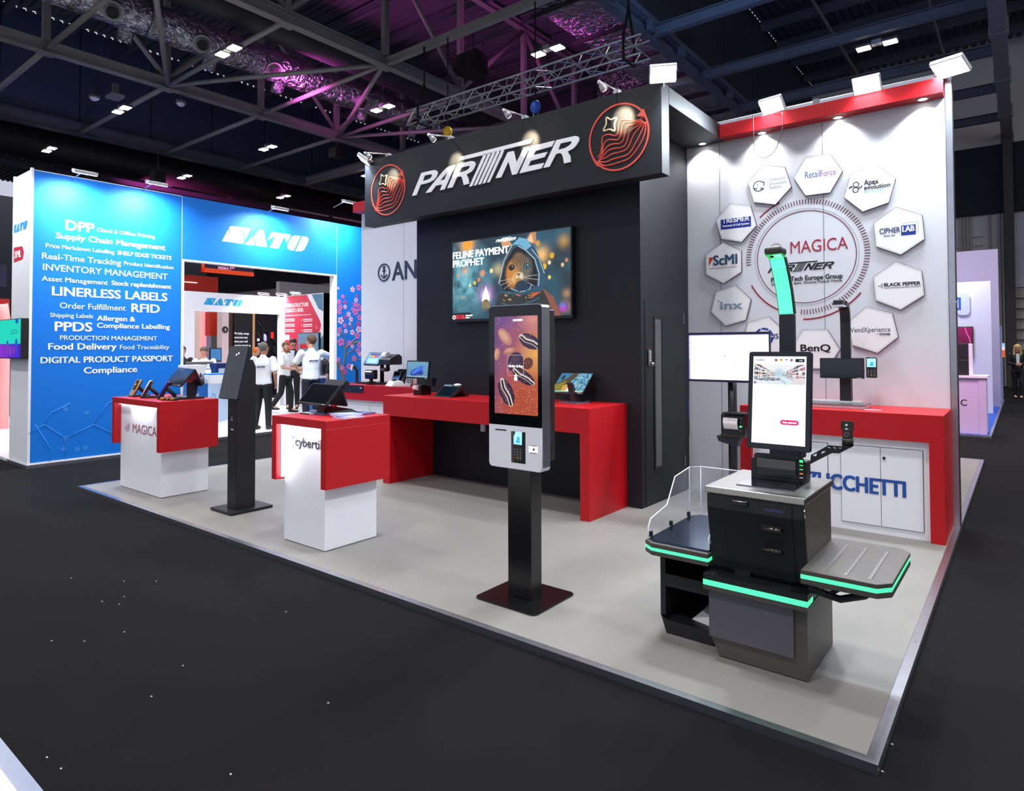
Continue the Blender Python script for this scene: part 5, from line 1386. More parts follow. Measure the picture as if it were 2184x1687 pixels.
def pos(label, quad, Yb, neck, base, rear=True, top=False, zc=1.045, name='pos_terminal', smat=None, dY=None):
    fm, w, h = scrquad(*quad, Yb, dY)
    c = fm @ Vector((w / 2, h / 2, 0))
    t = thing(name, label, 'checkout terminal', (c.x, c.y + .1, zc))
    mb = MB(fm); mb.prism(rrect(0, w, 0, h, .008), -.022, 0, .003); s_ = mb.build('main_screen', M('141518', .4), t)
    mb = MB(fm); mb.box(.012, w - .012, .016, h - .012, 0, .001); mb.build('screen_glass', smat or M('0d1216', .1, spec=.6), s_)
    mb = MB(fm); mb.box(w - .06, w - .02, .004, .009, 0, .001); mb.build('logo_mark', M('c8c8c8', .4), s_)
    if rear:
        m2 = fm @ Matrix.Translation((0, h * .97, -.012)) @ Matrix.Rotation(R(66), 4, 'X')
        mb = MB(m2); mb.prism(rrect(.02, w - .02, -h * .85, 0, .008), -.02, 0, .003); mb.build('customer_screen', M('17171a', .4), t)
    if top:
        m2 = fm @ Matrix.Translation((0, h * 1.02, -.02))
        mb = MB(m2); mb.prism(rrect(w * .27, w * 1.0, 0, h * .3, .012), -.05, 0, .008); mb.build('pole_display', M('15151a', .35), t)
    mb = MB(); mb.hexa(neck); mb.build('neck', M('131215', .4), t)
    if base:
        mb = MB(); mb.prism(base, zc, zc + .022, .005); mb.build('base', M('15161b', .3), t)
    return t, fm, w, h
q = lambda L, z=1.045: [onZ(*p, z) for p in L]
# plinth at the stand corner
c1p = [(371.3, 785.7), (407, 786.7), (384.4, 823.5), (350.2, 818.9)]
n0 = Vector((-7.62, 3.62, 0))
def necks(x, y, z0, z1, w=.05, dy=0.05, d=.03): return [(x - w, y, z0), (x + w, y, z0), (x + w, y + d, z0), (x - w, y + d, z0), (x - w, y - dy, z1), (x + w, y - dy, z1), (x + w, y - dy + d * 1.6, z1), (x - w, y - dy + d * 1.6, z1)]
bb = q(((372, 843), (400, 846), (414, 840.5), (388, 838)))
pos('black checkout terminal with a tilted screen on the farther red plinth counter', c1p, 3.44, necks(-7.47, 3.62, 1.06, 1.22, .06, -.0, .05), [(-7.66, 3.47), (-7.33, 3.47), (-7.30, 3.72), (-7.62, 3.72)], dY=.15)
def pda(x, y, rot, label, back, face=None):
    t = thing('handheld_scanner', label, 'handheld computer', (x, y, 1.045)); t.rotation_euler = (0, 0, R(rot))
    m = Matrix.Rotation(R(-27), 4, 'X')
    mb = MB(m); mb.prism([(-.037, 0), (.037, 0), (.034, .09), (.04, .12), (.042, .215), (-.042, .215), (-.04, .12), (-.034, .09)], -.01, .018, .004)
    M_ = Matrix(((1, 0, 0, 0), (0, 0, -1, 0), (0, 1, 0, 0), (0, 0, 0, 1)))
    mb2 = MB(m @ M_); mb.bm.free()
    mb2.prism([(-.037, 0), (.037, 0), (.034, .09), (.04, .12), (.042, .215), (-.042, .215), (-.04, .12), (-.034, .09)], -.018, .012, .004)
    b = mb2.build('body', M('17171a', .5), t, False)
    mb = MB(m @ M_); mb.curve([[(-.039, .002), (.039, .002), (.044, .12), (.044, .218), (-.044, .218), (-.044, .12)], [(-.033, .006), (.033, .006), (.037, .12), (.037, .211), (-.037, .211), (-.037, .12)]], .008, .006); mb.build('bumper', M(back, .5), b, False)
    mb = MB(m @ M_); mb.box(-.032, .032, .095, .205, .012, .0135); mb.build('screen', M('0a0b0e', .15), b, False)
    mb = MB(m @ M_)
    for i in range(4):
        for j in range(3): mb.box(-.026 + j * .019, -.012 + j * .019, .015 + i * .018, .027 + i * .018, .012, .015)
    mb.build('keypad', M('b8b0a0', .5), b, False)
    mb = MB(); mb.tube([(0, .06, .15), (0, .1, .1), (0, .17, .03)], [.02, .022, .02], 8); mb.build('pistol_grip', M('1a1512', .6), t, False)
    mb = MB(); mb.box(-.05, .05, -.01, .2, 0, .022, .006); mb.build('cradle', M('121214', .5), t, False)
    mb = MB(); mb.cyl((-.012, .055, .14), (.012, .055, .14), .012); mb.build('trigger', M('d89a30', .5), t, False)
    return t
for (px, py, rot, lab, bc) in ((280, 846.5, 8, 'yellow rimmed handheld scanner standing upright, leftmost on the farther plinth counter', 'c89a50'), (303, 848.5, -38, 'handheld scanner with a white edge, second from the left on the farther plinth counter', 'd8dce8'), (340, 851.5, -42, 'handheld scanner with a violet blue edge in front of the tilted terminal', '2a20c8')):
    p = onZ(px, py, 1.045); pda(p.x, p.y, rot, lab, bc)
p = onZ(347, 853.5, 1.045)
t = thing('handheld_scanner', 'black and yellow handheld scanner lying flat at the plinth counter edge', 'handheld computer', (p.x, p.y, 1.045)); t.rotation_euler = (0, 0, R(18))
mb = MB(); mb.box(0, .2, -.03, .045, 0, .03, .01); b = mb.build('body', M('121113', .5), t, False)
mb = MB()
for a in ((.0, .05), (.08, .11), (.14, .19)): mb.box(a[0], a[1], -.034, -.026, .012, .034, .003)
mb.build('bumper', M('c8962e', .5), b, False)

# nearer plinth counter
c2p = [(667.3, 816.3), (726.8, 820.3), (694, 865), (634.6, 858)]
t, fm, w, h = pos('black checkout terminal with a large tilted screen on the nearer red plinth counter', c2p, 3.38, [(-4.79, 3.43, 1.06), (-4.69, 3.43, 1.06), (-4.50, 3.66, 1.06), (-4.60, 3.66, 1.06), (-4.74, 3.42, 1.13), (-4.64, 3.42, 1.13), (-4.55, 3.62, 1.09), (-4.65, 3.62, 1.09)], None, True, True)
mb = MB(); a = q(((655, 881), (690, 886.5), (698, 883), (668, 876))); mb.prism([(v.x, v.y) for v in a], 1.045, 1.06, .004); mb.build('base', M('4a6a94', .25, .3), t)
mb = MB(); a = q(((728, 878), (740, 881), (737, 873), (729, 872))); mb.prism([(-4.66, 3.60), (-4.50, 3.60), (-4.48, 3.70), (-4.64, 3.70)], 1.045, 1.062, .004); mb.build('rear_foot', M('2a3c58', .3, .3), t)
cvs = ['2a2f86', '4a6ab0', '8aa0d8', '3a3a9a']
for i, (px, py, rot, lab) in enumerate(((703, 889, -8, 'blue and white brochure on top of the stack beside the terminal foot'), (706, 890, 4, 'violet brochure in the middle of the stack beside the terminal foot'), (709, 891.5, -3, 'pale lilac brochure at the bottom of the stack beside the terminal foot'))):
    k = 2 - i
    p = onZ(px, py, 1.045)
    t = thing('brochure', lab, 'brochure', (p.x, p.y, 1.0455 + k * .009)); t.rotation_euler = (0, 0, R(rot))
    mb = MB(); mb.box(0, .15, 0, .21, 0, .008); mb.build('pages', M(('e8e4f4', 'ddd4ee', 'd8c8e0')[i], .6), t, False)
    mb = MB(); mb.box(0, .15, 0, .21, .008, .0086); cv = mb.build('cover', M(('7fa0d8', '3a34a0', '8a80c0')[i], .35), t, False)
    mb = MB(); mb.prism([(0, .02), (.15, .1), (.15, .16), (0, .1)], .0086, .0089); mb.build('cover_band', M(('d8e4f8', '6a70d0', 'c8c0e0')[i], .35), cv, False)
p = onZ(752, 882.5, 1.045)
t = thing('spiral_notepad', 'dark blue spiral notepad to the right of the brochure stack', 'notepad', (p.x, p.y, 1.0455)); t.rotation_euler = (0, 0, R(5))
mb = MB(); mb.box(0, .15, -.06, .13, 0, .012); mb.build('pad', M('3a4a8a', .5), t, False)
mb = MB()
for i in range(9): mb.tube([(.15 + .014 * math.cos(R(a)), -.05 + i * .02, .01 + .014 * math.sin(R(a))) for a in range(0, 360, 40)], .002, 4, True)
mb.build('spiral', M('c8c8d8', .3, .9), t, False)
p = onZ(641, 882, 1.045)
t = thing('spiral_notepad', 'white spiral notepad left of the terminal on the nearer plinth counter', 'notepad', (p.x, p.y, 1.0455)); t.rotation_euler = (0, 0, R(-2))
mb = MB(); mb.box(0, .14, 0, .17, 0, .01); mb.build('pad', M('e8e8ec', .6), t, False)
mb = MB(); mb.box(.0, .14, -.008, .0, 0, .008); mb.build('spine', M('15151c', .5), t, False)

# long desk
Pw = Paint(160, 110, '5a90b8'); Pw.mix(Pw.Y, '7ab0d0', .6)
for (x, y, rx, ry, rot, c) in ((.45, .38, .42, .2, 22, '1246c8'), (.62, .55, .28, .16, 35, '2a6af0'), (.4, .22, .34, .14, 10, '0a2a90'), (.62, .3, .25, .17, 20, '0f3cc0'), (.5, .45, .2, .1, 30, '3f86ff'), (.68, .25, .18, .11, 15, '0a2480'), (.36, .3, .18, .07, 30, '4a90ff')): Pw.ell(x, y, rx, ry, c, .85, rot, .25)
Pw.mix((Pw.Y < .06).astype(np.float32), 'a8c8dc', .9)
wall = Pw.mat('screen_blue_swirl', .9)
c3p = [(882.3, 775.6), (931, 776.7), (913, 808.6), (865.2, 806)]
t, fm, w, h = pos('black checkout terminal with a blue swirl wallpaper on the red desk', c3p, 5.5, necks(-5.62, 5.64, 1.15, 1.25, .05, .0, .05), None, False)
picture('wallpaper', fm, .014, w - .014, .018, h - .014, .0012, wall, t)
x0, x1 = onY(881, 842, 5.56).x, onY(897.5, 843, 5.56).x
mb = MB(); mb.box(x0, x1, 5.56, 5.74, 1.045, 1.165, .008); pb = mb.build('printer_base', M('0b0b0d', .3, spec=.5), t)
mb = MB(); a = onY(883, 826, 5.555); b = onY(892, 832, 5.555); mb.cyl((a.x, 5.553, 1.13), (b.x, 5.553, 1.13), .028, n=16); mb.build('receipt_roll', M('f0e4ec', .7), pb)
c4p = [(950, 825.4), (987.4, 828.5), (964.4, 848), (927, 845.2)]
fm, w, h = scrquad(*c4p, 5.49)
fm = frame((-5.38, 5.47, 1.05), (1, -.0, 0), (0, .2, .13)); w, h = .27, .24
t = thing('tablet_terminal', 'black low tablet terminal lying on a wedge stand on the red desk', 'tablet', (-5.25, 5.6, 1.045))
mb = MB(fm); mb.prism(rrect(0, w, 0, h, .012), -.012, 0, .003); tb_ = mb.build('tablet', M('1a1a1e', .35), t)
mb = MB(fm); mb.box(.012, w - .012, .014, h - .04, 0, .001); mb.build('tablet_glass', M('0a1a24', .06, spec=.8), tb_)
mb = MB(fm); mb.box(.0, w * .45, h - .036, h - .004, 0, .001); mb.build('top_strip', M('8aa4bc', .2, .4), tb_)
mb = MB(PX(-5.11)); mb.prism([(5.47, 1.0455), (5.66, 1.165), (5.68, 1.165), (5.80, 1.065), (5.79, 1.0455), (5.74, 1.0455), (5.67, 1.12), (5.52, 1.0455)], -.268, -.002); mb.build('wedge_stand', M('4a3434', .35, .4), t)
mb = MB(); mb.ball((-5.2, 5.69, 1.175), (.055, .04, .02)); mb.build('card_reader', M('eef0f4', .3), t)
mb = MB(); mb.tube([(-5.56, 5.7, 1.049), (-5.48, 5.62, 1.049), (-5.42, 5.58, 1.05)], .006, 6); tag(mb.build('white_cable', M('e8e4e8', .5)), 'short white cable between the desk terminal and the tablet', 'cable')
Pb = Paint(200, 120, '3a86b0')
n = Pb.noise(5, 2); n2 = Pb.noise(16, 4)
Pb.mix(np.clip((n2 - .45) * 5, 0, 1) * (Pb.X > .45), 'a8d8dc', .9); Pb.mix(np.clip((n - .5) * 4, 0, 1) * (Pb.X > .5), '1a6a90', .6)
Pb.poly([(0, .05), (0, .45), (.28, .72), (.38, 1), (.58, 1), (.5, .7), (.44, .5), (.4, .12), (.3, .05)], '5a4a34'); Pb.poly([(0, .1), (0, .38), (.2, .5), (.3, .62), (.28, .3), (.35, .08)], '8a8420'); Pb.poly([(.3, .05), (.27, .3), (.38, .42), (.42, .3), (.5, .05)], 'd8a850')
Pb.ell(.13, .76, .09, .13, '3a3a3c', 1); Pb.mix(((Pb.Y < .05)).astype(np.float32), 'c8f8d0', 1); Pb.poly([(.42, .05), (.46, .25), (.52, .2), (.56, .05)], 'f0fafa')
c5p = [(1186, 795.6), (1254.6, 796.3), (1242.5, 840), (1172, 838)]
fm, w, h = scrquad(*c5p, 5.72)
t = thing('desktop_monitor', 'monitor with a coastal wallpaper on a silver stand at the right of the red desk', 'monitor', (-3.6, 5.75, 1.045))
mb = MB(fm); mb.prism(rrect(0, w, 0, h, .006), -.02, 0, .002); s_ = mb.build('monitor_frame', M('101012', .35), t)
picture('wallpaper', fm, .01, w - .012, .025, h - .012, .0015, Pb.mat('screen_coast', .95), s_)
mb = MB(fm); mb.box(w - .07, w - .02, .008, .014, 0, .0012); mb.build('logo_mark', M('d8d8d8', .4), s_)
mb = MB(); mb.prism([(-3.79, 5.70), (-3.53, 5.62), (-3.47, 5.80), (-3.72, 5.88)], 1.045, 1.058, .003); mb.build('stand_base', M('8088a0', .25, .8), t)
mb = MB(); mb.hexa([(-3.66, 5.73, 1.058), (-3.59, 5.72, 1.058), (-3.58, 5.80, 1.058), (-3.65, 5.81, 1.058), (-3.70, 5.72, 1.25), (-3.64, 5.72, 1.25), (-3.64, 5.745, 1.25), (-3.70, 5.745, 1.25)]); mb.build('stand_neck', M('3a2a30', .4, .4), t)
p = onZ(1254, 858, 1.045)
mb = MB(); mb.ball((p.x, p.y, 1.058), (.035, .055, .02)); mb.bm.verts.ensure_lookup_table()
for v in mb.bm.verts: v.co.z = max(v.co.z, 1.0455)
tag(mb.build('computer_mouse', M('141416', .4)), 'black computer mouse beside the monitor stand on the red desk', 'mouse')

# left wall counter (top at 1.05)
zt = 1.05
dr_ = [onY(*p, 6.42) for p in ((725, 822), (774, 825), (774, 838), (725, 835))]
t = thing('cash_drawer', 'dark blue cash drawer set into the front of the left wall counter', 'cash drawer', (-8.1, 6.45, .95))
mb = MB(); mb.box(-8.5, dr_[1].x, 6.418, 6.427, dr_[2].z, zt - .008); f = mb.build('drawer_front', M('1a2636', .35, .3), t)
k = onY(746, 832, 6.417); mb = MB(PY(6.418)); mb.ring((k.x, k.z), 0, .011, 0, .004, 14); mb.build('lock', STEEL, f)
k = onY(770, 827.5, 6.417); mb = MB(PY(6.418)); mb.box(k.x - .03, k.x + .02, k.z - .006, k.z + .006, 0, .001); mb.build('name_mark', M('c8ccd4', .4), f)
t = thing('checkout_station', 'black multi device checkout station on a tray with a screen, printer arm and scanner', 'checkout station', (-8.0, 6.8, zt))
a = [onZ(*p, zt) for p in ((768, 817), (797, 820), (838, 817), (806, 814.5))]
mb = MB(); mb.prism([(-8.30, 6.68), (-7.86, 6.60), (-7.48, 6.9), (-7.95, 7.08)], zt, zt + .03, .004); mb.build('tray', M('14141a', .4), t)
mb = MB(); mb.cyl((-7.83, 6.82, zt + .03), (-7.83, 6.82, zt + .42), .032, n=14); po = mb.build('pole', M('131318', .35), t)
c6p = [(785, 750.6), (818.5, 752), (805.7, 778.6), (774, 777.4)]
fm, w, h = scrquad(*c6p, 6.62, .13)
mb = MB(fm); mb.prism(rrect(0, w, 0, h, .01), -.03, 0, .003); s_ = mb.build('touch_screen', M('15202e', .35), t)
mb = MB(fm); mb.hexa([(0, h * .5, -.03), (w, h * .5, -.03), (w, h, -.03), (0, h, -.03), (.02, h * .6, -.16), (w * .98, h * .6, -.16), (w * .98, h, -.1), (.02, h, -.1)]); mb.build('screen_back', M('15171c', .4), t)
for nm, b, c in (('lit_screen', (.015, w - .015, .02, h - .015), '5a8fc0'), ('screen_panel', (.06, w - .06, .03, h * .5), '8ab4d4'), ('screen_bar', (.06, w - .05, h * .75, h * .9), '142a60'), ('orange_tile', (.07, w * .5, h * .58, h * .74), 'b08038'), ('red_tile', (w * .5, w - .07, h * .58, h * .74), '98204a'), ('screen_bar', (.02, .055, .03, h * .25), '1a4a78')):
    mb = MB(fm); z_ = .001 if nm == 'lit_screen' else .0022; mb.box(b[0], b[1], b[2], b[3], z_ - .001, z_); mb.build(nm, M(c, .3, emit=.75), s_)
mb = MB(); mb.tube([(-7.83, 6.82, 1.28), (-7.62, 6.72, 1.28), (-7.55, 6.70, 1.29)], .032, 10); mb.build('printer_arm', M('131318', .4), t)
a = onY(816, 783, 6.68); b = onY(848, 783, 6.68); c = onY(830, 760, 6.68)
mb = MB(Matrix(((0, 0, 1, 0), (1, 0, 0, 0), (0, 1, 0, 0), (0, 0, 0, 1)))); mb.prism([(6.58, 1.36), (6.82, 1.36), (6.82, 1.48), (6.76, 1.52), (6.6, 1.46), (6.58, 1.44)], a.x + .02, b.x - .05, .006); pb = mb.build('printer', M('101114', .4), t)
mb = MB(); mb.cyl((a.x + .05, 6.66, 1.50), (a.x + .15, 6.66, 1.50), .05, n=18); mb.build('paper_roll', M('f4f4f4', .7), pb)
mb = MB(); mb.cyl((-7.56, 6.7, 1.29), (-7.56, 6.7, 1.37), .03); mb.build('printer_mount', M('131318', .4), t)
a, b = onY(779, 808, 6.62), onY(800, 789, 6.62)
mb = MB(); mb.box(a.x, b.x, 6.6, 6.68, a.z, b.z, .02, 3); sc_ = mb.build('presentation_scanner', M('0f1014', .35), t)
mb = MB(); mb.box(a.x + .02, b.x - .03, 6.596, 6.602, a.z + .02, b.z - .05); mb.build('scanner_window', M('10142a', .06, spec=.8), sc_)
mb = MB(); mb.box(a.x + .03, b.x - .06, 6.596, 6.602, b.z - .035, b.z - .018); mb.build('scanner_light', M('ffffff', .4, emit=1.5), sc_)
mb = MB(); mb.cyl(((a.x + b.x) / 2, 6.64, zt + .03), ((a.x + b.x) / 2, 6.64, a.z), .03); mb.cyl(((a.x + b.x) / 2, 6.64, zt + .03), ((a.x + b.x) / 2, 6.64, zt + .045), .07); mb.build('scanner_stand', M('0f1014', .4), sc_)
a = onZ(760, 817, zt)
t = thing('stem_holder', 'black bent stem holder with a patterned white head at the left counter end', 'holder', (-8.42, 6.75, zt))
X_ = onY(760.5, 810, 6.75).x
mb = MB(); mb.box(X_ - .02, X_ + .02, 6.74, 6.77, zt + .008, 1.26, .004); mb.hexa([(X_ - .02, 6.74, 1.26), (X_ + .02, 6.74, 1.26), (X_ + .02, 6.77, 1.26), (X_ - .02, 6.77, 1.26), (X_ - .08, 6.72, 1.31), (X_ - .04, 6.72, 1.34), (X_ - .04, 6.76, 1.34), (X_ - .08, 6.76, 1.31)]); mb.build('stem', M('17181c', .4), t)
mb = MB(); mb.box(X_ - .09, X_ + .06, 6.68, 6.83, zt, zt + .008); mb.build('foot', M('15151a', .4), t)
mb = MB(); mb.hexa([(X_ - .1, 6.70, 1.27), (X_ - .06, 6.70, 1.25), (X_ - .06, 6.72, 1.25), (X_ - .1, 6.72, 1.27), (X_ - .07, 6.70, 1.35), (X_ - .03, 6.70, 1.34), (X_ - .03, 6.72, 1.34), (X_ - .07, 6.72, 1.35)]); mb.build('patterned_head', M('d8d8dc', .5), t)
t = thing('palm_reader', 'black upright reader with a framed dark window on the left wall counter', 'reader', (-7.05, 6.75, zt))
a, b = onY(839, 819, 6.78), onY(866, 788, 6.78)
mb = MB(); mb.hexa([(a.x, 6.7, zt), (b.x - .03, 6.7, zt), (b.x - .03, 6.9, zt), (a.x, 6.9, zt), (a.x + .05, 6.84, b.z), (b.x, 6.84, b.z), (b.x, 6.9, b.z), (a.x + .05, 6.9, b.z)]); rb_ = mb.build('reader_body', M('1c2028', .35), t)
fm = frame((a.x + .03, 6.728, zt + .09), (1, 0, 0), (.05, .1, .2))
mb = MB(fm); mb.curve([rrect(0, .16, 0, .13, .01), rrect(.018, .142, .018, .112, .006)], .006, .006); mb.build('window_frame', M('6a7080', .3, .6), rb_)
mb = MB(fm); mb.box(.018, .142, .018, .112, .0, .003); mb.build('window', M('060608', .1), rb_)
t = thing('label_printer', 'small white keypad printer in front of the black reader', 'printer', (-7.3, 6.65, zt))
a = onZ(846, 822, zt)
mb = MB(); mb.hexa([(-7.45, 6.55, zt), (-7.25, 6.5, zt), (-7.15, 6.68, zt), (-7.35, 6.73, zt), (-7.42, 6.6, zt + .075), (-7.26, 6.56, zt + .055), (-7.19, 6.67, zt + .06), (-7.35, 6.71, zt + .09)]); lb_ = mb.build('casing', M('eef0f2', .4), t)
mb = MB()
for i in range(3): mb.box(-7.38 + i * .03, -7.365 + i * .03, 6.62, 6.64, zt + .075, zt + .09)
mb.build('keys', M('3a3a40', .5), lb_)
t = thing('wall_ped', 'pale grey square stand with a round logo behind the desk terminal', 'stand', (-6.85, 6.8, zt))
a, b = onY(864, 822, 6.7), onY(876, 808, 6.7)
mb = MB(); mb.hexa([(a.x, 6.68, zt), (b.x, 6.68, zt), (b.x, 6.74, zt), (a.x, 6.74, zt), (a.x + .03, 6.72, zt + .17), (b.x + .03, 6.72, zt + .17), (b.x + .03, 6.74, zt + .17), (a.x + .03, 6.74, zt + .17)]); sb_ = mb.build('plate', M('b8bac0', .4), t)
mb = MB(frame((a.x + .01, 6.679, zt), (1, 0, 0), (0, .04, .17))); mb.ring((.07, .09), .03, .045, .001, .003, 20); mb.ring((.07, .09), 0, .014, .001, .003, 12); mb.build('round_mark', M('1c1c20', .5), sb_)

# ------------------------------------------------------------------ wall television
def catpic():
    P = Paint(560, 320, '1c3a4a')
    n = P.noise(4, 8); n2 = P.noise(10, 9)
    P.mix(np.clip((n - .35) * 2, 0, 1), '2a7088', .9); P.mix(np.clip(1 - np.hypot((P.X - .12) / .28, (P.Y - .5) / .6), 0, 1) * np.clip(n2 * 2 - .4, 0, 1), '8ad8e8', .9)
    P.mix(np.clip(.28 - P.Y + n * .2, 0, 1) * 1.5, '12242e', .7)
    P.mix(np.clip((P.X - .72) * 3, 0, 1), '2a2c26', .6)
    for x, y, r, c, k in ((.14, .95, .1, 'f0a030', 1.2), (.78, .72, .09, 'f0b030', 1), (.95, .85, .07, 'd8a020', .6), (.42, .6, .07, 'd8b040', .7), (.12, .62, .05, 'e89040', .7), (.97, .25, .05, 'e0a060', .5), (.96, .1, .06, 'f0a080', .5)): P.glow(x, y, r, c, k)
    P.ell(.14, .96, .075, .075, 'f4a428')
    for x, y, r, c in ((.28, .57, .035, 'f09060'), (.245, .49, .025, 'e88858'), (.21, .455, .022, 'f0d050'), (.165, .43, .018, 'f0e8a0'), (.36, .59, .025, 'f4e8b0'), (.09, .28, .014, 'f0a070'), (.055, .57, .02, 'f09850'), (.84, .62, .02, 'f8f0d0'), (.94, .58, .02, 'f4c890'), (.97, .63, .02, 'e08050'), (.84, .45, .02, 'f0e070'), (.8, .58, .03, 'f4c020'), (.86, .7, .03, 'e8b020'), (.75, .86, .03, 'd8a040')): P.ell(x, y, r, r * 1.15, c, .9, 0, .5)
    # ears, hood, cloak
    P.poly([(.46, .84), (.44, .97), (.5, .98), (.54, .88)], 'd89a68'); P.poly([(.64, .88), (.69, 1.0), (.735, 1.0), (.735, .86)], 'c88a5a'); P.poly([(.66, .9), (.7, .985), (.715, .88)], 'f0c8a0')
    P.poly([(.36, .0), (.42, .28), (.5, .33), (.78, .34), (.87, .22), (.92, .0)], '2c2f2e'); P.poly([(.78, .34), (.87, .22), (.93, .0), (.87, 0), (.83, .18)], '8a5040')
    P.poly([(.425, .42), (.47, .7), (.54, .88), (.6, .96), (.66, .93), (.73, .8), (.79, .6), (.83, .4), (.78, .3), (.6, .26), (.46, .3)], '2b5068')
    P.poly([(.54, .88), (.6, .96), (.66, .93), (.7, .84), (.66, .8), (.6, .87)], '6fb0d0')
    P.poly([(.44, .42), (.485, .68), (.55, .83), (.59, .86), (.65, .8), (.72, .68), (.75, .5), (.74, .36), (.6, .3), (.46, .33)], '15161a')
    P.line([(.425, .42), (.47, .7), (.54, .88)], .006, 'd8c0a8'); P.line([(.59, .86), (.65, .8), (.725, .68), (.76, .5), (.755, .36)], .006, 'a8c8d8'); P.line([(.7, .8), (.76, .68), (.8, .5)], .004, 'c0d8e0')
    # face
    P.ell(.595, .57, .15, .2, '6a5038'); P.ell(.545, .52, .1, .16, 'c88438', .95, 0, .5); P.ell(.65, .58, .09, .14, '6a6a60', .8, 0, .6); P.ell(.59, .67, .08, .1, '8a6a48', .8, 0, .6)
    P.ell(.58, .47, .075, .07, 'd8a860', .95, 0, .4); P.ell(.605, .49, .05, .05, 'e8d8c0', .8, 0, .5); P.ell(.59, .43, .05, .035, 'c88a3c', 1, 0, .4)
    for i in range(7): P.line([(.55 + i * .015, .62 + .03 * (i % 2)), (.545 + i * .018, .74)], .004, '1c1612', .9)
    for x, c, r in ((.535, '2c201a', 8), (.66, '4a7a98', -12)):
        P.ell(x, .605, .045, .036, '14100e', 1, r); P.ell(x, .605, .034, .028, c, 1, r); P.ell(x, .607, .013, .022, '050505'); P.ell(x + .006, .617, .005, .007, 'f0f8ff')
    P.poly([(.575, .525), (.612, .525), (.594, .495)], '5a3428'); P.line([(.594, .495), (.594, .465), (.575, .452)], .003, '3a2018'); P.line([(.594, .465), (.615, .455)], .003, '3a2018')
    for dx, dy in ((-.16, -.04), (-.15, -.09), (-.12, -.14), (.16, .0), (.17, -.06), (.13, -.13)): P.line([(.59 + dx * .25, .48 + dy * .2), (.59 + dx, .49 + dy)], .0018, 'f4ece0', .9)
    P.ell(.62, .37, .1, .075, '1a3448', 1, 0, .3); P.line([(.53, .35), (.6, .3), (.68, .32), (.7, .38)], .006, '7ab8d8')
    for i in range(26):
        rr = np.random.RandomState(i); x = .46 + .22 * rr.rand(); y = .12 + .2 * rr.rand(); P.line([(x, y), (x + .05 * rr.rand() - .01, y + .03 * rr.rand() - .02)], .005, ['c8a050', '6a5020', 'e8c880', '2a1c10', 'd87848'][i % 5])
    P.line([(.45, .18), (.55, .12), (.7, .18), (.76, .22)], .008, '2a5a70'); P.poly([(.69, .28), (.78, .29), (.72, .24)], 'c85a30')
    P.glow(.31, .3, .1, 'd890e8', .8); P.poly([(.275, .22), (.345, .22), (.335, .3), (.31, .41), (.285, .3)], 'fff8ff'); P.glow(.31, .27, .05, 'ffffff', 1)
    P.ell(.31, .17, .055, .07, '6a5a30', 1); 
    for i in range(5): P.line([(.28 + i * .015, .13), (.285 + i * .014, .21)], .004, 'c8b878', .8)
    P.mix(((P.X < .17) & (P.Y < .085)).astype(np.float32), '101010', 1)
    P.ell(.95, .1, .055, .055, '4a3a90', .8, 0, .3); P.ell(.94, .09, .045, .045, 'c040c0', .8, 0, .8); P.ell(.94, .12, .035, .03, '4080e0', .6, 0, .8)
    return P.mat('screen_cat', 1.05)
TVP = Pl('Y', 5.935)
t = thing('wall_television', 'large wall television showing a hooded cat above the red desk', 'television', (-4.64, 5.97, 1.92))
mb = MB(PY(6.008)); mb.prism(rrect(-5.523, -3.763, 1.93, 2.928, .004), 0, .07, .002); tv = mb.build('housing', M('0c0d10', .4), t)
picture('screen', PY(5.9365), -5.505, -3.782, 1.962, 2.912, 0, catpic(), tv)
TP = Pl('Y', 5.9355)
mb = MB(TP.m); TP.t(mb, 'FELINE PAYMENT', 966.5, 553, 1085, 14, bold=.05, ext=.0003); TP.t(mb, 'PROPHET', 966.5, 570.5, 1032, 14, bold=.05, ext=.0003)
x0, z0 = TP.uv(1057, 518); x1, _ = TP.uv(1101, 516); put(mb, PARTN, x0, z0, x1 - x0, 0, .0003)
TP.t(mb, 'TECHNOLOGY', 993, 674.5, 1008, 2.6, bold=.05, ext=.0003); TP.t(mb, 'SHOW', 993, 679, 1002, 2.6, bold=.05, ext=.0003)
x, z = TP.uv(968.5, 677); mb.ring((x, z), .014, .026, 0, .0004, 14)
mb.build('screen_text', M('ffffff', .5, emit=1.0), tv)
mb = MB(TP.m); TP.t(mb, 'RETAIL', 972.5, 680.5, 992, 8, bold=.06, ext=.0003); mb.build('screen_text', M('e02838', .5, emit=.9), tv)
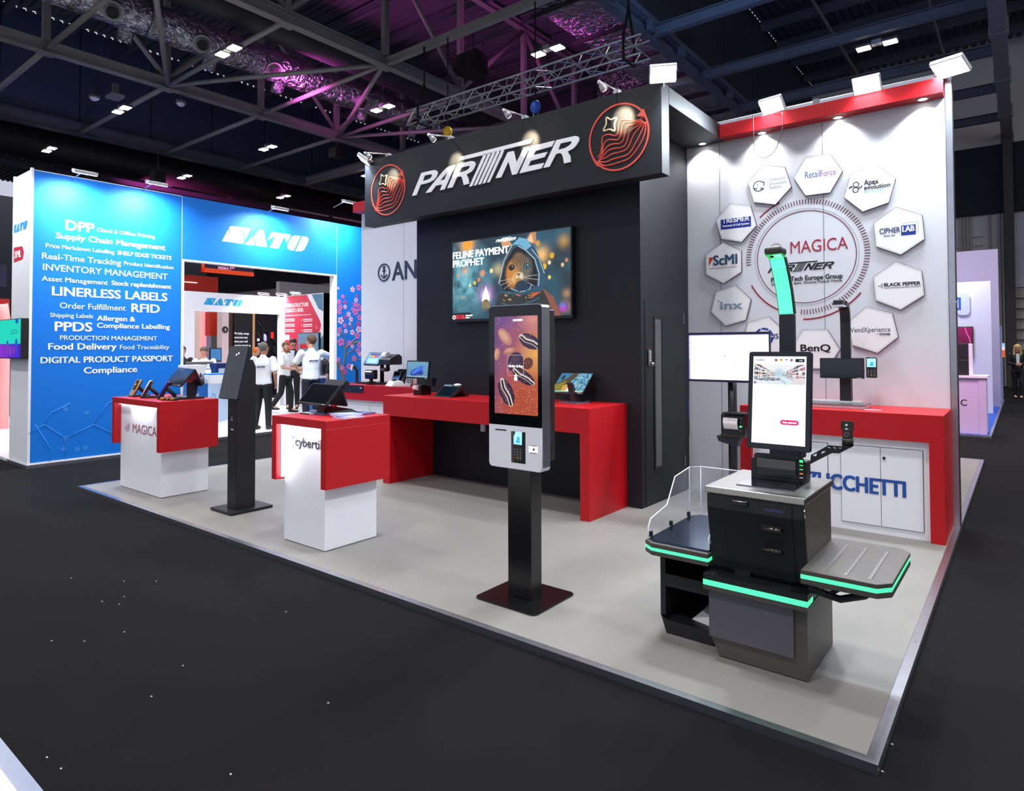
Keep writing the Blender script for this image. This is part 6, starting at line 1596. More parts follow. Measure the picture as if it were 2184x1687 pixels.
# ------------------------------------------------------------------ the blue neighbouring stand
BLUE = M('0a74d8', .55, spec=.3)
BW = thing('partition_wall', 'tall blue printed tower wall with white word list and a white end face', 'partition', (-11.2, 4, -.04))
mb = MB(); mb.box(-11.57, -10.777, 2.99, 5.08, .005, 4.13); mb.build('tower_body', M('e6e8ee', .5), BW)
mb = MB(); mb.box(-10.777, -10.775, 3.01, 5.075, .03, 4.12); bp = mb.build('blue_panel', BLUE, BW)
mb = MB(); mb.box(-11.6, -10.74, 2.96, 5.1, -.04, .005); mb.build('base_strip', ALU, BW)
mb = MB(); mb.box(-10.82, -10.773, 2.98, 3.012, .005, 4.15); mb.box(-11.575, -11.53, 2.98, 3.01, .005, 4.15); mb.build('corner_profile', M('eceef2', .4), BW)
sw = Pl('X', -10.7745)
WORDS = [('DPP', 272, 152, 503, 78, 1, 0), ('Cloud & Offline Printing', 527, 167, 1003, 30, .3, 0), ('Supply Chain Management', 190, 222, 1088, 46, 1, 0), ('Price Markdown Labelling', 106, 297, 670, 33, .3, 0), ('SHELF EDGE TICKETS', 697, 358, 1138, 32, 1, 0),
         ('Real-Time Tracking', 76, 390, 725, 48, .3, 0), ('Product Identification', 749, 443, 1155, 30, .3, 0), ('INVENTORY MANAGEMENT', 83, 485, 1107, 53, .2, 0), ('Asset Management', 73, 572, 617, 40, .3, 0), ('Stock replenishment', 648, 608, 1136, 36, 1, 0), ('LINERLESS LABELS', 160, 692, 1103, 72, 1, 0),
         ('Order Fulfillment', 222, 105, 762, 47, .2, 1), ('RFID', 812, 136, 1040, 68, 1, 1), ('Shipping Labels', 142, 177, 494, 34, .3, 1), ('Allergen &', 528, 206, 840, 40, 1, 1), ('PPDS', 182, 292, 485, 75, 1, 1), ('Compliance Labelling', 528, 266, 1125, 40, 1, 1),
         ('PRODUCTION MANAGEMENT', 223, 366, 1020, 37, .2, 1), ('Food Delivery', 128, 446, 686, 52, 1, 1), ('Food Traceability', 716, 443, 1120, 35, .2, 1), ('DIGITAL PRODUCT PASSPORT', 65, 558, 1148, 50, 1, 1), ('Compliance', 420, 642, 855, 50, 1, 1)]
mb = MB(sw.m)
for st, xl, yb, xr, cp, b, pg in WORDS:
    oy = 630 if pg else 450
    sw.t(mb, st, 70 + xl / 3.853, oy + yb / 3.853, 70 + xr / 3.853, cp / 3.853, bold=.042 * b)
mb.build('lettering', M('f4f8ff', .5), bp)
mb = MB(sw.m)
for L in ([(60, 925), (95, 905), (140, 935), (140, 980)], [(140, 935), (200, 905), (250, 930)], [(75, 905), (110, 960), (105, 985)], [(150, 860), (110, 880), (95, 905)], [(200, 905), (230, 860), (252, 850)]):
    mb.tube([(*sw.uv(*p), 0) for p in L], .004, 4)
for px, py in ((140, 935), (140, 872), (185, 880), (135, 958), (165, 958), (182, 955)): mb.ring(sw.uv(px, py), 0, .035, 0, .001, 12)
mb.build('faint_hexagons', M('2a86e0', .55), bp)
EP = Pl('Y', 2.9885)
mb = MB(EP.m); (x0, z0), (x1, z1) = EP.uv(25.5, 499), EP.uv(58.5, 470); put(mb, [[[(p[0], p[1]) for p in s] for s in l] for l in SATON], x0, z0, x1 - x0); mb.build('lettering', M('1a8ad0', .5), BW)
mb = MB(EP.m); mb.prism([EP.uv(*p) for p in ((30, 528), (47.5, 525), (51, 538), (48, 553), (30, 560))], 0, .001); tg = mb.build('red_tag', M('c41f3a', .5), BW)
mb = MB(EP.m); EP.t(mb, 'SML', 32, 551, 45, 14, bold=.04, z=.0012); mb.build('lettering', M('ffffff', .5), tg)
HW = thing('doorway_header', 'blue header over the doorway of the blue stand with white slanted capitals', 'header', (-10.85, 6.6, 3.08))
mb = MB(); mb.box(-10.9, -10.775, 5.085, 8.185, 3.085, 4.13); hb = mb.build('header_panel', BLUE, HW)
mb = MB(); mb.box(-10.91, -10.772, 5.085, 8.185, 3.06, 3.085); mb.build('lower_edge', M('f0f2f6', .4), HW)
mb = MB(BLU.m)
for l in SATO: mb.curve(l, .0008, .001)
mb.build('lettering', M('ffffff', .5), HW)
mb = MB(); mb.box(-10.778, -10.7735, 5.077, 5.085, .02, 4.12); mb.box(-10.778, -10.7735, 8.185, 8.19, 3.05, 4.12); mb.build('panel_seam', M('bcd4ec', .4), HW)
RPn = thing('partition_wall', 'blue wall panel printed with pink blossom branches beside the doorway', 'partition', (-10.83, 8.8, 0))
mb = MB(); mb.box(-10.9, -10.775, 8.19, 9.6, 0, 4.13); rp = mb.build('blue_panel', BLUE, RPn)
mb = MB(); mb.box(-10.91, -10.77, 8.12, 8.19, 0, 3.085); mb.build('door_jamb', M('f0f2f6', .4), RPn)
mb = MB(); mb.box(-10.91, -10.77, 5.08, 5.12, 0, 3.06); mb.build('door_jamb', M('f0f2f6', .4), BW)
fl = lambda x, y: (*sw.uv(700 + x / 4.137, 600 + y / 4.137), .001)
mb = MB(sw.m)
for L, w in (([(82, 700), (105, 760), (128, 830), (132, 895)], .045), ([(140, 750), (148, 660), (152, 600), (185, 560), (240, 515)], .025), ([(152, 600), (125, 565), (100, 540)], .014), ([(152, 590), (148, 500), (115, 455)], .012), ([(155, 660), (195, 620), (230, 610)], .014), ([(185, 560), (235, 545), (290, 530)], .018), ([(240, 515), (255, 480), (270, 420)], .012), ([(200, 720), (245, 690), (290, 695)], .01), ([(128, 790), (150, 760)], .018)):
    mb.tube(smooth([fl(*p) for p in L], 4), w, 6)
for v in mb.bm.verts: v.co.x = -10.7745 + (v.co.x + 10.7745) * .03
mb.build('printed_branch', M('6a6266', .6), rp)
rr = random.Random(4)
FL = [(214, 72, 28, 0), (270, 55, 30, 1), (130, 135, 22, 1), (95, 180, 26, 1), (148, 185, 20, 2), (105, 230, 30, 1), (150, 225, 22, 0), (98, 270, 26, 1), (88, 60, 14, 0), (245, 165, 24, 0), (252, 128, 16, 2), (235, 205, 24, 1), (262, 215, 26, 1), (215, 245, 22, 1), (240, 270, 36, 1), (280, 240, 26, 1), (180, 290, 26, 0), (110, 345, 36, 0), (150, 315, 22, 2), (200, 335, 26, 0), (275, 320, 28, 1), (190, 375, 16, 0), (145, 390, 24, 1), (155, 440, 24, 0), (100, 430, 30, 1), (265, 375, 26, 2), (205, 405, 14, 2), (212, 450, 28, 0), (268, 425, 34, 0), (255, 480, 34, 1), (90, 470, 18, 0), (112, 535, 40, 1), (185, 545, 26, 1), (212, 575, 22, 0), (275, 560, 30, 1), (262, 610, 28, 1), (280, 640, 26, 0), (88, 690, 22, 1), (228, 680, 30, 1), (122, 765, 26, 1), (148, 800, 26, 2), (185, 750, 30, 1), (155, 268, 6, 2), (210, 195, 6, 2)]
for ci, c in enumerate(('eeb8e0', 'd872b8', 'cc4488')):
    mb = MB(sw.m)
    for i, (x, y, r, k) in enumerate(FL):
        if k != ci: continue
        u, v, _ = fl(x, y); rr_ = abs(fl(x, y)[1] - fl(x, y + r)[1]); a0 = rr.random() * 6
        for j in range(5):
            a = a0 + j * 1.2566; ca, sa = math.cos(a), math.sin(a)
            pt = [(u + rr_ * (t * ca - s_ * sa), v + rr_ * (t * sa + s_ * ca)) for t, s_ in ((.12, 0), (.5, -.32), (.85, -.3), (.92, -.08), (.84, 0), (.92, .08), (.85, .3), (.5, .32))]
            mb.prism(pt, .0015 + .0004 * ci + .0001 * (i % 3), .0019 + .0004 * ci + .0001 * (i % 3))
    mb.build('printed_blossom', M(c, .6), rp)
mb = MB(sw.m)
for x, y, r, k in FL:
    u, v, _ = fl(x, y); mb.ring((u, v), 0, abs(v - fl(x, y + r)[1]) * .16, .0034, .0037, 8)
mb.build('blossom_centres', M('b02868', .6), rp)
for (px, py), lab in (((181, 371), 'white floodlight on the top edge of the blue word wall, left one'), ((334, 394), 'white floodlight on the top edge of the blue word wall, right one'), ((597, 447), 'white floodlight on the top edge of the blue doorway header')):
    p = onX(px, py, -10.3)
    flood(p, Vector((-10.775, p.y, 2.4)), lab, 48, (.85, .95, 1), .3, .12, 'white LED floodlights of the blue stand', arm=(-.5, 0, -.02))
p = onX(20, 420, -10.9)
L_ = lamp('AREA', (-11.2, 2.2, 4.3), (-11.2, 2.99, 2.8), 30, (.95, .98, 1), .3); 
t = thing('wall_screen', 'screen with cyan and violet picture on the white end of the blue tower', 'screen', (-11.3, 2.9, 1.5))
mb = MB(); mb.box(-11.95, -10.765, 2.885, 2.975, 1.475, 2.04, .004); h_ = mb.build('housing', M('101014', .4), t)
Pq = Paint(200, 96, '18d8c0'); Pq.mix((Pq.Y < .36).astype(np.float32), '4020c8', 1); Pq.mix(np.clip(1 - Pq.X * 1.2, 0, 1) * (Pq.Y < .36), 'a030d0', .9); Pq.ell(.85, .98, .12, .1, '1a50c0'); Pq.ell(.84, .4, .1, .1, '1868b8'); Pq.ell(.5, .38, .08, .08, '1868b8')
for i in range(6): Pq.ell(.45 + i * .08, .18, .03, .12, ['d03080', '3060d0', 'e05050', '8040d0'][i % 4], .9, 0, .3)
Pq.line([(.6, .62), (.9, .66)], .012, '0a8a90'); Pq.line([(.62, .7), (.85, .72)], .012, '0a9a9a')
picture('picture', PY(2.884), -11.94, -10.775, 1.49, 2.03, 0, Pq.mat('screen_cyan', 1.0), h_)
mb = MB(); mb.box(-11.3, -11.1, 2.975, 2.99, 1.6, 1.9); mb.build('wall_mount', M('202024', .5), t)

# floor and fittings inside the blue stand
pf = thing('stand_platform', 'white floored platform inside the blue stand', 'platform', (-15, 6.5, -.04))
mb = MB(); mb.box(-19, -11.42, 2.99, 12, -.04, 0); mb.build('white_floor', M('d8dce2', .35, var=.05), pf)
mb = MB(); mb.box(-11.42, -11.38, 5.1, 9.6, -.04, 0); mb.build('edge_trim', ALU, pf)
def bpx(name, mat, parent, px0, px1, py0, py1, X, d=.08, bev=0):
    a, b = onX(px0, py0, X), onX(px1, py1, X)
    zt_ = (onX(px0, py0, X).z + onX(px1, py0, X).z) / 2 if False else a.z
    mb = MB(); mb.box(X - d, X, a.y, b.y, b.z, a.z, bev); return mb.build(name, mat, parent)
XI = -16.3
t = thing('inner_wall', 'white inner frame wall with a blue logo at the back of the blue stand', 'wall', (XI, 8.5, 0))
WI = M('e4e4ec', .5)
a = onX(416, 622, XI); b = onX(606, 634, XI); zb = onX(416, 663, XI).z
mb = MB(); mb.box(XI - .15, XI, a.y, b.y, zb, 3.05); mb.build('header', WI, t)
y0 = onX(386, 622, XI).y; mb = MB(); mb.box(XI - .15, XI, y0 - .4, a.y, 0, 3.05); mb.build('left_pier', WI, t)
y1 = onX(598, 700, XI).y; mb = MB(); mb.box(XI - .15, XI, y1, b.y, 0, zb); mb.build('right_pier', WI, t)
IP = Pl('X', XI + .001)
mb = MB(IP.m); (x0, z0), (x1, z1) = IP.uv(434, 650), IP.uv(518, 640); put(mb, SATON, x0, z0, x1 - x0); mb.build('lettering', M('1a9ad0', .5), t)
mb = MB(IP.m); mb.prism([IP.uv(*p) for p in ((547, 638), (586, 640), (592, 651), (584, 662), (547, 659))], 0, .002); tg = mb.build('pink_tag', M('e88aa0', .5), t)
mb = MB(IP.m); IP.t(mb, 'SML', 553, 656, 580, 11, bold=.04, z=.003); mb.build('lettering', M('ffffff', .5), tg)
YP = 10.42
t = thing('poster_wall', 'red and white poster wall with white headline at the back of the blue stand', 'poster wall', (-15.1, YP, 0))
xa, xb = onY(606, 632, YP).x, onY(690, 625, YP).x; zt_ = onY(650, 628, YP).z
mb = MB(); mb.box(xa, xb, YP, YP + .5, 0, zt_); mb.build('wall_body', WI, t)
PP = Pl('Y', YP - .001); pq = lambda L: [PP.uv(600 + x / 6.8, 620 + y / 6.8) for x, y in L]
Z6 = M('d02a48', .5)
mb = MB(PP.m); mb.prism(pq([(52, 85), (370, 60), (560, 430), (578, 500), (560, 580), (535, 605), (0 + 52, 615)])[::-1], 0, .0008); po = mb.build('red_print', Z6, t)
mb = MB(PP.m); mb.prism(pq([(52, 615), (240, 610), (240, 910), (52, 910)])[::-1], 0, .0008); mb.build('red_print', Z6, t)
mb = MB(PP.m); mb.prism(pq([(440, 55), (608, 42), (608, 300), (540, 260)])[::-1], 0, .0008); mb.prism(pq([(608, 640), (608, 850), (552, 850), (552, 720)])[::-1], 0, .0008); mb.build('blue_photo', M('4a7a98', .5, var=.4, vs=3), t)
mb = MB(PP.m)
for st, x0, y0, x1, cp in (('INFRASTRUCTURE', 68, 245, 395, 52), ('STARTS HERE.', 66, 318, 326, 50), ('Connected Solutions. Complete Visibility, intelligent Retail.', 66, 370, 432, 14)): PP.t(mb, st, 600 + x0 / 6.8, 620 + y0 / 6.8, 600 + x1 / 6.8, cp / 6.8, bold=.04, z=.001)
for cx_, xs in ((40, 62), (295, 318)):
    for yy in (425, 500, 577):
        u = pq([(cx_, yy)])[0]; mb.ring(u, 0, .018, .001, .0018, 10)
        for k_ in (-8, 18): 
            v = pq([(xs, yy + k_)])[0]; w_ = pq([(xs + 130, yy + k_)])[0]; mb.box(v[0], w_[0], v[1] - .012, v[1] + .012, .001, .0018)
mb.build('lettering', M('fff0f2', .5), po)
mb = MB(PP.m); mb.prism(pq([(35, 640), (118, 640), (118, 712), (35, 712)])[::-1], .001, .0018); mb.ring(pq([(512, 530)])[0], .035, .04, .001, .0018, 20); mb.build('white_box', M('fff4f6', .5), po)
mb = MB(); q = [onY(600 + x / 6.8, 620 + y / 6.8, YP - .05) for x, y in ((240, 612), (550, 605), (550, 910), (240, 912))]; mb.box(q[0].x, q[1].x, YP - .06, YP - .002, q[2].z, q[0].z, .01); sc_ = mb.build('poster_screen', M('15181e', .4), t)
mb = MB(); mb.box(q[0].x + .02, q[1].x - .02, YP - .062, YP - .06, q[2].z + .02, q[0].z - .02); mb.build('screen_glow', M('5a7088', .3, emit=.7), sc_)
mb = MB(PY(YP - .0625)); mb.prism(rrect(q[0].x + .12, q[0].x + .5, q[0].z - .42, q[0].z - .3, .05), 0, .001); mb.build('red_button', M('b01a28', .4, emit=.7), sc_)
t = thing('side_wall', 'pale lilac side wall with a red tag right of the red poster wall', 'wall', (xb, YP + .6, 0))
mb = MB(); mb.box(xb - .4, xb, YP + .001, YP + 1.4, 0, zt_); mb.build('wall_body', M('b8bace', .5), t)
SP = Pl('X', xb + .001)
mb = MB(SP.m); (u0, v1), (u1, v0) = SP.uv(702, 716), SP.uv(714, 724); mb.box(u0, u1, v0, v1, 0, .002); tg = mb.build('red_tag', M('c41f3a', .5), t)
mb = MB(SP.m); SP.t(mb, 'SML', 704, 723, 713, 4.5, bold=.04, z=.003); mb.build('lettering', M('ffffff', .5), tg)
p = onX(712, 700, xb + .35)
mb = MB(); a = onX(710.5, 674, -13.7); b = onX(716, 735, -13.7); mb.box(-13.75, -13.7, a.y, b.y + .4, b.z, a.z); tag(mb.build('dark_screen', M('101116', .3)), 'dark upright screen edge at the right side of the blue doorway', 'screen')
t = thing('office_printer', 'grey and black label printer on a white desk at the right of the doorway', 'printer', (-12.6, 9, 1))
a, b = onX(686, 768, -12.6), onX(716, 800, -12.6)
mb = MB(); mb.box(-13.1, -12.6, a.y, b.y + .2, b.z, a.z, .01); pb = mb.build('printer_body', M('4a4e54', .4), t)
mb = MB(); mb.box(-12.61, -12.595, a.y + .02, a.y + .2, b.z + .05, a.z - .1); mb.build('printer_mouth', M('101114', .4), pb)
t = thing('white_desk', 'white desk with a blue front under the label printer in the doorway', 'desk', (-12.7, 9, 0))
zz = b.z
mb = MB(); mb.box(-13.3, -12.5, a.y - .1, b.y + .5, zz - .05, zz - .002); mb.build('desktop', WI, t)
mb = MB(); mb.box(-13.25, -12.55, a.y - .05, b.y + .45, 0, zz - .05); mb.build('blue_front', M('0c4c9c', .5), t)
t = thing('white_cabinet', 'white cabinet with two doors behind the standing people', 'cabinet', (-14.4, 10, 0))
a, b = onZ(612, 865, 0), onZ(655, 862, 0)
mb = MB(); mb.box(-14.2, -13.5, 9.75, 10.35, 0, 1.08); cb = mb.build('body', WI, t)
mb = MB(); mb.box(-13.86, -13.855, 9.747, 9.751, .05, 1.05); mb.build('door_gap', M('8a8c98', .6), cb)
mb = MB(); mb.box(-14.0, -13.92, 9.9, 10.0, 1.08, 1.12); tag(mb.build('small_box', M('d89a18', .5)), 'small orange yellow box on the white cabinet', 'box')
# curved information counter with things on it
A, B = onZ(397, 909, 0), onZ(487, 893, 0)
nrm = Vector((B.y - A.y, -(B.x - A.x), 0)).normalized()
if nrm.x < 0: nrm = -nrm
t = thing('information_counter', 'curved white and blue information counter inside the doorway', 'counter', ((A.x + B.x) / 2, (A.y + B.y) / 2, 0))
arc = [A.lerp(B, i / 12) + nrm * (.18 * math.sin(math.pi * i / 12)) for i in range(13)]
bk = [A - nrm * .5, B - nrm * .5]
k = 4
mb = MB(); mb.prism([(p.x, p.y) for p in arc[:k + 1]] + [(p.x, p.y) for p in (A.lerp(B, k / 12) - nrm * .5, bk[0])], 0, 1.05); mb.build('blue_front', M('0c5aa8', .5), t)
mb = MB(); mb.prism([(p.x, p.y) for p in arc[k:]] + [(p.x, p.y) for p in (bk[1], A.lerp(B, k / 12) - nrm * .5)], 0, 1.05); cf = mb.build('pale_front', M('bcd4ee', .5), t)
mb = MB(); mb.prism([(p.x + nrm.x * .06, p.y + nrm.y * .06) for p in arc] + [(p.x, p.y) for p in bk[::-1]], 1.05, 1.1, .01); mb.build('countertop', M('f2f2f4', .35), t)
d_ = (B - A).normalized()
def onc(px, py, off):     # on the counter front
    o = A + nrm * off; r_ = ray(px, py); s_ = (o - EYE).dot(nrm) / r_.dot(nrm); return EYE + r_ * s_
c0 = onc(455, 835, .2)
fmc = frame(onc(408, 848, .13), d_, (0, 0, 1))
mb = MB(fmc); u = fmc.inverted() @ onc(409, 848, .13); v = fmc.inverted() @ onc(423, 848, .13); mb.text('Food', u.x, u.y, .085, w=v.x - u.x, z=.0, ext=.001); mb.build('lettering', M('e8f0fa', .5), t)
gz = onc(455, 850, .2)
fmc = frame(gz + nrm * .004, d_, (0, 0, 1))
mb = MB(fmc); mb.tube([(.07 * math.sin(R(a)), .02 - .1 * math.cos(R(a)) * (1 if abs(a) < 90 else .75), 0) for a in range(-150, 151, 15)] + [(.0, .1, 0)][:0], .006, 5); mb.tube([(.045 * math.cos(R(a)), .095 + .012 * math.sin(R(a)), 0) for a in range(0, 360, 30)], .005, 5, True); mb.build('glass_symbol', M('1a88c0', .5), cf)
top = lambda px, py, z=1.1: onZ(px, py, z)
def small(name, lab, cat, px, py, parts, z=1.1):
    p = onZ(px, py, z); t = thing(name, lab, cat, p)
    for nm, b, c in parts:
        mb = MB()
        if b[0] == 'c': mb.cyl((p.x, p.y, z + b[1]), (p.x, p.y, z + b[2]), b[3], b[4] if len(b) > 4 else None, 12)
        else: mb.box(p.x + b[0], p.x + b[1], p.y + b[2], p.y + b[3], z + b[4], z + b[5], .004)
        mb.build(nm, M(c, .4), t)
    return t
small('bottle', 'clear bottle with an orange label on the curved counter', 'bottle', 444, 794 + 24, [('bottle_body', ('c', 0, .2, .038, .038), 'd8dcd8'), ('label_band', ('c', .04, .13, .0395), 'e07838'), ('bottle_neck', ('c', .2, .26, .035, .014), 'd8dcd8'), ('bottle_cap', ('c', .26, .285, .016), 'f0f0f0')])
small('tissue_box', 'white box with a bright blue top on the curved counter', 'box', 456, 818, [('box_body', (-.1, .1, -.1, .1, 0, .13), 'eef0f4'), ('box_lid', (-.1, .1, -.1, .1, .13, .15), '1a88d8')])
small('laptop', 'grey open laptop lid seen from behind on the curved counter', 'laptop', 434, 812, [('screen_lid', (-.18, -.165, -.2, .25, .0, .3), '707478'), ('laptop_base', (-.4, -.18, -.2, .25, 0, .02), '505458')])
small('label_printer', 'white label printer at the left end of the curved counter', 'printer', 414, 815, [('casing', (-.2, .1, -.15, .15, 0, .26), 'e8e8ec'), ('media_door', (.1, .105, -.1, .1, .04, .12), '8a8c94')])
small('pen_pot', 'cluster of dark pens and scanners in front of the laptop', 'pens', 428, 819, [('pen_holder', ('c', 0, .1, .05), '3a3648'), ('pen', ('c', .1, .16, .01), '2a2438')])
small('box', 'navy printed carton behind the blue topped box', 'box', 468, 812, [('carton', (-.12, .12, -.12, .12, 0, .28), '16306a'), ('carton_print', (.12, .122, -.08, .08, .1, .2), 'c8d4f0')])
small('cable_coil', 'loose white cable coil beside the navy carton', 'cable', 478, 816, [('coil', ('c', 0, .06, .09), 'e4e6ea')])
small('tablet_terminal', 'tilted blue tablet on a stand behind the white shirted man', 'tablet', 459, 800, [('stand', ('c', 0, .35, .04), '1a1a20'), ('tablet_body', (-.02, .02, -.14, .14, .3, .62), '14181e'), ('tablet_screen', (.02, .023, -.12, .12, .33, .6), '4a88c0')], 1.0)

# ------------------------------------------------------------------ other stands seen through the doorway and above it
def far(name, lab, cat, px0, px1, py0, py1, X, c, d=.3, e=0, base=False):
    a = onX(px0, py0, X); b = onX(px1, py1, X)
    z0 = -.04 if base else b.z
    mb = MB(); mb.box(X - d, X, a.y, b.y, z0, a.z); o = mb.build(name, M(c, .5, emit=e), None); return tag(o, lab, cat)
far('curved_booth', 'cream panel of a far stand behind the man at the curved counter', 'panel', 416, 433, 660, 800, -20, 'd8ccc0', base=True)
o = far('light_strip', 'glowing pink vertical light strip of a far stand in the doorway', 'light', 433, 440, 664, 760, -19.9, 'ff8890', .1, .9)
far('booth_column', 'pale blue column of a far stand in the doorway', 'column', 440, 450, 662, 800, -20.2, 'a8b4e0', base=True)
far('hanging_panel', 'orange red hanging panel seen in the blue doorway', 'panel', 448, 466, 665, 716, -19.6, 'b02408')
far('booth_column', 'pinkish white column with a round mark seen in the doorway', 'column', 474, 487, 665, 800, -19.0, 'd8c0c4', base=True)
far('slatted_panel', 'brown slatted panel left of the dark text panel in the doorway', 'panel', 487, 500, 668, 800, -19.2, '4a342a', base=True)
t = thing('text_panel', 'dark panel with white wording behind the slim kiosk', 'panel', (-19.2, 10, 0))
a, b = onX(500, 668, -19.1), onX(538, 800, -19.1); mb = MB(); mb.box(-19.4, -19.1, a.y, b.y, -.04, a.z); mb.build('board', M('15151c', .5), t)
TX = Pl('X', -19.099); mb = MB(TX.m)
for i, st in enumerate(('We deploy, manage', 'and protect every', 'device your retail', 'operation demands on')): TX.t(mb, st, 500, 713 + i * 8.6, (531, 528, 528, 534)[i], 4.6, bold=.03)
mb.build('lettering', M('e0e0e8', .5, emit=.3), t)
far('panel_edge', 'orange lit edge beside the dark text panel', 'panel', 538, 543, 668, 800, -19.1, 'd8a070', base=True)  # edge strip in one even orange beige
CP = Pl('X', -18.998); mb = MB(CP.m); c = CP.uv(480, 703); mb.ring(c, .05, .1, 0, .01, 20); mb.box(c[0] - .03, c[0] - .01, c[1] - .06, c[1] + .07, 0, .01); tag(mb.build('round_mark', INK), 'black round mark on the pinkish column in the doorway', 'sign')
t = thing('truss_tower', 'dark scaffold with purple light seen behind the grey haired man', 'scaffold', (-21, 12, 0))
mb = MB()
for px in (546, 560, 575, 590): a = onX(px, 668, -21); mb.box(-21.1, -21, a.y - .05, a.y + .05, -.04, a.z)
for i in range(5): a, b = onX(546, 680 + i * 25, -21), onX(592, 680 + i * 25, -21); mb.box(-21.08, -21.02, a.y, b.y, a.z - .04, a.z + .04); mb.tube([(-21.05, a.y, a.z), (-21.05, b.y, a.z - 1.0)], .04, 5)
mb.build('frame', M('15151a', .5), t)
far('violet_backdrop', 'dim violet backdrop behind the dark scaffold', 'backdrop', 543, 600, 664, 800, -22, '1c1024', base=True)  # purple light painted as the backdrop's dark violet colour
for i, (x0, x1, y0, y1, c) in enumerate(((549, 556, 722, 752, 'e8e0ff'), (562, 574, 712, 740, 'd0c0ff'), (577, 585, 708, 722, 'e03020'))): far('lit_sign', ('bright white lit sign behind the scaffold, left one', 'pale violet lit sign behind the scaffold', 'red lit sign behind the scaffold')[i], 'sign', x0, x1, y0, y1, -21.6, c, .1, .8)
far('upper_fascia', 'orange red fascia of a far stand above the inner white header', 'fascia', 388, 465, 585, 624, -23, 'b82408', base=False)
far('light_bar', 'white light bar on the orange red far fascia', 'light', 391, 421, 600, 604, -22.95, 'fff0f0', .05, 1)
t = thing('hanging_banner', 'dark violet hanging banner with orange border above the doorway', 'banner', (-26, 12, 4))
a = onX(430, 545, -26); b = onX(541, 590, -26)
mb = MB(); mb.box(-26.1, -26, a.y, b.y, b.z, a.z + .5); mb.build('cloth', M('281440', .6), t)
mb = MB(); mb.box(-26.01, -25.98, a.y, b.y, b.z, b.z + .18); mb.box(-26.01, -25.98, a.y, a.y + .12, b.z, a.z + .5); mb.build('orange_border', M('e04820', .5, emit=.3), t)  # emission put into border and wording brightens the cloth banner
BP = Pl('X', -25.99); mb = MB(BP.m); BP.t(mb, 'SPONSORED BY', 465, 575, 488, 7, bold=.03); BP.t(mb, 'pn', 491, 573, 500, 9, bold=.03); mb.build('lettering', M('e8a0c8', .5, emit=.4), t)
far('far_wall_panel', 'pale grey far wall above the red poster wall', 'wall', 596, 718, 600, 640, -30, 'b0aeb6', base=True)
for i in range(3):
    p = onX((562, 600, 630)[i], (628, 629, 626)[i], -16.0); t = flood(p, p + Vector((-.3, 0, -1)), ('small floodlight over the inner white header, left one', 'small floodlight over the corner of the red poster wall', 'small floodlight over the red poster wall')[i], 25, (1, 1, 1), .3, .12, 'white LED floodlights of the blue stand', arm=(-.3, 0, -.15), strength=30)
lamp('AREA', (-14, 6.5, 4.5), (-14.5, 7, 0), 60, (1, .98, .97), 2.5)
# far left strip
far('red_booth', 'red stand with a pink arch at the left edge of the picture', 'stand', -40, 16, 635, 960, -16.5, 'a81810', base=True)
a = onX(-12, 700, -16.2); b = onX(11, 700, -16.2); zc_ = onX(5, 650, -16.2).z
mb = MB(PX(-16.2)); mb.tube([(a.y, 0, 0), (a.y, zc_ - .3, 0), (a.y * .8 + b.y * .2, zc_, 0), (a.y * .2 + b.y * .8, zc_, 0), (b.y, zc_ - .3, 0), (b.y, 0, 0)], .09, 8); tag(mb.build('pink_arch', M('f0a0a0', .5, emit=.5)), 'glowing pink arch of the red stand at the left edge', 'arch')
far('navy_banner', 'navy banner above the red stand at the left edge', 'banner', -40, 14, 560, 612, -18, '12143a')

# ------------------------------------------------------------------ stands along the right aisle
LIL = M('d8c0dc', .5)  # pink tint of the local magenta light is put into this colour
t = thing('stand_platform', 'second stand platform with blue carpet along the right aisle', 'platform', (-3, 18, -.04))
mb = MB(); mb.box(-8, -.52, 14.78, 25, -.04, 0); mb.build('blue_carpet', M('1848b0', .9), t)
mb = MB(); mb.box(-8, -.48, 14.73, 14.78, -.04, .0); mb.build('edge_trim', ALU, t)
mb = MB(); mb.box(-.52, -.48, 14.78, 25, -.04, .0); mb.build('edge_trim', ALU, t)
t = thing('lilac_counter', 'lilac lit counter with a white top on the second aisle stand', 'counter', (-1.2, 15.2, 0))
mb = MB(); mb.box(-2.6, -.66, 14.9, 15.5, 0, 1.03); cb = mb.build('front_panel', LIL, t)
mb = MB(); mb.box(-.66, -.55, 14.88, 15.5, 0, 1.03); mb.build('end_post', M('d4bedc', .5), t)
mb = MB(); mb.box(-2.6, -.52, 14.84, 15.55, 1.03, 1.07); mb.build('countertop', M('f0e8f2', .4), t)
LP = Pl('Y', 14.899); mb = MB(LP.m); LP.t(mb, 'C', 2049, 865, 2062, 13, bold=.02); mb.build('lettering', M('1a1424', .5), cb)
y1 = 19.66
w1 = thing('stand_wall', 'white wall with a framed blue sign behind the lilac counter', 'wall', (-1.5, y1, 0))
zt1 = onY(2090, 600, y1).z
mb = MB(); mb.box(-4, -.6, y1, y1 + .2, 0, zt1); mb.build('wall_body', M('dcdcea', .5), w1)
WQ = Pl('Y', y1 - .002)
mb = MB(WQ.m); (u0, v1), (u1, v0) = WQ.uv(2040, 626), WQ.uv(2069, 672); mb.prism(rrect(u0, u1, v0, v1, .1), 0, .05); sg = mb.build('sign_panel', M('c8d4e8', .4), w1)
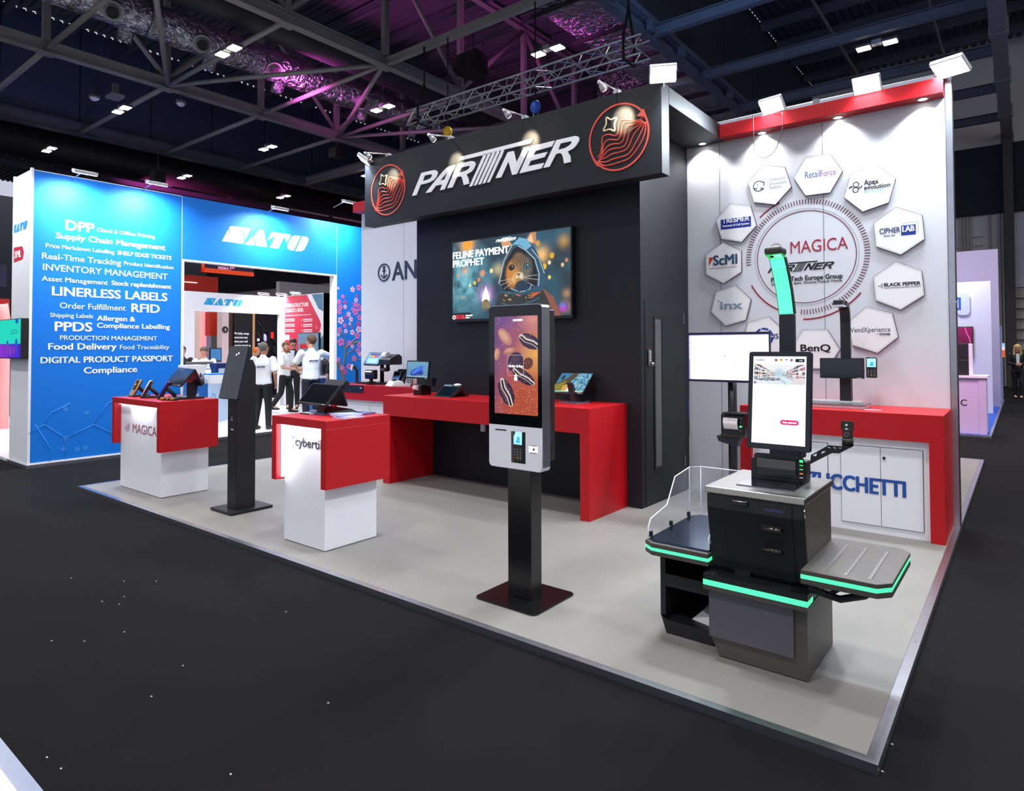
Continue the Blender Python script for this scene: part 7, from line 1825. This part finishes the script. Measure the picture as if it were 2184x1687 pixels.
mb = MB(WQ.m @ Matrix.Translation((0, 0, .051))); (u0, v1), (u1, v0) = WQ.uv(2036, 635), WQ.uv(2050, 661); mb.curve([[(u0, v0), (u1, v0), (u1, v1), (u0, v1)], [(u0 + .05, v0 + .05), (u1 - .05, v0 + .05), (u1 - .05, v1 - .05), (u0 + .05, v1 - .05)]], .002, .002); mb.build('blue_frame_mark', M('2a5aa8', .5), sg)
t = thing('wall_screen', 'magenta picture screen on the white wall of the second aisle stand', 'screen', (-1.6, y1, 1.5))
(u0, v1), (u1, v0) = WQ.uv(2040, 697), WQ.uv(2077, 764)
mb = MB(); mb.box(u0, u1, y1 - .07, y1 - .002, v0, v1, .005); hs = mb.build('housing', M('121216', .4), t)
Pm = Paint(64, 112, '3a0528'); Pm.mix(np.clip(Pm.Y * 1.4 - .4, 0, 1), 'a00860', .9); Pm.line([(.5, 1), (.62, .8), (.8, .65), (.85, .5)], .02, 'ff60c0')
picture('picture', PY(y1 - .072), u0 + .03, u1 - .02, v0 + .02, v1 - .02, 0, Pm.mat('screen_magenta', 1.0), hs)
t = thing('device_stack', 'stack of two black boxed devices on the lilac counter', 'device', (-1.1, 15.2, 1.07))
DQ = Pl('Y', 15.0); (u0, v1), (u1, v0) = DQ.uv(2044, 733), DQ.uv(2066, 798)
for z0, z1 in ((1.07, (1.07 + v1) / 2 - .005), ((1.07 + v1) / 2, v1)): mb = MB(); mb.box(u0 - .2, u1, 15.0, 15.3, z0, z1, .006); mb.build('black_box', M('17161a', .4), t)
mb = MB(); mb.box(u1, u1 + .06, 15.02, 15.3, 1.07, v1, .01); mb.build('white_side', M('e8e4ec', .4), t)
y2 = 21.9
t = thing('stand_wall', 'taller lilac wall behind the white wall along the right aisle', 'wall', (-1.5, y2, 0))
mb = MB(); mb.box(-4.5, -.5, y2, y2 + .25, 0, onY(2085, 534, y2).z); mb.build('wall_body', M('c0b4d4', .5), t)
t = thing('vending_kiosk', 'dark kiosk with a lit orange picture near the far end of the aisle', 'kiosk', (-.8, 24.5, 0))
mb = MB(); mb.box(-1.3, -.52, 24.2, 24.8, 0, onY(2142, 700, 24.2).z); kb_ = mb.build('kiosk_body', M('1c1c24', .4), t)
VQ = Pl('Y', 24.198); (u0, v1), (u1, v0) = VQ.uv(2134, 732), VQ.uv(2143.5, 762)
Pv = Paint(32, 64, 'e06030'); Pv.mix((Pv.Y > .55).astype(np.float32), 'a8d0e8', 1); Pv.mix(((Pv.Y < .75) & (Pv.Y > .5)).astype(np.float32), 'f0e8e0', .8)
picture('lit_picture', PY(24.197), u0, u1, v0, v1, 0, Pv.mat('screen_orange', 1.0), kb_)
mb = MB(); mb.box(-.56, -.5, 24.15, 24.85, 0, onY(2148, 695, 24.2).z); mb.build('side_light', M('9098c0', .4), t)  # pale strip on the kiosk side, one even colour
lamp('AREA', (-1.2, 12.8, 3.2), (-1.3, 14.9, .8), 60, (1, .45, .9), .8)
lamp('AREA', (-1.5, 18.6, 4.1), (-1.5, 19.66, 2.4), 45, (.85, .88, 1), .8)
# white platform at the lower left corner
e = onZ(46, 1629, 0).y
t = thing('stand_platform', 'corner of a white floored platform at the lower left of the picture', 'platform', (-4, e - 2, -.04))
mb = MB(); mb.box(-9, -1, e - 4, e - .06, -.04, 0); mb.build('white_floor', M('c8c8c4', .5, var=.06, vs=6), t)
mb = MB(); mb.box(-9, -1, e - .06, e, -.04, .0); mb.build('edge_trim', ALU, t)
# ------------------------------------------------------------------ people
from mathutils.bvhtree import BVHTree
def hull(bm, a, ra, b, rb, sub=2):
    t = bmesh.new()
    for c, r in ((a, ra), (b, rb)):
        r = (r, r, r) if not hasattr(r, '__len__') else r
        bmesh.ops.create_icosphere(t, subdivisions=sub, radius=1, matrix=Matrix.Translation(c) @ Matrix.Diagonal((*r, 1)))
    res = bmesh.ops.convex_hull(t, input=list(t.verts))
    bmesh.ops.delete(t, geom=[v for v in t.verts if not v.link_faces], context='VERTS')
    mp = {v: bm.verts.new(v.co) for v in t.verts}
    for f in t.faces: bm.faces.new([mp[v] for v in f.verts])
    t.free()
def remeshed(name, bm, vox, mat, parent, smooth_it=3):
    me = bpy.data.meshes.new('raw'); bm.to_mesh(me); bm.free()
    o = bpy.data.objects.new('raw', me); COL.objects.link(o)
    m = o.modifiers.new('r', 'REMESH'); m.mode = 'VOXEL'; m.voxel_size = vox; m.use_smooth_shade = True
    s = o.modifiers.new('s', 'SMOOTH'); s.factor = .5; s.iterations = smooth_it
    dg = bpy.context.evaluated_depsgraph_get()
    me2 = bpy.data.meshes.new_from_object(o.evaluated_get(dg))
    bpy.data.objects.remove(o); bpy.data.meshes.remove(me)
    me2.materials.clear(); me2.materials.append(mat)
    me2.name = name
    o = bpy.data.objects.new(name, me2); COL.objects.link(o); o.parent = parent
    return o
V = Vector
SKIN = M('c89880', .5, spec=.3)
def hand(bm, w, d, side, curl=.5, palmdir=V((0, -1, 0))):
    # w wrist, d direction of the hand; palm faces palmdir
    d = d.normalized(); n = (palmdir - d * palmdir.dot(d)).normalized(); s = d.cross(n) * side
    hull(bm, w, (.024, .02, .024), w + d * .035, .026, 1)
    hull(bm, w + d * .03 - s * .018, .016, w + d * .085 - s * .026, .013, 1); hull(bm, w + d * .03 + s * .018, .016, w + d * .085 + s * .026, .013, 1); hull(bm, w + d * .03, .018, w + d * .088, .015, 1)
    for i, (off, L) in enumerate(((-.03, .06), (-.01, .072), (.01, .068), (.03, .052))):
        k = w + d * .09 + s * off; e = k + (d * math.cos(curl * .7) + n * math.sin(curl * .7)) * L * .5
        f = e + (d * math.cos(curl * 1.9) + n * math.sin(curl * 1.9)) * L * .5
        hull(bm, k, .0095, e, .0088, 1); hull(bm, e, .0088, f, .0075, 1)
    k = w + d * .035 - s * .026; e = k + (d * .6 - s * .75 + n * .35).normalized() * .04; f = e + (d * .85 - s * .2 + n * .45).normalized() * .032
    hull(bm, k, .012, e, .0105, 1); hull(bm, e, .0105, f, .0085, 1)
def person(label, px, depth, heading, H, top='f0f2f6', trousers='0e0e11', hair='4a3828', arms=None, legs=None, z0=0, beard=None, glasses=False, back=None, hairstyle='short', head_turn=0, nod=0, skin='c89880', jacket=None, build=1.0, lean=(0, 0), sleeves='short', vox=.0075, loc=None):
    u = (px - PPX) / FPX
    P = EYE + (RT0 * u + V((FW.x, FW.y, 0)).normalized()) * depth if loc is None else V(loc)
    root = thing('person', label, 'person', (P.x, P.y, z0), None)
    root.rotation_euler = (0, 0, R(heading + 90)); k = H / 1.75; root.scale = (k, k, k)
    lx, ly = lean
    A = dict(el=V((.24, .02, 1.14)), wl=V((.25, -.05, .9)), er=V((-.24, .02, 1.14)), wr=V((-.25, -.05, .9)))
    if arms: A.update({a: V(b) for a, b in arms.items()})
    G = dict(kl=V((.1, -.02, .5)), al=V((.105, .02, .09)), kr=V((-.1, -.02, .5)), ar=V((-.105, .02, .09)))
    if legs: G.update({a: V(b) for a, b in legs.items()})
    hp = {'l': V((.09, 0, .9)), 'r': V((-.09, 0, .9))}; shd = {'l': V((.185 * build + lx, ly, 1.41)), 'r': V((-.185 * build + lx, ly, 1.41))}
    nk = V((lx, ly + .01, 1.47)); hc = V((lx * 1.2, ly * 1.3 - .02, 1.625))
    HM = Matrix.Translation(hc) @ Matrix.Rotation(R(head_turn), 4, 'Z') @ Matrix.Rotation(R(nod), 4, 'X')
    sk = M(skin, .5, spec=.3)
    b = bmesh.new()
    T = .92
    hull(b, V((0, 0, .92)), (.15 * T, .1 * T, .09), V((0, 0, 1.06)), (.14 * T * build, .098 * T, .07)); hull(b, V((0, 0, 1.06)), (.14 * T * build, .098 * T, .07), V((lx, ly, 1.3)), (.165 * T, .11 * T, .1)); hull(b, V((lx, ly, 1.3)), (.165 * T, .108 * T, .1), V((lx, ly, 1.4)), (.13 * T, .08 * T, .06))
    hull(b, nk - V((0, 0, .06)), .062, nk + V((0, -.01, .09)), .053)
    for s, sg in (('l', 1), ('r', -1)):
        e, w = A['e' + s], A['w' + s]
        hull(b, shd[s], .058, e, .042); hull(b, e, .042, w, .027)
        hand(b, w, (w - e), sg, .6, V((-sg, -.3, 0)))
        hull(b, hp[s], .085, G['k' + s], .058); hull(b, G['k' + s], .056, G['a' + s], .038)
        hull(b, G['a' + s], .04, G['a' + s] + V((0, -.14, -.05)), .03)
    hb = bmesh.new()
    hull(hb, V((0, .02, .035)), (.076, .09, .085), V((0, -.02, .0)), (.068, .075, .08)); hull(hb, V((0, -.03, -.02)), (.062, .06, .05), V((0, -.055, -.098)), (.03, .028, .02)); hull(hb, V((0, -.0, -.04)), (.062, .05, .04), V((0, -.04, -.085)), (.045, .035, .02))
    hull(hb, V((0, -.094, .02)), .01, V((0, -.112, -.018)), .013, 1); hull(hb, V((-.03, -.085, .035)), .012, V((.03, -.085, .035)), .012, 1)
    hull(hb, V((-.014, -.098, -.055)), .008, V((.014, -.098, -.055)), .008, 1)
    for sg in (-1, 1): hull(hb, V((sg * .078, .012, .018)), (.008, .02, .022), V((sg * .074, .008, -.02)), (.007, .012, .012), 1)
    for v in hb.verts: v.co = HM @ v.co
    mp = {v: b.verts.new(v.co) for v in hb.verts}
    for f in hb.faces: b.faces.new([mp[v] for v in f.verts])
    hb.free()
    body = remeshed('body', b, vox, sk, root)
    # clothes
    b = bmesh.new(); g = 1.09
    hull(b, V((0, 0, .93 if not jacket else .86)), (.165 * build, .122, .06), V((0, 0, 1.08)), (.152 * build, .118, .07)); hull(b, V((0, 0, 1.08)), (.152 * build, .118, .07), V((lx, ly, 1.31)), (.176 * build, .126, .1)); hull(b, V((lx, ly, 1.31)), (.176 * build, .122, .1), V((lx, ly, 1.42)), (.125, .085, .055)); hull(b, nk - V((0, 0, .05)), .072, nk + V((0, 0, .0)), .066)
    for s in 'lr':
        e, w = A['e' + s], A['w' + s]
        if sleeves == 'short':
            m_ = shd[s].lerp(e, .72); hull(b, shd[s], .075, m_, .07)
        else: hull(b, shd[s], .072, e, .056); hull(b, e, .056, w.lerp(e, .08), .042)
    sh = remeshed('jacket' if jacket else 'shirt', b, vox * 1.1, M(jacket or top, .75, bump=.12, bs=26), root, 2)
    if jacket:
        mb = MB(); mb.prism([(-.05, 1.46), (.05, 1.46), (.035, 1.1), (-.035, 1.1)], 0, .01)
        for v in mb.bm.verts: v.co = V((v.co.x + lx * .6, ly - .121 - v.co.z * .9 - .004 + .02 * abs(v.co.y - 1.3) * 2, v.co.y))
        mb.build('shirt_front', M(top, .7), root, False)
    b = bmesh.new()
    hull(b, V((0, 0, .9)), (.16 * build, .112, .07), V((0, 0, .98)), (.155 * build, .11, .04))
    for s in 'lr':
        hull(b, hp[s] + V((0, 0, -.02)), .098, G['k' + s], .072); hull(b, G['k' + s], .072, G['a' + s] + V((0, .005, -.0)), .058)
    remeshed('trousers', b, vox * 1.1, M(trousers, .8, bump=.1, bs=22), root, 2)
    for s in 'lr':
        b = bmesh.new(); a = G['a' + s]; d = (V((0, -1, 0)))
        hull(b, V((a.x, a.y + .035, a.z - .045)), (.042, .045, .043), V((a.x, a.y - .15, a.z - .062)), (.043, .05, .028))
        hull(b, V((a.x, a.y + .02, a.z - .02)), (.042, .045, .04), V((a.x, a.y - .05, a.z - .04)), (.04, .045, .04))
        for v in b.verts: v.co.z = max(v.co.z, a.z - .09)
        remeshed('shoe', b, .009, M('0c0c0e', .5), root, 1)
    # hair
    t = bmesh.new(); bmesh.ops.create_uvsphere(t, u_segments=28, v_segments=20, radius=1)
    dead = []
    for v in t.verts:
        c = v.co; v.co = V((c.x * .086, c.y * .1 + .016, c.z * .1 + .045))
        if hairstyle == 'quiff' and c.z > .5 and c.y < .2: v.co.z += .022; v.co.y -= .012
        v.co += V((random.uniform(-1, 1), random.uniform(-1, 1), random.uniform(-1, 1))) * .0018
    lim = -.05 if hairstyle != 'long' else -.1
    for f in t.faces:
        c = f.calc_center_median()
        if (c.y < -.03 and c.z < .075) or (c.y < .025 and c.z < .0) or c.z < lim: dead.append(f)
    bmesh.ops.delete(t, geom=dead, context='FACES')
    for f in t.faces: f.smooth = True
    if hairstyle == 'long':
        t2 = bmesh.new()
        for sg in (-1, 1): hull(t2, V((sg * .075, .01, .05)), (.022, .06, .05), V((sg * .085, .0, -.2)), (.03, .05, .05))
        hull(t2, V((0, .07, .03)), (.07, .04, .06), V((0, .06, -.2)), (.09, .04, .06))
        mp = {v: t.verts.new(v.co) for v in t2.verts}
        for f in t2.faces: t.faces.new([mp[v] for v in f.verts]).smooth = True
        t2.free()
    mb = MB(HM); mb.merge(t); mb.build('hair', M(hair, .65, var=.3, vs=60), root, False)
    for sg in (-1, 1):
        mb = MB(HM); mb.ball((sg * .03, -.083, .012), (.012, .008, .008), 10, 6); e = mb.build('eye', M('e8e4e0', .3), root, False)
        mb = MB(HM); mb.ball((sg * .03, -.0895, .012), (.006, .003, .006), 8, 6); mb.build('pupil', M('1a120e', .2), e, False)
        mb = MB(HM); mb.tube([(sg * .016, -.095, .034), (sg * .032, -.097, .04), (sg * .048, -.088, .034)], .004, 5); mb.build('eyebrow', M(hair, .7), root, False)
    mb = MB(HM); mb.tube([(-.02, -.1, -.052), (0, -.106, -.056), (.02, -.1, -.052)], .004, 5); mb.build('mouth', M('8a4a44', .5), root, False)
    if beard:
        b = bmesh.new(); hull(b, V((-.055, -.01, -.03)), (.014, .03, .03), V((-.035, -.06, -.095)), (.02, .022, .02)); hull(b, V((.055, -.01, -.03)), (.014, .03, .03), V((.035, -.06, -.095)), (.02, .022, .02)); hull(b, V((-.03, -.062, -.095)), (.02, .03, .022), V((.03, -.062, -.095)), (.02, .03, .022)); hull(b, V((-.025, -.096, -.04)), .008, V((.025, -.096, -.04)), .008, 1)
        for v in b.verts: v.co = HM @ v.co
        remeshed('beard', b, .006, M(beard, .8), root, 1)
    if glasses:
        mb = MB(HM)
        for sg in (-1, 1):
            mb.tube([(sg * .032 + .02 * math.cos(R(a)), -.108, .012 + .015 * math.sin(R(a))) for a in range(0, 360, 30)], .0028, 5, True); mb.tube([(sg * .052, -.106, .016), (sg * .078, -.07, .018), (sg * .083, .02, .016)], .0028, 5)
        mb.tube([(-.012, -.109, .014), (.012, -.109, .014)], .0028, 5); mb.build('glasses', M('14141a', .3), root, False)
    if back:
        tree = BVHTree.FromPolygons([v.co for v in sh.data.vertices], [p.vertices[:] for p in sh.data.polygons])
        mb = MB(); put(mb, SATON, -.09, 1.25, .18, 0, .0005); mb.text('auto-identification', -.09, 1.225, .008, w=.18, z=0, ext=.0004)
        for v in mb.bm.verts:
            x, z = -v.co.x, v.co.y; h_ = tree.ray_cast(V((x + lx, .6, z)), V((0, -1, 0)))
            y = h_[0].y if h_[0] is not None else .12
            v.co = V((x + lx, y + .003 + v.co.z, z))
        mb.build('lettering', M('1c2a66', .6), sh, False)
    return root
person('man in a white polo seen from behind with dark trousers, nearest the slim kiosk', 562, 13.0, 122, 1.72, hair='6e6a66', arms=dict(el=(.25, .03, 1.13), wl=(.25, -.04, .9), er=(-.26, .02, 1.13), wr=(-.22, -.1, .92)), legs=dict(kl=(.12, -.03, .5), al=(.15, .03, .09), kr=(-.09, -.04, .5), ar=(-.1, -.04, .09)), glasses=True, back=True, head_turn=-22, build=1.08, skin='c08a70')
person('bearded man in a white polo with a brown quiff, smiling and reaching forward', 608, 16.4, 30, 1.76, hair='6a4428', beard='8a5030', hairstyle='quiff', arms=dict(el=(.25, -.1, 1.14), wl=(.1, -.36, 1.1), er=(-.25, -.06, 1.13), wr=(-.1, -.34, 1.08)), legs=dict(kl=(.1, -.12, .5), al=(.1, -.12, .09), kr=(-.1, .05, .5), ar=(-.1, .28, .16)), head_turn=-28)
person('tall man in a white polo seen from behind, one arm stretched to the right', 664, 13.35, 168, 1.87, hair='5a3c26', arms=dict(el=(.27, -.12, 1.2), wl=(.14, -.32, 1.08), er=(-.42, -.05, 1.33), wr=(-.5, -.22, 1.28)), back=True, head_turn=25, trousers='12182a', build=1.08)
person('man in a dark suit and glasses looking down behind the bearded man', 625, 17.4, -40, 1.86, hair='1e1612', jacket='15171e', sleeves='long', top='c8d8e8', arms=dict(el=(.25, -.08, 1.14), wl=(.06, -.3, 1.02), er=(-.25, -.08, 1.14), wr=(-.06, -.32, 1.04)), glasses=True, nod=28, head_turn=20)
person('grey haired man in a white shirt behind the curved counter looking down', 436, 14.6, -48, 1.64, hair='5a5450', arms=dict(el=(.27, -.1, 1.14), wl=(.12, -.34, 1.1), er=(-.27, -.1, 1.14), wr=(-.12, -.34, 1.1)), nod=18, head_turn=-10, skin='d0907c', build=1.12)
person('woman in a black suit with long blond hair and glasses walking down the aisle', 2172, 0, -85, 1.70, loc=(-.16, 26.3, 0), z0=-.04, hair='d8b878', hairstyle='long', jacket='101014', sleeves='long', top='e8ecf0', trousers='0e0e12', glasses=True, arms=dict(el=(.24, -.04, 1.14), wl=(.08, -.26, 1.12), er=(-.24, -.04, 1.14), wr=(-.06, -.28, 1.1)), legs=dict(kl=(.08, -.08, .5), al=(.07, -.04, .09), kr=(-.08, .02, .5), ar=(-.07, .06, .09)))
person('person in a black polo half hidden behind the left doorway edge', 389, 15.3, -20, 1.66, top='14161c', hair='2a2420')
person('blond person half hidden behind the right doorway jamb', 721, 14.2, 150, 1.58, top='1c1c22', hair='b8863c', hairstyle='long', vox=.01)
person('person in black with bright orange hair behind the grey haired man', 546, 19.3, 60, 1.62, top='101014', hair='d86a18', vox=.01)
person('person in a white shirt at the very left edge beside the blue tower', -6, 16.6, 90, 1.72, hair='2a2420', vox=.01, z0=-.04)
